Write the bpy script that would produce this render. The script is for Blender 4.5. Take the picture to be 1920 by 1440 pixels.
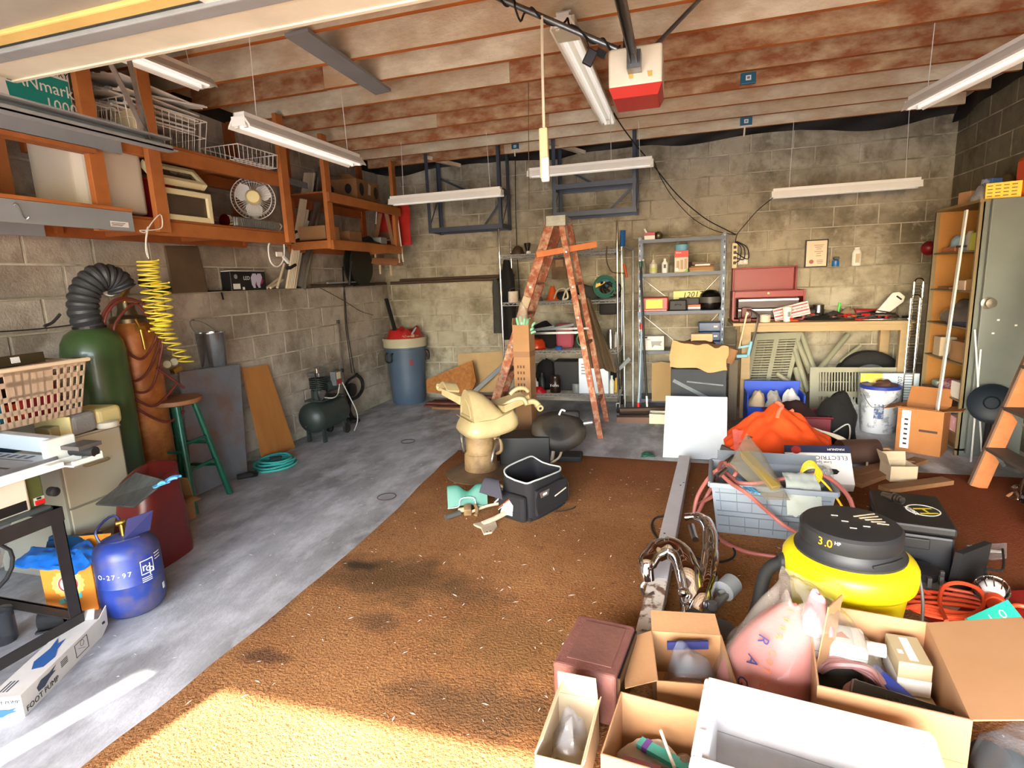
import bpy, bmesh, math, random
from mathutils import Vector, Matrix, Euler, noise
random.seed(7)
for o in list(bpy.data.objects): bpy.data.objects.remove(o)
SC = bpy.context.scene
COL = SC.collection
PI = math.pi
# ------------------------------------------------------------------ camera
FPX, YAW, PITCH, ROLL, CAMH = 1051.7567, -0.295453, 0.181794, -0.041012, 1.479
_f = Vector((math.sin(YAW)*math.cos(PITCH), math.cos(YAW)*math.cos(PITCH), -math.sin(PITCH)))
_r0 = Vector((math.cos(YAW), -math.sin(YAW), 0)); _u0 = _r0.cross(_f)
_r = math.cos(ROLL)*_r0 + math.sin(ROLL)*_u0; _u = -math.sin(ROLL)*_r0 + math.cos(ROLL)*_u0
EYE = Vector((0, 0, CAMH))
cd = bpy.data.cameras.new('camera'); cam = bpy.data.objects.new('camera', cd); COL.objects.link(cam)
cd.sensor_fit = 'HORIZONTAL'; cd.sensor_width = 36; cd.lens = 36*FPX/1920; cd.clip_start = 0.02
cam.matrix_world = Matrix(((_r.x, _u.x, -_f.x, EYE.x), (_r.y, _u.y, -_f.y, EYE.y), (_r.z, _u.z, -_f.z, EYE.z), (0, 0, 0, 1)))
SC.camera = cam
# ------------------------------------------------------------------ world, sun, exposure
w = bpy.data.worlds.new('sky'); SC.world = w; w.use_nodes = True
nt = w.node_tree; nt.nodes.clear()
sky = nt.nodes.new('ShaderNodeTexSky'); sky.sky_type = 'NISHITA'; sky.sun_disc = False
sky.sun_elevation = math.radians(34); sky.sun_rotation = math.radians(194); sky.air_density = 1.0; sky.dust_density = 1.5
bg = nt.nodes.new('ShaderNodeBackground'); bg.inputs[1].default_value = 1.5
wo = nt.nodes.new('ShaderNodeOutputWorld')
nt.links.new(sky.outputs[0], bg.inputs[0]); nt.links.new(bg.outputs[0], wo.inputs[0])
sl = bpy.data.lights.new('sun', 'SUN'); sl.energy = 23.0; sl.angle = math.radians(0.6); sl.color = (1, .955, .87)
sun = bpy.data.objects.new('sun', sl); COL.objects.link(sun)
SUND = Vector((0.80, 3.27, -2.15)).normalized()
sun.rotation_euler = SUND.to_track_quat('-Z', 'Y').to_euler(); sun.location = (-3, -6, 8)
vs = SC.view_settings
vs.view_transform = 'Standard'; vs.look = 'None'; vs.gamma = 1; vs.use_curve_mapping = False
vs.exposure = 1.33
# ------------------------------------------------------------------ pixel -> direction -> point on a known plane
def ray(u, v): return _f + (u-960)/FPX*_r - (v-720)/FPX*_u
def PF(u, v, z=0.0): d = ray(u, v); return EYE + d*((z-CAMH)/d.z)
def PY(u, v, y): d = ray(u, v); return EYE + d*(y/d.y)
def PX(u, v, x): d = ray(u, v); return EYE + d*(x/d.x)
# ------------------------------------------------------------------ materials
def lin(c):
    return tuple(((x/255)/12.92 if x/255 <= .04045 else ((x/255+.055)/1.055)**2.4) for x in c) + (1,)
MATS = {}
def M(name, c, rough=.6, metal=0., c2=None, scale=8., amt=.5, bump=0., bscale=None, c3=None, scale3=2., rnd=0., trans=0., alpha=1., emit=0., spec=None, stretch=None, sharp=None, coat=0.):
    """procedural material: base colour c blended with c2 (and c3) by noise, fine relief, per-object variation"""
    if name in MATS: return MATS[name]
    m = bpy.data.materials.new(name); m.use_nodes = True; MATS[name] = m
    n = m.node_tree.nodes; L = m.node_tree.links; b = n['Principled BSDF']
    b.inputs['Roughness'].default_value = rough; b.inputs['Metallic'].default_value = metal
    if spec is not None: b.inputs['Specular IOR Level'].default_value = spec
    if trans: b.inputs['Transmission Weight'].default_value = trans
    if coat: b.inputs['Coat Weight'].default_value = coat
    b.inputs['Alpha'].default_value = alpha
    b.inputs['Base Color'].default_value = lin(c)
    tc = n.new('ShaderNodeTexCoord'); out = tc.outputs['Object']
    if stretch or rnd:
        mp = n.new('ShaderNodeMapping'); L.new(out, mp.inputs[0]); out = mp.outputs[0]
        if stretch: mp.inputs['Scale'].default_value = stretch
        if rnd:
            oi = n.new('ShaderNodeObjectInfo'); mu = n.new('ShaderNodeMath'); mu.operation = 'MULTIPLY'; mu.inputs[1].default_value = 37
            L.new(oi.outputs['Random'], mu.inputs[0]); L.new(mu.outputs[0], mp.inputs['Location'])
    def nz(sc, det=5):
        t = n.new('ShaderNodeTexNoise'); t.inputs['Scale'].default_value = sc; t.inputs['Detail'].default_value = det; t.inputs['Roughness'].default_value = .62
        L.new(out, t.inputs['Vector']); return t.outputs['Fac']
    def mix(a, bcol, fac, lo, hi, am):
        r = n.new('ShaderNodeMapRange'); r.inputs['From Min'].default_value = lo; r.inputs['From Max'].default_value = hi; r.inputs['To Max'].default_value = am
        L.new(fac, r.inputs['Value'])
        x = n.new('ShaderNodeMix'); x.data_type = 'RGBA'; L.new(r.outputs[0], x.inputs['Factor'])
        if isinstance(a, tuple): x.inputs[6].default_value = a
        else: L.new(a, x.inputs[6])
        x.inputs[7].default_value = bcol
        return x.outputs[2]
    col = lin(c); lo, hi = sharp or (.38, .66)
    if c2: col = mix(col, lin(c2), nz(scale), lo, hi, amt)
    if c3: col = mix(col, lin(c3), nz(scale3), .45, .7, .8)
    if rnd:
        oi2 = n.new('ShaderNodeObjectInfo'); hs = n.new('ShaderNodeHueSaturation')
        r = n.new('ShaderNodeMapRange'); r.inputs['To Min'].default_value = 1-rnd; r.inputs['To Max'].default_value = 1+rnd
        L.new(oi2.outputs['Random'], r.inputs['Value']); L.new(r.outputs[0], hs.inputs['Value'])
        if isinstance(col, tuple): hs.inputs['Color'].default_value = col
        else: L.new(col, hs.inputs['Color'])
        col = hs.outputs[0]
    if not isinstance(col, tuple): L.new(col, b.inputs['Base Color'])
    if bump:
        bp = n.new('ShaderNodeBump'); bp.inputs['Strength'].default_value = bump; bp.inputs['Distance'].default_value = .01
        L.new(nz(bscale or scale*4, 3), bp.inputs['Height']); L.new(bp.outputs[0], b.inputs['Normal'])
    if emit:
        b.inputs['Emission Color'].default_value = lin(c); b.inputs['Emission Strength'].default_value = emit
    return m
def film(name, c, fac=.35, rough=.15):
    """thin clear plastic film"""
    if name in MATS: return MATS[name]
    m = bpy.data.materials.new(name); m.use_nodes = True; MATS[name] = m
    n = m.node_tree.nodes; L = m.node_tree.links; b = n['Principled BSDF']; o = n['Material Output']
    b.inputs['Base Color'].default_value = lin(c); b.inputs['Roughness'].default_value = rough
    t = n.new('ShaderNodeBsdfTransparent'); x = n.new('ShaderNodeMixShader'); x.inputs[0].default_value = fac
    L.new(t.outputs[0], x.inputs[1]); L.new(b.outputs[0], x.inputs[2]); L.new(x.outputs[0], o.inputs[0])
    return m
# ------------------------------------------------------------------ mesh builder
MT = {}
class MB:
    def __init__(s, M0=None): s.v = []; s.f = []; s.M = M0 or Matrix.Identity(4)
    def at(s, loc=(0, 0, 0), rot=(0, 0, 0)):
        s.M = Matrix.Translation(Vector(loc)) @ Euler(rot).to_matrix().to_4x4(); return s
    def add(s, vs, fs):
        k = len(s.v); s.v += [s.M @ Vector(p) for p in vs]; s.f += [tuple(i+k for i in f) for f in fs]; return s
    def bx(s, x0, x1, y0, y1, z0, z1):
        return s.add([(x0,y0,z0),(x1,y0,z0),(x1,y1,z0),(x0,y1,z0),(x0,y0,z1),(x1,y0,z1),(x1,y1,z1),(x0,y1,z1)],
                     [(0,3,2,1),(4,5,6,7),(0,1,5,4),(1,2,6,5),(2,3,7,6),(3,0,4,7)])
    def box(s, c, d, rot=None):
        x, y, z = (e/2 for e in d); old = s.M
        s.M = s.M @ Matrix.Translation(Vector(c)) @ (Euler(rot).to_matrix().to_4x4() if rot else Matrix.Identity(4))
        s.bx(-x, x, -y, y, -z, z); s.M = old; return s
    def bar(s, p0, p1, wd, ht, up=(0, 0, 1)):
        """rectangular bar between two points; wd across, ht along 'up'"""
        p0 = Vector(p0); p1 = Vector(p1); a = (p1-p0).normalized(); up = Vector(up)
        r = a.cross(up)
        if r.length < 1e-4: r = a.cross(Vector((1, 0, 0)))
        r.normalize(); t = r.cross(a).normalized(); r *= wd/2; t *= ht/2
        vs = [p0-r-t, p0+r-t, p0+r+t, p0-r+t, p1-r-t, p1+r-t, p1+r+t, p1-r+t]
        return s.add(vs, [(0,3,2,1),(4,5,6,7),(0,1,5,4),(1,2,6,5),(2,3,7,6),(3,0,4,7)])
    def ring(s, c, a, r, n):
        a = Vector(a).normalized(); x = a.cross(Vector((0, 0, 1)))
        if x.length < 1e-3: x = Vector((1, 0, 0))
        x.normalize(); y = a.cross(x)
        return [Vector(c)+r*(math.cos(2*PI*i/n)*x+math.sin(2*PI*i/n)*y) for i in range(n)]
    def cyl(s, p0, p1, r0, r1=None, n=14, caps=True):
        if r1 is None: r1 = r0
        p0 = Vector(p0); p1 = Vector(p1); a = p1-p0
        vs = s.ring(p0, a, r0, n)+s.ring(p1, a, r1, n)
        fs = [(i, (i+1) % n, n+(i+1) % n, n+i) for i in range(n)]
        if caps: fs += [tuple(range(n-1, -1, -1)), tuple(range(n, 2*n))]
        return s.add(vs, fs)
    def tube(s, pts, r, n=7, sub=4, closed=False):
        pts = smooth(pts, sub, closed) if sub > 1 else [Vector(p) for p in pts]
        vs = []; fs = []; N = len(pts); px = None
        for i, p in enumerate(pts):
            if closed: a = pts[(i+1) % N]-pts[i-1]
            else: a = pts[min(i+1, N-1)]-pts[max(i-1, 0)]
            if a.length < 1e-9: a = Vector((0, 0, 1))
            a.normalize()
            if px is None:
                px = a.cross(Vector((0, 0, 1)))
                if px.length < 1e-2: px = a.cross(Vector((1, 0, 0)))
            px = (px-a*px.dot(a)).normalized(); py = a.cross(px)
            rr = r[i*(len(r)-1)//max(1, N-1)] if isinstance(r, (list, tuple)) else r
            vs += [p+rr*(math.cos(2*PI*j/n)*px+math.sin(2*PI*j/n)*py) for j in range(n)]
        for i in range(N if closed else N-1):
            k = (i+1) % N
            fs += [(i*n+j, i*n+(j+1) % n, k*n+(j+1) % n, k*n+j) for j in range(n)]
        if not closed: fs += [tuple(range(n-1, -1, -1)), tuple(range((N-1)*n, N*n))]
        return s.add(vs, fs)
    def lathe(s, prof, n=24, c=(0, 0, 0), sx=1., sy=1., caps=True):
        vs = []; fs = []; c = Vector(c)
        for r, z in prof: vs += [c+Vector((r*sx*math.cos(2*PI*i/n), r*sy*math.sin(2*PI*i/n), z)) for i in range(n)]
        for k in range(len(prof)-1):
            fs += [(k*n+i, k*n+(i+1) % n, (k+1)*n+(i+1) % n, (k+1)*n+i) for i in range(n)]
        if caps:
            if prof[0][0] > 1e-4: fs.append(tuple(range(n-1, -1, -1)))
            if prof[-1][0] > 1e-4: fs.append(tuple(range((len(prof)-1)*n, len(prof)*n)))
        return s.add(vs, fs)
    def prism(s, poly, z0, z1):
        n = len(poly)
        vs = [(x, y, z0) for x, y in poly]+[(x, y, z1) for x, y in poly]
        return s.add(vs, [tuple(range(n-1, -1, -1)), tuple(range(n, 2*n))]+[(i, (i+1) % n, n+(i+1) % n, n+i) for i in range(n)])
    def plate(s, pts, t, nrm=None):
        """flat polygon given by 3-D points, thickened by t along its normal"""
        pts = [Vector(p) for p in pts]; n = len(pts)
        if nrm is None: nrm = (pts[1]-pts[0]).cross(pts[2]-pts[1])
        nrm = Vector(nrm).normalized()*t
        return s.add(pts+[p+nrm for p in pts], [tuple(range(n-1, -1, -1)), tuple(range(n, 2*n))]+[(i, (i+1) % n, n+(i+1) % n, n+i) for i in range(n)])
    def sph(s, c, r, n=14, m=8, sc=(1, 1, 1), z0=-1., z1=1.):
        a0 = math.asin(z0); a1 = math.asin(z1)
        prof = [(max(1e-5, r*math.cos(a0+(a1-a0)*k/m)), r*math.sin(a0+(a1-a0)*k/m)*sc[2]) for k in range(m+1)]
        return s.lathe(prof, n, c, sc[0], sc[1])
    def grid(s, fn, nu, nv, th=0., cu=False):
        """surface fn(u,v) u,v in 0..1, thickened by th"""
        P = [[Vector(fn(i/nu, j/nv)) for j in range(nv+1)] for i in range(nu+(0 if cu else 1))]
        U = len(P); V = nv+1; fs = []
        for i in range(U if cu else U-1):
            for j in range(nv): fs.append((i*V+j, ((i+1) % U)*V+j, ((i+1) % U)*V+j+1, i*V+j+1))
        vs = [p for r in P for p in r]
        if th:
            nn = [Vector() for _ in vs]
            for f in fs:
                q = (vs[f[2]]-vs[f[0]]).cross(vs[f[3]]-vs[f[1]])
                for k in f: nn[k] += q
            K = len(vs); vs = vs+[p-(q.normalized()*th if q.length > 0 else q) for p, q in zip(vs, nn)]
            fs2 = [tuple(reversed([k+K for k in f])) for f in fs]
            ed = []
            for i in range(U if cu else U-1):
                for j in (0, nv):
                    a, b = i*V+j, ((i+1) % U)*V+j; ed.append((a, b, b+K, a+K) if j else (b, a, a+K, b+K))
            if not cu:
                for j in range(nv):
                    for i in (0, U-1):
                        a, b = i*V+j, i*V+j+1; ed.append((a, b, b+K, a+K) if not i else (b, a, a+K, b+K))
            fs = fs+fs2+ed
        return s.add(vs, fs)
    def build(s, name, mat, parent=None, smooth=False, bevel=0., seg=2, label=None, kind=None, fix=True):
        me = bpy.data.meshes.new(name)
        vs = s.v
        if parent is not None and s.world:
            im = MT[parent.name].inverted(); vs = [im @ p for p in vs]
        me.from_pydata([tuple(p) for p in vs], [], s.f)
        if fix:
            bm = bmesh.new(); bm.from_mesh(me); bmesh.ops.recalc_face_normals(bm, faces=bm.faces); bm.to_mesh(me); bm.free()
        return link(name, me, mat, parent, smooth, bevel, seg, label, kind)
    world = False
class WB(MB):
    """same, but points are world coordinates"""
    world = True
def link(name, me, mat, parent=None, smooth=False, bevel=0., seg=2, label=None, kind=None):
    if isinstance(mat, str): mat = MATS[mat]
    if mat and not me.materials: me.materials.append(mat)
    if smooth:
        for p in me.polygons: p.use_smooth = True
        me.set_sharp_from_angle(angle=math.radians(smooth if smooth > 1 else 42))
    o = bpy.data.objects.new(name, me); COL.objects.link(o)
    if bevel:
        md = o.modifiers.new('bevel', 'BEVEL'); md.width = bevel; md.segments = seg; md.limit_method = 'ANGLE'
    if parent is not None: o.parent = parent; MT[o.name] = MT[parent.name]
    else: MT[o.name] = Matrix.Identity(4)
    if label: o['label'] = label
    if kind: o['kind'] = kind
    return o
def smooth(pts, sub=4, closed=False):
    pts = [Vector(p) for p in pts]; n = len(pts); out = []
    if n < 3 and not closed: return [pts[0].lerp(pts[-1], i/sub) for i in range(sub+1)]
    for i in range(n if closed else n-1):
        if closed: a, b, c, d = pts[i-1], pts[i], pts[(i+1) % n], pts[(i+2) % n]
        else: a, b, c, d = pts[max(i-1, 0)], pts[i], pts[i+1], pts[min(i+2, n-1)]
        for k in range(sub):
            t = k/sub
            out.append(.5*((2*b)+(c-a)*t+(2*a-5*b+4*c-d)*t*t+(3*b-a-3*c+d)*t**3))
    if not closed: out.append(pts[-1])
    return out
def thing(name, label, cat, loc=(0, 0, 0), rotz=0., group=None, rot=None):
    o = bpy.data.objects.new(name, None); COL.objects.link(o); o.empty_display_size = .05
    o.location = loc; o.rotation_euler = rot or (0, 0, rotz); o['label'] = label; o['category'] = cat
    if group: o['group'] = group
    MT[o.name] = Matrix.Translation(Vector(loc)) @ o.rotation_euler.to_matrix().to_4x4()
    return o
def tag(o, label, cat, group=None):
    o['label'] = label; o['category'] = cat
    if group: o['group'] = group
    return o
def copy_tree(o, parent=None, M0=None):
    c = o.copy(); COL.objects.link(c)
    if parent is not None: c.parent = parent
    for ch in list(o.children): copy_tree(ch, c)
    return c
def text(s, size, mat, parent, loc, rot, name='lettering', ax='CENTER', th=.0004, xs=1., shear=0.):
    """lettering as a thin mesh, in the parent's coordinates; rot is an Euler or a 3x3 matrix (columns right, up, out)"""
    cu = bpy.data.curves.new('t', 'FONT'); cu.body = s; cu.size = size; cu.align_x = ax; cu.align_y = 'CENTER'; cu.extrude = th; cu.shear = shear
    cu.resolution_u = 2
    t = bpy.data.objects.new('t', cu); COL.objects.link(t)
    dg = bpy.context.evaluated_depsgraph_get(); dg.update()
    me = bpy.data.meshes.new_from_object(t.evaluated_get(dg)); bpy.data.objects.remove(t); bpy.data.curves.remove(cu)
    R3 = rot if isinstance(rot, Matrix) else Euler(rot).to_matrix()
    me.transform(Matrix.Translation(Vector(loc)) @ R3.to_4x4() @ Matrix.Diagonal((xs, 1, 1, 1)))
    me.materials.clear(); me.name = name
    return link(name, me, mat, parent)
def frame(right, up):
    r = Vector(right).normalized(); u = Vector(up); u = (u-r*u.dot(r)).normalized(); n = r.cross(u)
    return Matrix(((r.x, u.x, n.x), (r.y, u.y, n.y), (r.z, u.z, n.z)))
def nz3(p, s=1.): return noise.noise(Vector(p)*s)
def rr(a, b): return random.uniform(a, b)
def seg(o, s, size, mat, name='lettering'): pass
def kin(o, k='structure'): o['kind'] = k; return o
def struct_empty(name, loc=(0, 0, 0)):
    o = bpy.data.objects.new(name, None); COL.objects.link(o); o.location = loc; o['kind'] = 'structure'
    MT[o.name] = Matrix.Translation(Vector(loc)); return o
# open-topped carton with thin walls and flaps: flaps = {side: (length, angle)} angle 0 = straight up, 90 = out level
def carton(T, w, d, h, mat, flaps={}, t=.004, inner=None, name='body'):
    b = MB(); x, y = w/2, d/2
    b.bx(-x, x, -y, y, 0, t); b.bx(-x, x, -y, -y+t, t, h); b.bx(-x, x, y-t, y, t, h)
    b.bx(-x, -x+t, -y+t, y-t, t, h); b.bx(x-t, x, -y+t, y-t, t, h)
    body = b.build(name, mat, T)
    for sd, (ln, an) in flaps.items():
        a = math.radians(an); o = math.sin(a)*ln; u = math.cos(a)*ln; e = .003
        P = {'f': [(-x+e, -y, h), (x-e, -y, h), (x-2*e, -y-o, h+u), (-x+2*e, -y-o, h+u)],
             'b': [(x-e, y, h), (-x+e, y, h), (-x+2*e, y+o, h+u), (x-2*e, y+o, h+u)],
             'l': [(-x, y-e, h), (-x, -y+e, h), (-x-o, -y+2*e, h+u), (-x-o, y-2*e, h+u)],
             'r': [(x, -y+e, h), (x, y-e, h), (x+o, y-2*e, h+u), (x+o, -y+2*e, h+u)]}[sd]
        MB().plate(P, t*.8).build('flap', mat, T)
    return body
# ------------------------------------------------------------------ shared materials
M('mortar', (176,168,148), .95, c2=(104,96,78), scale=1.6, amt=.9, bump=.4, bscale=60, c3=(206,198,180), scale3=3.1)
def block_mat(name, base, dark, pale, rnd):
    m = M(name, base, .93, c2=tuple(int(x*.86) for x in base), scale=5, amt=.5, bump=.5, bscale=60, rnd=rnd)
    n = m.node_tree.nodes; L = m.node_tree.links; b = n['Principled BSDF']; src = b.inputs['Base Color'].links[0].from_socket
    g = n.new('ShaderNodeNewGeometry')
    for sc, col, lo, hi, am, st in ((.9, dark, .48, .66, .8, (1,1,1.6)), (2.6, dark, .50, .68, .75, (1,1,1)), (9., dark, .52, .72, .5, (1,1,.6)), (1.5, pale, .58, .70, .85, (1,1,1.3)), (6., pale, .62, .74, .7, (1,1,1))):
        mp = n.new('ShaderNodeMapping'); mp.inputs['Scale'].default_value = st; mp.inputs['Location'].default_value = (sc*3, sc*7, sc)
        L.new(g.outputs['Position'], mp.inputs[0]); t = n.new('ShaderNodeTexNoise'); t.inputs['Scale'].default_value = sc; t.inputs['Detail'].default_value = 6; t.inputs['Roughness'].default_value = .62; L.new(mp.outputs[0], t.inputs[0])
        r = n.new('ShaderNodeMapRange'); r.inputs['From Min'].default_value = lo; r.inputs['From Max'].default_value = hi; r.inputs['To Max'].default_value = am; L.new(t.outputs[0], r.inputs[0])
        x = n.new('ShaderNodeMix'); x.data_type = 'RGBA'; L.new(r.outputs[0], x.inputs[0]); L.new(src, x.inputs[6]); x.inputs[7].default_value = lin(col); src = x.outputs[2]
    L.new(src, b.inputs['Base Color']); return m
block_mat('block', (172,163,142), (92,82,62), (190,184,166), .07)
block_mat('block_left', (178,165,150), (116,102,86), (192,180,166), .06)
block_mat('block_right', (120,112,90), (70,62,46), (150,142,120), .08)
M('concrete', (172,174,177), .6, c2=(104,101,98), scale=1.5, amt=.75, bump=.25, bscale=40, c3=(212,215,219), scale3=3.4, stretch=(1.6,.8,1))
M('pine', (178,108,52), .6, c2=(146,82,36), scale=5, amt=.6, bump=.1, bscale=60, stretch=(1,1,1), rnd=.08)
M('pine_dark', (160,88,38), .6, c2=(120,62,26), scale=5, amt=.6, bump=.1, bscale=60, rnd=.08)
M('joist_edge', (196,112,44), .7, c2=(132,66,26), scale=4, amt=.7, stretch=(.25,3,3), rnd=.08)
M('joist_face', (222,212,186), .9, c2=(146,104,66), scale=3.1, amt=.6, stretch=(.8,1.6,1.6), c3=(176,140,98), scale3=1.3, bump=.5, bscale=30, rnd=.08)
M('joist_brown', (150,92,56), .9, c2=(206,184,146), scale=6, amt=.75, stretch=(.8,1.4,1.6), bump=.4, bscale=30, rnd=.1)
M('deck', (120,96,70), .95, c2=(80,60,42), scale=3)
M('tar', (26,24,23), .7, c2=(50,46,40), scale=6, bump=.4, bscale=12)
M('white_paint', (226,226,218), .45, c2=(200,198,186), scale=7, amt=.5)
M('cream_paint', (206,204,184), .5, c2=(182,180,160), scale=5, amt=.5)
M('grey_paint', (140,146,148), .45, c2=(118,122,122), scale=6, amt=.6)
M('galv', (150,154,156), .35, .85, c2=(112,114,114), scale=14, amt=.6)
M('steel', (190,190,188), .28, 1., c2=(140,138,134), scale=20, amt=.4)
M('chrome', (214,214,216), .07, 1.)
M('zinc', (204,206,206), .3, .7)
M('black_plastic', (16,16,18), .5, c2=(28,28,30), scale=15, amt=.5)
M('black_rubber', (18,18,19), .8, c2=(32,31,30), scale=12, amt=.6)
M('white_plastic', (228,228,224), .4)
M('cardboard', (170,128,88), .85, c2=(150,110,72), scale=5, amt=.5, bump=.15, bscale=30)
M('cardboard_dark', (138,98,62), .85, c2=(114,78,48), scale=5, amt=.6, bump=.15, bscale=30)
M('kraft_light', (192,174,144), .8, c2=(174,154,122), scale=5, amt=.5)
M('paper', (232,230,224), .7)
M('ink', (26,24,24), .7)
M('rust_paint', (150,82,58), .8, c2=(110,58,40), scale=9, amt=.7, bump=.2)
M('red_plastic', (196,28,28), .4)
M('bluegrey_steel', (70,78,92), .45, .3, c2=(64,70,82), scale=7, amt=.5)
M('brass', (196,160,84), .3, 1.)
# ------------------------------------------------------------------ room shell
Yb, XL, XR, LED, ZL, ZT, CH = 6.669, -3.660, 2.456, 0.074, 1.489, 2.90, 0.2032
YF = -1.60
fl = MB().bx(XL-.3, XR+.4, YF-.15, Yb+.3, -.12, 0).build('floor', 'concrete'); kin(fl)
dr = MB().bx(-14, 12, -22, YF-.15, -.2, -.03).build('driveway', M('drive', (176,172,164), .9, c2=(150,146,138), scale=.8)); kin(dr)
def block_wall(name, mat, org, along, out, length, s0, phase, pitch, parity=0, zrows=range(-7, 7), zoff=0):
    """concrete block wall: a mortar core and one object per block, standing 4 mm proud of the joints"""
    W = struct_empty(name, (0, 0, 0)); a = Vector(along); o = Vector(out); org = Vector(org)
    b = MB()
    def slab(z0, z1, off, dep):
        p = org+a*s0+o*off
        q = [p, p+a*length, p+a*length-o*dep, p-o*dep]
        b.add([v+Vector((0,0,z0)) for v in q]+[v+Vector((0,0,z1)) for v in q], [(3,2,1,0),(4,5,6,7),(0,1,5,4),(1,2,6,5),(2,3,7,6),(3,0,4,7)])
    slab(0, ZL, -.004, .30); slab(ZL, ZT, -.004-LED, .20)
    b.build('mortar', 'mortar', W)
    cache = {}
    for r in zrows:
        z0 = ZL+r*CH; z1 = z0+CH
        if z0 < -.05: pass
        off = 0 if r < 0 else -LED
        z0 = max(z0+.005, .002); z1 = z1-.005
        ph = phase+(pitch/2 if (r+parity) % 2 else 0)
        k = math.floor((s0-ph)/pitch)
        while True:
            c0 = max(ph+k*pitch+.005, s0+.003); c1 = min(ph+(k+1)*pitch-.005, s0+length-.003); k += 1
            if c0 > s0+length-.02: break
            if c1-c0 < .03: continue
            key = (round(c1-c0, 2), round(z1-z0, 2), random.randint(0, 1))
            if key not in cache:
                L, Hh, e = (c1-c0), z1-z0, .006
                vs = []
                for dd, ins in ((-.02, 0), (-.004, 0), (0, e)):
                    for (x, z) in ((ins, ins), (L-ins, ins), (L-ins, Hh-ins), (ins, Hh-ins)):
                        vs.append(a*x+o*dd+Vector((0, 0, z)))
                fs = [(8, 9, 10, 11)]
                for q in (0, 4): fs += [(q+i, q+(i+1) % 4, q+4+(i+1) % 4, q+4+i) for i in range(4)]
                me = bpy.data.meshes.new('block'); me.from_pydata([tuple(v) for v in vs], [], fs); me.materials.append(MATS[mat])
                bm = bmesh.new(); bm.from_mesh(me); bmesh.ops.recalc_face_normals(bm, faces=bm.faces)
                ff = max(bm.faces, key=lambda f: f.calc_area())
                if ff.normal.dot(o) < 0: bmesh.ops.reverse_faces(bm, faces=bm.faces)
                bm.to_mesh(me); bm.free(); cache[key] = me
            ob = bpy.data.objects.new('block', cache[key]); COL.objects.link(ob); ob.parent = W
            ob.location = org+a*c0+o*(off+rr(-.0015, .0015))+Vector((0, 0, z0))
    return W
block_wall('wall_back', 'block', (0, Yb, 0), (1, 0, 0), (0, -1, 0), XR-XL+.4, XL-.2, -3.211, .4103, parity=1)
block_wall('wall_left', 'block_left', (XL, 0, 0), (0, 1, 0), (1, 0, 0), Yb+LED-YF+.12, YF, 3.71, .42, parity=1)
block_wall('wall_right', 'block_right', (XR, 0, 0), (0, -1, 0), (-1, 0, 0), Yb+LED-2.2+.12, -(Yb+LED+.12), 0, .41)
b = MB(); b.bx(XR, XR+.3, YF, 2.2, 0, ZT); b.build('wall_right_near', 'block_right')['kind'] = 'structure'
b = MB(); b.bx(XL-.3, -2.86, YF-.2, YF, 0, ZT); b.bx(-2.755, -2.43, YF-.2, YF-.05, 0, ZT); b.bx(2.10, XR+.3, YF-.2, YF, 0, ZT); b.bx(XL-.3, XR+.3, YF-.2, YF, 2.15, 3.12)  # narrow post and slit added out of view to cut the sun patch
kin(b.build('wall_front_added_post', 'block_left'))
# black sheeting tucked along the top of the walls
b = MB()
def sheet(u, v):
    x = XL-LED+u*(XR+LED*2-XL); sag = .03*max(0, math.sin(u*23))+.05*max(0, nz3((u*9, 0, 0)))+ (.05 if u > .78 else 0)*max(0, math.sin((u-.78)*16))
    return (x, Yb+LED-.03-.03*v+.015*math.sin(u*60+v*5), 2.99-v*(.115+sag))
b.grid(sheet, 90, 4, .004)
kin(b.build('trim_1', 'tar', smooth=True))
b = MB()
def sheet2(u, v):
    y = Yb+LED-.03-u*4.4; sag = .05*max(0, math.sin(u*17+1))+.04*nz3((u*7, 3, 0))
    return (XR+LED-.03-.03*v+.015*math.sin(u*40), y, 2.99-v*(.15+sag))
b.grid(sheet2, 60, 4, .004); kin(b.build('trim_2', 'tar', smooth=True))
b = MB()
b.grid(lambda u, v: (XL-LED+.03+.03*v+.01*math.sin(u*40), YF+.1+u*(Yb-YF), 2.99-v*(.12+.03*nz3((u*9, 7, 0)))), 60, 3, .004); kin(b.build('trim_3', 'tar', smooth=True))
# the sill plates on the walls, deck above, joists
CE = struct_empty('ceiling')
MB().bx(XL-.3, XR+.4, YF-.2, Yb+.3, 3.10, 3.14).build('deck', 'deck', CE)
b = MB(); b.bx(XL-.3, XR+.4, Yb-.02, Yb+.3, 2.985, 3.10); b.bx(XL-.3, XL-.03, YF, Yb, 2.985, 3.10); b.bx(XR+.03, XR+.4, YF, Yb, 2.985, 3.10)
b.build('sill_plate', 'joist_face', CE)
JY = [y for y in (-1.24,-.82,-.40,.02,.44,.86,1.28,1.70,2.12,2.54,2.96,3.376,3.78,4.20,4.62,5.04,5.47,5.92,6.36)]
for i, y in enumerate(JY):
    xs = [XL+.02, XR-.03]
    if i % 3 == 0: xs = [XL+.02, -2.35+rr(-.3,.6), XR-.03]
    elif i in (13, 16): xs = [XL+.02, -1.2, XR-.03]
    for k in range(len(xs)-1):
        m = MB(); m.bx(xs[k], xs[k+1]-.002, y, y+.038, 2.88+rr(-.003,.003), 3.10)
        me = bpy.data.meshes.new('joist'); me.from_pydata([tuple(v) for v in m.v], [], m.f)
        brown = (len(xs) == 3 and (k == 0) == (i % 2 == 0)) or i == 14
        me.materials.append(MATS['joist_brown' if brown else 'joist_face']); me.materials.append(MATS['joist_edge'])
        me.polygons[0].material_index = 1
        o = bpy.data.objects.new('joist', me); COL.objects.link(o); o.parent = CE; MT[o.name] = MT[CE.name]
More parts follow.
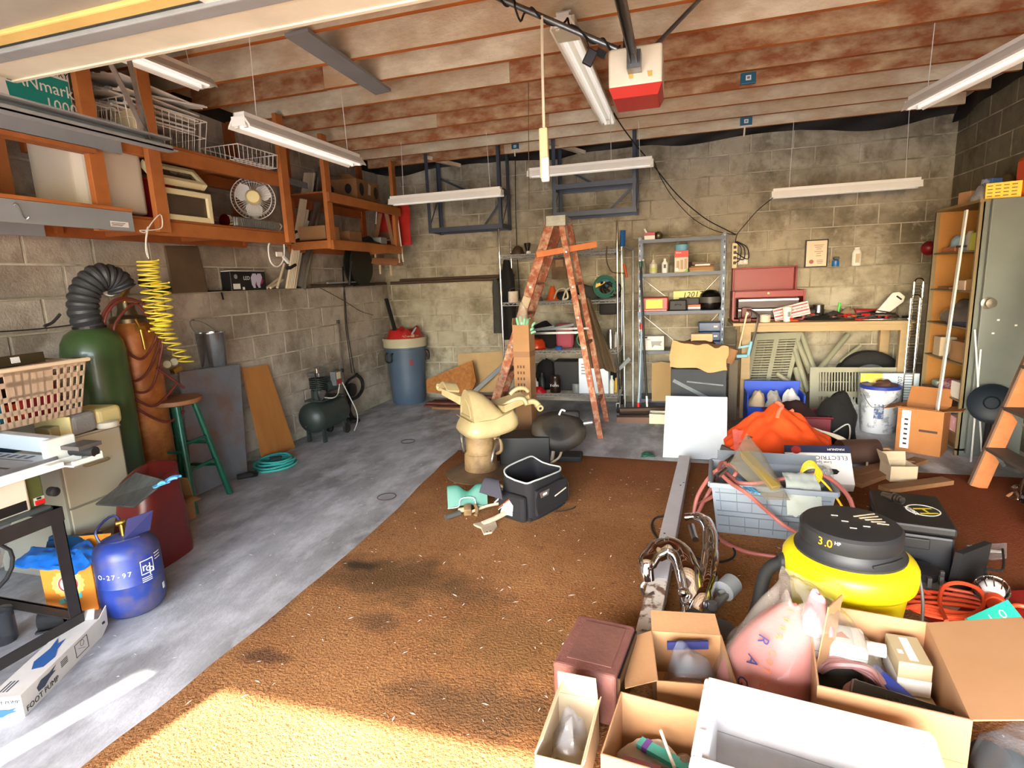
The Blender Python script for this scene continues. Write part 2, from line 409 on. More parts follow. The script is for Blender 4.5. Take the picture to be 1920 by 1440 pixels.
# ------------------------------------------------------------------ raised overhead door, its track and hangers
D = struct_empty('door_1'); DX0, DX1, DY1, DZ = -2.42, 2.06, 1.665, 2.30
gp = M('door_panel', (150,148,138), .6, c2=(124,122,112), scale=4, amt=.5)
yw = M('moulding_bounce_glow', (214,186,112), .5, c2=(190,158,86), scale=6)  # yellow bounce light off the sunlit carpet is put into this colour
secs = [(DY1-.54*k-.535, DY1-.54*k) for k in range(4)]
for k, (y0, y1) in enumerate(secs):
    MB().bx(DX0, DX1, y0, y1, DZ+.018, DZ+.04).build('panel', gp, D)
    MB().bx(DX0, DX1, y1-.13, y1, DZ-.004, DZ+.02).build('rail', 'cream_paint', D, bevel=.004)
    MB().bx(DX0, DX1, y0, y0+.06, DZ-.004, DZ+.02).build('rail', 'cream_paint', D, bevel=.004)
    for j in range(5):
        x = DX0+.04+j*(DX1-DX0-.08)/4 if j else DX0+.05
        if j == 1: x = -1.27
        MB().bx(x-.055, x+.055, y0+.06, y1-.13, DZ-.002, DZ+.02).build('stile', 'white_paint', D, bevel=.004)
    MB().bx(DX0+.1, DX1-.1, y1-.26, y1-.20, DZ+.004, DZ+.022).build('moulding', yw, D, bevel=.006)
MB().bx(DX0, DX1, DY1-.195, DY1-.135, DZ-.012, DZ+.004).build('stiffener', 'grey_paint', D, bevel=.004)
MB().bx(DX0, DX1, DY1-.004, DY1+.012, DZ-.01, DZ+.05).build('bottom_seal', 'cream_paint', D)
T = thing('door_track', 'grey steel overhead door track along the left with two bright hangers', 'track', (-2.40, 2.3, 2.2))
b = WB(); b.bx(-2.43, -2.365, YF+.05, 2.30, 2.215, 2.222); b.bx(-2.43, -2.424, YF+.05, 2.30, 2.17, 2.222); b.bx(-2.43, -2.365, YF+.05, 2.33, 2.166, 2.172)
b.bx(-2.371, -2.365, YF+.05, 2.30, 2.166, 2.186)
b.build('channel', 'grey_paint', T)
p = Vector((-2.40, 2.20, 2.20))
for q in ((-2.42, 1.90, 2.88), (-2.40, 2.12, 2.88)):
    WB().bar(p, q, .026, .006, (0, 1, 0)).build('hanger', 'steel', T)
T2 = thing('door_track', 'grey steel overhead door track at the right edge of the raised door', 'track', (2.1, 2.3, 2.2))
WB().bx(2.07, 2.12, YF+.05, 2.30, 2.17, 2.222).build('channel', 'grey_paint', T2)
# ------------------------------------------------------------------ carpet
m = bpy.data.materials.new('carpet'); m.use_nodes = True; MATS['carpet'] = m
n = m.node_tree.nodes; L = m.node_tree.links; bs = n['Principled BSDF']; bs.inputs['Roughness'].default_value = .95; bs.inputs['Specular IOR Level'].default_value = .15
tc = n.new('ShaderNodeTexCoord')
def _nz(sc, det, rgh=.6, st=None):
    t = n.new('ShaderNodeTexNoise'); t.inputs['Scale'].default_value = sc; t.inputs['Detail'].default_value = det; t.inputs['Roughness'].default_value = rgh
    if st:
        mp = n.new('ShaderNodeMapping'); mp.inputs['Scale'].default_value = st; L.new(tc.outputs['Object'], mp.inputs[0]); L.new(mp.outputs[0], t.inputs[0])
    else: L.new(tc.outputs['Object'], t.inputs[0])
    return t.outputs[0]
def _ramp(f, lo, hi, to=1.):
    r = n.new('ShaderNodeMapRange'); r.inputs['From Min'].default_value = lo; r.inputs['From Max'].default_value = hi; r.inputs['To Max'].default_value = to; L.new(f, r.inputs[0]); return r.outputs[0]
def _mix(a, c, f):
    x = n.new('ShaderNodeMix'); x.data_type = 'RGBA'; L.new(f, x.inputs[0])
    if isinstance(a, tuple): x.inputs[6].default_value = a
    else: L.new(a, x.inputs[6])
    x.inputs[7].default_value = c; return x.outputs[2]
c = _mix(lin((150,106,66)), lin((116,74,42)), _ramp(_nz(1.7, 4), .4, .65, .7))
c = _mix(c, lin((170,126,82)), _ramp(_nz(70, 3), .5, .72, .75))
c = _mix(c, lin((64,40,24)), _ramp(_nz(52, 4, .7), .56, .74, .9))
sp = n.new('ShaderNodeSeparateXYZ'); L.new(tc.outputs['Object'], sp.inputs[0])
# unworn red edge under the shelves on the right and along the far hem
c = _mix(c, lin((112,44,24)), _ramp(sp.outputs[0], .9, 1.7, .8))
c = _mix(c, lin((112,56,28)), _ramp(sp.outputs[1], 3.3, 4.3, .6))
# oil stains
for (sx, sy, rx, ry, col, am) in ((-1.62, 2.42, .11, .05, (46,36,30), .95), (-1.40, 2.35, .42, .20, (66,52,32), .7), (-.95, 2.28, .2, .1, (80,62,40), .5), (-1.28, 1.98, .1, .08, (70,52,36), .6), (-.62, 1.62, .4, .12, (78,62,44), .6), (-1.85, 1.95, .1, .15, (80,62,44), .6), (-.65, 2.0, .3, .2, (96,74,42), .5), (-1.62, 1.66, .12, .04, (64,44,34), .7), (-.3, 2.9, .5, .4, (110,70,36), .4)):
    mp = n.new('ShaderNodeMapping'); mp.inputs['Location'].default_value = (-sx/rx, -sy/ry, 0); mp.inputs['Scale'].default_value = (1/rx, 1/ry, 0)
    L.new(tc.outputs['Object'], mp.inputs[0])
    ad = n.new('ShaderNodeMixRGB'); ad.blend_type = 'LINEAR_LIGHT'; ad.inputs[0].default_value = .8
    nn = n.new('ShaderNodeTexNoise'); nn.inputs['Scale'].default_value = 9; L.new(tc.outputs['Object'], nn.inputs[0])
    L.new(mp.outputs[0], ad.inputs[1]); L.new(nn.outputs['Color'], ad.inputs[2])
    ln_ = n.new('ShaderNodeVectorMath'); ln_.operation = 'LENGTH'; L.new(ad.outputs[0], ln_.inputs[0])
    c = _mix(c, lin(col), _ramp(ln_.outputs['Value'], 1.35, .5, am))
L.new(c, bs.inputs['Base Color'])
bp = n.new('ShaderNodeBump'); bp.inputs['Strength'].default_value = .9; bp.inputs['Distance'].default_value = .012
L.new(_nz(85, 3), bp.inputs['Height']); L.new(bp.outputs[0], bs.inputs['Normal'])
CZ = .012
def cedge(y): return -1.80-.02*math.sin(y*2.1)-.10*max(0, (y-3.2))/1.3+.012*nz3((0, y*4, 0))
def cpt(u, v):
    y = YF+.1+v*(4.50-YF-.1)
    x0 = cedge(y); x1 = 2.38; yy = y
    if v > .97: yy = y+.02*math.sin(u*9)
    return (x0+(x1-x0)*u, yy, CZ+.002*nz3((u*9, v*9, 0))-(CZ-.003 if u == 0 or v == 1 else 0))
o = MB().grid(cpt, 60, 70, .009).build('carpet', 'carpet', smooth=True)
tag(o, 'worn rust brown carpet with dark oil stains covering the floor', 'carpet')
# ================================================================== LEFT WALL: timber shelves hung from the joists
def studbar(T, name, p, q, wd=.04, ht=.088, mat='pine', up=(1, 0, 0)):
    return WB().bar(p, q, wd, ht, up).build(name, mat, T, bevel=.003)
SX, SB = -3.20, -3.66
T = thing('timber_shelf', 'long orange timber shelf frame hung from joists above gas cylinders', 'shelf', (SX, 3.3, 1.85))
ys = [2.52, 2.90, 4.13]
for y in ys: studbar(T, 'post', (SX+.05, y, 1.87), (SX+.05, y, 2.879), .038, .088, 'pine', (0, 1, 0))
for y in (2.60, 4.15): studbar(T, 'post', (SB, y, 1.87), (SB, y, 2.879), .088, .04, 'pine_dark', (0, 1, 0))
for z in (1.90, 2.37):
    studbar(T, 'front_rail', (SX, 2.50 if z < 2 else 2.6, z), (SX, 4.18, z), .04, .088, 'pine', (0, 0, 1))
    studbar(T, 'back_rail', (SB, 2.50, z), (SB, 4.18, z), .04, .088, 'pine_dark', (0, 0, 1))
    WB().bx(SB-.02, SX+.02, 2.55, 4.16, z+.045, z+.06).build('shelf_board', 'pine_dark', T)
    for y in (2.9, 3.5): WB().bx(SB, SX, y, y+.038, z-.03, z+.044).build('bearer', 'pine_dark', T)
T = thing('timber_shelf', 'timber shelf frame with grey painted face boards at the left edge', 'shelf', (SX, 2.0, 1.85))
gb = M('grey_board', (140,146,150), .5, c2=(122,126,128), scale=3, amt=.5)
WB().bx(SX+.075, SX+.095, 1.2, 2.66, 2.29, 2.40).build('face_board', gb, T)
WB().bx(SX+.075, SX+.095, 1.2, 2.66, 1.855, 1.965).build('face_board', gb, T)
WB().bx(SX-.35, SX-.33, 1.2, 2.45, 1.84, 1.92).build('face_board', gb, T)
WB().bx(SX+.02, SX+.10, 1.2, 2.66, 1.967, 1.985).build('shelf_edge', 'pine', T)
WB().bx(SX+.02, SX+.10, 1.2, 2.5, 2.262, 2.285).build('shelf_edge', 'pine', T)
WB().bx(SB, SX+.07, 1.2, 2.48, 1.967, 1.98).build('shelf_board', 'pine_dark', T)
WB().bx(SB, SX+.07, 1.2, 2.48, 2.40, 2.415).build('shelf_board', 'pine_dark', T)
studbar(T, 'post', (SB+.1, 2.30, 1.9), (SB+.1, 2.30, 2.879), .04, .08, 'pine', (0, 1, 0))
studbar(T, 'post', (SX+.05, 1.6, 1.9), (SX+.05, 1.6, 2.879), .04, .08, 'pine', (0, 1, 0))
q = PX(235, 420, SX+.097); fr = frame((0, 1, 0), (0, 0, 1))
WB().bx(SX+.0955, SX+.097, q.y-.09, q.y+.02, 1.875, 1.905).build('sticker', 'paper', T)
for k in range(3): WB().bx(SX+.097, SX+.0975, q.y-.085, q.y-.02+.01*k, 1.88+.007*k, 1.883+.007*k).build('print', 'ink', T)
q = PX(35, 397, SX+.10)
WB().tube([q+Vector((.0,-.015,.03)), q+Vector((.012,-.01,.035)), q+Vector((.014,0,.01)), q+Vector((.016,.004,-.02)), q+Vector((.03,.01,-.035)), q+Vector((.04,.016,-.025))], .004, 6).build('hook', 'galv', T)
T = thing('timber_shelf', 'far timber shelf frame in the back left corner over the cable reel', 'shelf', (SX, 5.5, 1.84))
for y in (4.80, 6.12):
    studbar(T, 'post', (SX+.0, y, 1.85), (SX+.0, y, 2.879), .04, .088, 'pine', (0, 1, 0))
    studbar(T, 'post', (SB, y+.05, 1.85), (SB, y+.05, 2.879), .04, .088, 'pine_dark', (0, 1, 0))
    studbar(T, 'side_rail', (SB, y, 1.90), (SX, y, 1.90), .04, .088, 'pine', (0, 0, 1))
for z in (1.885, 2.32):
    studbar(T, 'front_rail', (SX+.03, 4.76, z), (SX+.03, 6.18, z), .03, .088, 'pine', (0, 0, 1))
    studbar(T, 'back_rail', (SB, 4.76, z), (SB, 6.18, z), .03, .088, 'pine_dark', (0, 0, 1))
    WB().bx(SB, SX, 4.78, 6.16, z+.045, z+.058).build('shelf_board', 'pine_dark', T)
WB().bar((SB+.03, 4.2, 2.52), (SB+.03, 5.1, 2.50), .03, .06).build('brace', 'grey_paint', T)
# ---- things on those shelves
teal = M('teal_print', (20,140,130), .6)
T = thing('cable_box', 'white and teal LANmark 1000 cable carton on the top left shelf', 'box', (SX-.02, 2.29, 2.416))
MB().bx(-.30, .03, -.75, .19, 0, .42).build('body', 'paper', T, bevel=.003)
MB().prism([(-.12,.04),(-.02,.035),(.182,.035),(.182,.41),(-.02,.41),(-.10,.34),(-.14,.2)], 0, .0015).at().build('print', teal, T)
o = T.children[-1]
me = o.data; me.transform(frame((0,1,0),(0,0,1)).to_4x4()); me.transform(Matrix.Translation((.0305, 0, 0)))
MB().bx(.0305, .0315, -.33, -.20, .02, .3).build('print', M('mauve', (150,140,150), .6), T)
MB().bx(.032, .033, -.03, .186, .215, .26).build('print', 'paper', T)
R3 = frame((0, 1, 0), (0, 0, 1))
text('CATEGORY 6', .045, 'ink', T, (.034, .085, .238), R3)
text('LANmark', .085, 'paper', T, (.033, .03, .155), R3)
text('1000', .085, 'paper', T, (.033, .125, .07), R3)
text('M', .09, 'paper', T, (.0325, -.265, .19), R3)
text('O', .09, teal, T, (.0325, -.40, .17), R3)
# big translucent white tub on its side on the lower shelf
T = thing('storage_tub', 'large off white plastic tub standing between the timber posts', 'tub', (SX-.27, 2.72, 1.987))
m = M('tub_white', (222,214,196), .45, c2=(206,196,172), scale=3)
b = MB(); b.prism([(-.18,-.21),(.16,-.21),(.20,-.17),(.20,.19),(.16,.23),(-.18,.23)], 0, .42); b.build('body', m, T, bevel=.02, seg=3)
MB().bx(-.17, .17, -.20, .22, .421, .432).build('lid', m, T, bevel=.004)
o = MB().lathe([(.10,0),(.12,.02),(.135,.26),(.145,.27),(.145,.285),(.13,.285)], 20).build('red_bucket', M('red_bucket', (170,20,24), .4), smooth=True)
o.location = (SX-.26, 3.16, 1.962); tag(o, 'red plastic bucket behind the post beside the white tub', 'bucket')
# wire basket stacked with white louvre panels
def wire_basket(T, w, d, h, nx, ny, nz, mat, r=.003, taper=.9):
    b = MB()
    def pt(x, y, z): k = taper+(1-taper)*z/h; return (x*k, y*k, z)
    for i in range(nx+1):
        x = -w/2+w*i/nx; b.tube([pt(x,-d/2,h), pt(x,-d/2,0), pt(x,d/2,0), pt(x,d/2,h)], r*.7, 4, 1)
    for j in range(ny+1):
        y = -d/2+d*j/ny; b.tube([pt(-w/2,y,h), pt(-w/2,y,0), pt(w/2,y,0), pt(w/2,y,h)], r*.7, 4, 1)
    b.build('wires', mat, T)
    b = MB()
    for k in range(nz+1):
        z = h*k/nz; b.tube([pt(-w/2,-d/2,z), pt(w/2,-d/2,z), pt(w/2,d/2,z), pt(-w/2,d/2,z)], r*(1.5 if k == nz else .8), 5, 1, True)
    b.build('rim', mat, T)
wm = M('white_wire', (226,224,214), .4)
T = thing('wire_basket', 'white wire basket heaped with flat panels on the upper shelf', 'basket', (SX-.20, 3.10, 2.431))
wire_basket(T, .44, .62, .22, 7, 12, 2, wm)
T = thing('wire_basket', 'white wire basket half hidden behind the bright track hanger', 'basket', (SX-.24, 2.58+.12, 2.64), rotz=.1)
wire_basket(T, .36, .16, .16, 6, 5, 2, wm); T.location.z = 2.431
T = thing('wire_tray', 'shallow white wire tray hanging off the upper shelf end', 'basket', (SX-.05, 3.78, 2.433))
wire_basket(T, .34, .42, .10, 8, 9, 1, wm, .003, .95)
for k in range(7):
    T = thing('louvre_panel', 'white slatted louvre panel piled in the wire basket on the shelf', 'panel', (SX-.24+.02*k, 3.06+.02*(k % 3), 2.60+.026*k), group='white louvre panels in the wire basket', rot=(.06*((k % 3)-1), .12+.04*(k % 2), .1*((k*7 % 5)-2)))
    MB().bx(-.17, .17, -.30, .30, 0, .010).build('sheet', 'white_paint', T)
    for j in range(4): MB().bx(-.16+.09*j, -.13+.09*j, -.30, .30, .010, .018).build('slat', 'white_paint', T)
o = MB().bx(-.10, .10, -.05, .05, 0, .17).build('cream_switch_box', M('cream_box', (222,212,170), .5), bevel=.012); o.location = (SX-.12, 2.92, 2.44)
tag(o, 'cream plastic box standing inside the wire basket', 'box')
# two cream vent frames
for k, (z, tilt, lb) in enumerate(((0, 0., 'cream framed smoked window panel standing lower on the shelf'), (.225, -.75, 'cream framed smoked panel tipped on top of the other frame'))):
    T = thing('vent_frame', lb, 'frame', (SX-.03, 3.22, 1.962+z), rot=(0, tilt, 0))
    b = MB(); W, Hh, e = .40, (.20 if k == 0 else .16), .035
    b.bx(0, .05, -.26, -.26+e, 0, Hh); b.bx(0, .05, W-.26-e, W-.26, 0, Hh); b.bx(0, .05, -.26+e, W-.26-e, 0, e); b.bx(0, .05, -.26+e, W-.26-e, Hh-e, Hh)
    b.build('frame', M('cream_frame', (226,216,172), .45), T, bevel=.004)
    MB().bx(.015, .03, -.26+e, W-.26-e, e, Hh-e).build('pane', M('smoke', (70,56,44), .25, c2=(90,76,60), scale=4), T)
# fan
q = PX(475, 372, -3.32)
T = thing('desk_fan', 'round white desk fan with clear cage on the lower timber shelf', 'fan', (q.x, q.y, 1.962), rotz=.7)
fw = M('fan_white', (226,226,220), .35)
zc = q.z-1.962; R = .165
cg = MB()
for i in range(40):
    a = 2*PI*i/40
    for sgn in (1, -1):
        cg.tube([(math.cos(a)*r_, -.0+sgn*y_, zc+math.sin(a)*r_) for r_, y_ in ((.04,.07),(.10,.065),(.145,.04),(R,0))], .0013, 3, 1)
cg.build('cage', wm, T)
b = MB()
for r_, y_ in ((R,0),(.135,.05),(.135,-.05),(.04,-.071)): b.tube([(math.cos(2*PI*i/28)*r_, y_, zc+math.sin(2*PI*i/28)*r_) for i in range(28)], .004 if r_ > .15 else .002, 5, 1, True)
b.build('cage_ring', fw, T)
for i in range(3):
    a = 2*PI*i/3+.5
    def bl(u, v): 
        r_ = .03+.11*u; w_ = (v-.5)*1.5*(.5+.5*math.sin(PI*min(1, u*1.1))); aa = a+w_
        return (math.cos(aa)*r_, -.03+.06*v, zc+math.sin(aa)*r_)
    MB().grid(bl, 6, 6, .002).build('blade', fw, T, smooth=True)
MB().at((0, -.08, zc), (PI/2, 0, 0)).lathe([(.05,-.03),(.06,-.02),(.06,0),(.045,.02),(.001,.022)], 20).build('hub', M('fan_hub', (222,208,150), .4), T, smooth=True)
MB().at((0, 0, zc), (PI/2, 0, 0)).lathe([(.06,-.14),(.065,-.03),(.04,.0)], 18).build('motor', fw, T, smooth=True)
b = MB(); b.cyl((0,.08,.02), (0,.06,zc-.05), .02); b.lathe([(.11,0),(.11,.015),(.03,.03)], 20, (0,.06,0)); b.build('stand', fw, T, smooth=True)
# bright strip heater / lamp on the shelf front
T = thing('strip_heater', 'bright metal ribbed strip heater lying along the lower timber shelf', 'heater', (SX-.02, 3.77, 1.962))
b = MB(); b.bx(-.05,.045,-.22,.28,0,.07); b.build('body', 'galv', T, bevel=.008)
for k in range(24): MB().bx(.045, .052, -.20+.02*k, -.19+.02*k, .008, .062).build('rib', 'steel', T)
MB().at((.0, -.25, .035), (PI/2, 0, 0)).lathe([(.001,-.03),(.045,-.02),(.05,.02)], 14).build('reflector', 'chrome', T, smooth=True)
for k in range(3):
    o = WB().bx(SX-.22, SX-.16, 3.45+.10*k, 3.52+.10*k, 1.961, 2.01).build('ballast', M('mauve_metal', (96,84,84), .5)); tag(o, 'small dark metal ballast lying behind the cream frames', 'ballast', 'dark ballasts on the timber shelf')
# white cord and plug hanging at the shelf end
q = [PX(u, v, -3.19) for u, v in ((505,428),(520,418),(528,425),(522,434),(530,445),(533,470),(530,490),(520,500),(508,492),(503,470),(506,455),(520,450))]
T = thing('extension_cord', 'white power cord looped off the end of the timber shelf', 'cord', q[0])
WB().tube(q, .006, 6).build('cable', 'white_plastic', T, smooth=True)
p = PX(523, 477, -3.185); WB().bx(p.x, p.x+.012, p.y-.04, p.y+.03, p.z-.018, p.z+.018).build('tag', 'paper', T)
p = PX(536, 486, -3.18); WB().bar(p+Vector((0,-.03,.02)), p+Vector((0,.03,-.03)), .02, .02).build('plug', 'white_plastic', T)
# pipes leaning on the ledge
for k in range(11):
    u0 = 537+3.2*(k % 6); row = k//6
    a = PX(u0, 541, XL-.012+.03*row); a.z = ZL+.004
    b_ = PX(578+2.2*(k % 6)-row*6, 325+ (20 if k in (2, 4) else 0) + (90 if k == 0 else 0), -3.66+.03*row)
    o = WB().cyl(a, b_, .013, n=10).build('white_pipe', M('pvc', (222,208,184), .45, c2=(206,190,160), scale=6), smooth=True)
    tag(o, 'cream plastic pipe in the strapped bundle leaning on the ledge', 'pipe', 'strapped bundle of cream pipes')
for k, (u, v) in enumerate(((548,437),(546,500),(552,452))):
    a = PX(u, v, -3.63); o = WB().box(a, (.05,.11,.022), (.35,0,0)).build('strap', 'black_rubber'); tag(o, ['black strap near the top of the cream pipe bundle','black strap low on the cream pipe bundle','black strap with loose tail on the cream pipe bundle'][k], 'strap')
for k, (u0, v0, u1, v1) in enumerate(((500,541,523,522),(507,541,530,525),(520,541,533,495))):
    a = PX(u0, v0, XL+.02); b_ = PX(u1, v1, -3.70); a.z = ZL+.016
    o = WB().cyl(a, b_, .012, n=8).build('white_pipe', 'pvc', smooth=True); tag(o, 'short cream pipe offcut slanting beside the bundle on the ledge', 'pipe', 'short cream pipe offcuts')
a = PX(563, 541, XL-.02); a.z = ZL+.003; b_ = PX(606, 318, -3.63)
o = WB().cyl(a, b_, .055, n=20).build('stove_pipe', M('stove_pipe', (176,176,172), .25, .9, c2=(120,118,112), scale=5), smooth=True); tag(o, 'shiny metal duct pipe leaning beside the cream pipes', 'pipe')
# ledge items
T = thing('lamp_box', 'black LED bulb carton standing on the left wall ledge', 'box', (XL-.02, 3.93, ZL))
MB().bx(-.05, .05, 0, .42, 0, .165).build('body', 'black_plastic', T, bevel=.003)
MB().bx(-.048, .049, .003, .417, .165, .170).build('top_edge', 'paper', T)
MB().bx(.0502, .0510, .0, .002, 0, .165).build('corner', 'grey_paint', T)
text('LED', .045, 'paper', T, (.0512, .185, .105), R3)
MB().at((.0505, .32, .08), (0, PI/2, 0)).lathe([(.07,0),(.06,.0006)], 20, sx=.5).build('print', M('magenta', (150,40,90), .5), T)
for k, y in enumerate((.27, .33)):
    b = MB(); b.prism([(y-.03,.05),(y-.012,.02),(y+.012,.02),(y+.01,.05),(y+.045,.11),(y+.03,.145),(y-.01,.145),(y-.035,.11)], .0, .0012)
    me = b.build('bulb_print', M('lavender', (186,182,206), .5), T).data; me.transform(R3.to_4x4()); me.transform(Matrix.Translation((.0512+.001*k, 0, 0)))
MB().bx(.0505, .0513, .02, .10, .015, .06).build('print', 'paper', T)
MB().bx(.0505, .0513, .125, .15, .008, .03).build('print', 'paper', T)
MB().at((.0505, .06, .12), (0, PI/2, 0)).lathe([(.02,0),(.018,.001)], 14).build('bulb_print', 'grey_paint', T)
b = WB(); pts = [PX(309,460,-3.725), PX(372,461,-3.725), PX(391,548,-3.67), PX(325,548,-3.67)]
for p in pts[2:]: p.z = ZL+.002
b.plate(pts, .018); tag(b.build('brown_board', M('brown_board', (104,84,66), .6, c2=(78,62,48), scale=5, amt=.6), bevel=.006), 'dark brown board leaning on the left wall ledge beside the LED carton', 'board')
o = WB().bx(XL-.06, XL+.004, 3.74, 3.90, ZL+.001, ZL+.012).build('black_bracket', 'black_plastic'); tag(o, 'flat black bracket lying on the ledge before the LED carton', 'bracket')
o = WB().bar(PX(415,548,XL+.008), PX(419,562,XL+.008), .012, .008, (1,0,0)).build('black_clip', 'black_plastic'); tag(o, 'small black clip hooked over the wall ledge', 'clip')
# ================================================================== gas cylinders, hoses
g = M('cyl_green', (58,84,44), .35, c2=(44,66,34), scale=5, amt=.6, coat=.2)
T = thing('gas_cylinder', 'tall dark green gas cylinder with black duct on its neck', 'cylinder', (-3.37, 2.49, 0))
MB().lathe([(.15,0),(.165,.02),(.165,1.16),(.155,1.22),(.13,1.27),(.09,1.30),(.06,1.31),(.06,1.34)], 32).build('body', g, T, smooth=True)
b = MB(); pts = smooth([(0,0,1.30),(-.01,-.01,1.42),(.0,.02,1.53),(.03,.09,1.60),(.05,.17,1.58),(.06,.20,1.52)], 9)
n_ = len(pts); b.tube(pts, [(.082 if i % 3 else .072) for i in range(n_)], 16, 1); b.build('duct', M('duct', (44,46,50), .5, c2=(62,64,68), scale=6), T, smooth=30)
MB().lathe([(.085,1.29),(.085,1.315),(.06,1.32)], 20).build('clamp', 'black_plastic', T)
cp = M('cyl_copper', (172,100,48), .42, .25, c2=(120,66,30), scale=6, amt=.7, c3=(194,130,70), scale3=9, bump=.1)
T = thing('gas_cylinder', 'rusty copper coloured gas cylinder behind the wooden stool', 'cylinder', (-3.49, 2.84, 0))
MB().lathe([(.14,0),(.152,.02),(.152,1.20),(.14,1.27),(.105,1.31)], 30).build('body', cp, T, smooth=True)
MB().lathe([(.105,1.30),(.108,1.335),(.095,1.35),(.06,1.36),(.05,1.40),(.05,1.44)], 24).build('collar', M('dark_brass', (110,98,76), .35, .8), T, smooth=True)
b = MB(); b.cyl((0,0,1.44), (0,0,1.49), .022); b.cyl((.0,0,1.47), (.10,-.09,1.50), .014); b.cyl((.10,-.09,1.485), (.17,-.10,1.53), .011); b.build('valve', 'brass', T, smooth=True)
for k, (x, y, z) in enumerate(((.10,-.17,1.53),(.13,-.10,1.56))):
    b = MB().at((x, y, z), (PI/2, 0, .9)); b.lathe([(.042,-.02),(.046,0),(.044,.012)], 20); b.build('gauge', 'galv', T, smooth=True)
    b = MB().at((x, y, z), (PI/2, 0, .9)); b.lathe([(.04,.013),(.001,.0135)], 20); b.build('dial', 'paper', T)
hs = M('red_hose', (104,42,32), .6, c2=(82,34,26), scale=12)
loops = [[(205,572),(190,600),(193,640),(215,690),(245,715),(275,700),(297,650),(300,610),(285,580),(250,562),(222,560)],
         [(210,575),(196,605),(202,650),(225,705),(255,735),(285,725),(302,665),(306,625),(300,600),(270,570),(235,562)],
         [(215,610),(225,640),(245,665),(268,672),(290,640),(296,610),(275,590),(250,570)],
         [(212,690),(225,722),(250,745),(285,762),(310,745),(330,722)],
         [(215,735),(240,755),(290,785),(320,790),(345,770)],
         [(294,690),(315,705),(345,727)]]
T = thing('gas_hose', 'coiled dark red gas hose looped over the copper cylinder', 'hose', (-3.3, 2.8, 1.2))
for k, lp in enumerate(loops):
    pts = [PX(u, v, -3.325+.012*k) for u, v in lp]
    WB().tube(pts, .0085, 7, 5, closed=k < 3).build('loop', hs, T, smooth=True)
T = thing('gas_torch', 'brass gas torch hanging by the copper cylinder', 'torch', PX(268, 620, -3.30))
a = PX(253,598,-3.31); c_ = PX(263,615,-3.31); d_ = PX(272,655,-3.31)
WB().cyl(a, c_, .009).build('head', 'brass', T, smooth=True); WB().cyl(c_, d_, .012, .008).build('handle', 'brass', T, smooth=True); WB().box(c_, (.03,.05,.02)).build('valve_block', 'brass', T)
T = thing('pressure_regulator', 'small two gauge regulator hanging over the grey table top', 'regulator', PX(320, 685, -3.42))
for u in (313, 326):
    p = PX(u, 683-(u-313)*.35, -3.45); b = WB().at(p, (PI/2, 0, 1.0)); b.lathe([(.028,-.012),(.03,.008),(.001,.009)], 16); b.build('gauge', 'dark_brass', T, smooth=True)
    b = WB().at(p, (PI/2, 0, 1.0)); b.lathe([(.025,.0095),(.001,.010)], 16); b.build('dial', M('dial', (176,174,150), .4), T)
p = PX(330, 693, -3.46); WB().box(p, (.04,.07,.03), (.3,0,0)).build('body', 'brass', T)
# yellow coiled air hose hanging from the shelf
yh = M('yellow_hose', (224,204,60), .4)
T = thing('coiled_air_hose', 'yellow spiral air hose hanging from the timber shelf', 'hose', PX(280, 480, -3.17))
P0 = [PX(u, v, x) for u, v, x in ((277,488,-3.13),(282,530,-3.13),(290,575,-3.15),(303,610,-3.2),(320,640,-3.27),(350,678,-3.36))]
ax = smooth(P0, 60); N = len(ax)
pts = []; ph = 0.
for i, p in enumerate(ax):
    t = i/N; ph += (.55 if t < .2 else .36)
    r_ = .058*(1-.25*max(0, t-.5)*2)
    pts.append(p+Vector((math.cos(ph)*r_, math.sin(ph)*r_, 0)))
WB().tube(pts, .0052, 5, 1).build('coil', yh, T, smooth=True)
P1 = [PX(u, v, x) for u, v, x in ((300,530,-3.12),(305,560,-3.13),(308,600,-3.14),(296,620,-3.15))]
ax = smooth(P1, 30); pts = []; ph = 0
for p in ax: ph += .6; pts.append(p+Vector((math.cos(ph)*.05, math.sin(ph)*.05, 0)))
WB().tube(pts, .0052, 5, 1).build('coil', yh, T, smooth=True)
st = [PX(u, v, -3.12) for u, v in ((277,482),(273,465),(277,430),(300,402),(304,425),(290,431),(262,432),(272,436),(278,425),(274,455),(279,485))]
WB().tube(st, .0032, 5).build('tie_string', 'white_plastic', T)
# wire from the cylinder
o = WB().tube([PX(0,622,-3.655), PX(70,617,-3.655), PX(135,609,-3.60), PX(150,604,-3.48)], .004, 5).build('black_wire', 'black_rubber'); tag(o, 'thin black wire strung along the left wall to the green cylinder', 'wire')
o = WB().tube([PX(254,571,-3.64), PX(280,562,-3.64), PX(312,549,-3.64), PX(316,546,-3.645)], .004, 5).build('black_wire', 'black_rubber'); tag(o, 'short black wire slanting behind the yellow spiral hose', 'wire')
T = thing('air_tool', 'dark air tool lying on the ledge behind the yellow spiral hose', 'tool', (XL-.0, 3.3, ZL))
WB().bar(PX(263,525,-3.62), PX(312,545,-3.62), .05, .06).build('body', 'black_rubber', T, bevel=.01)
WB().bar(PX(306,545,-3.62), PX(318,538,-3.62), .03, .03).build('trigger', 'black_plastic', T)
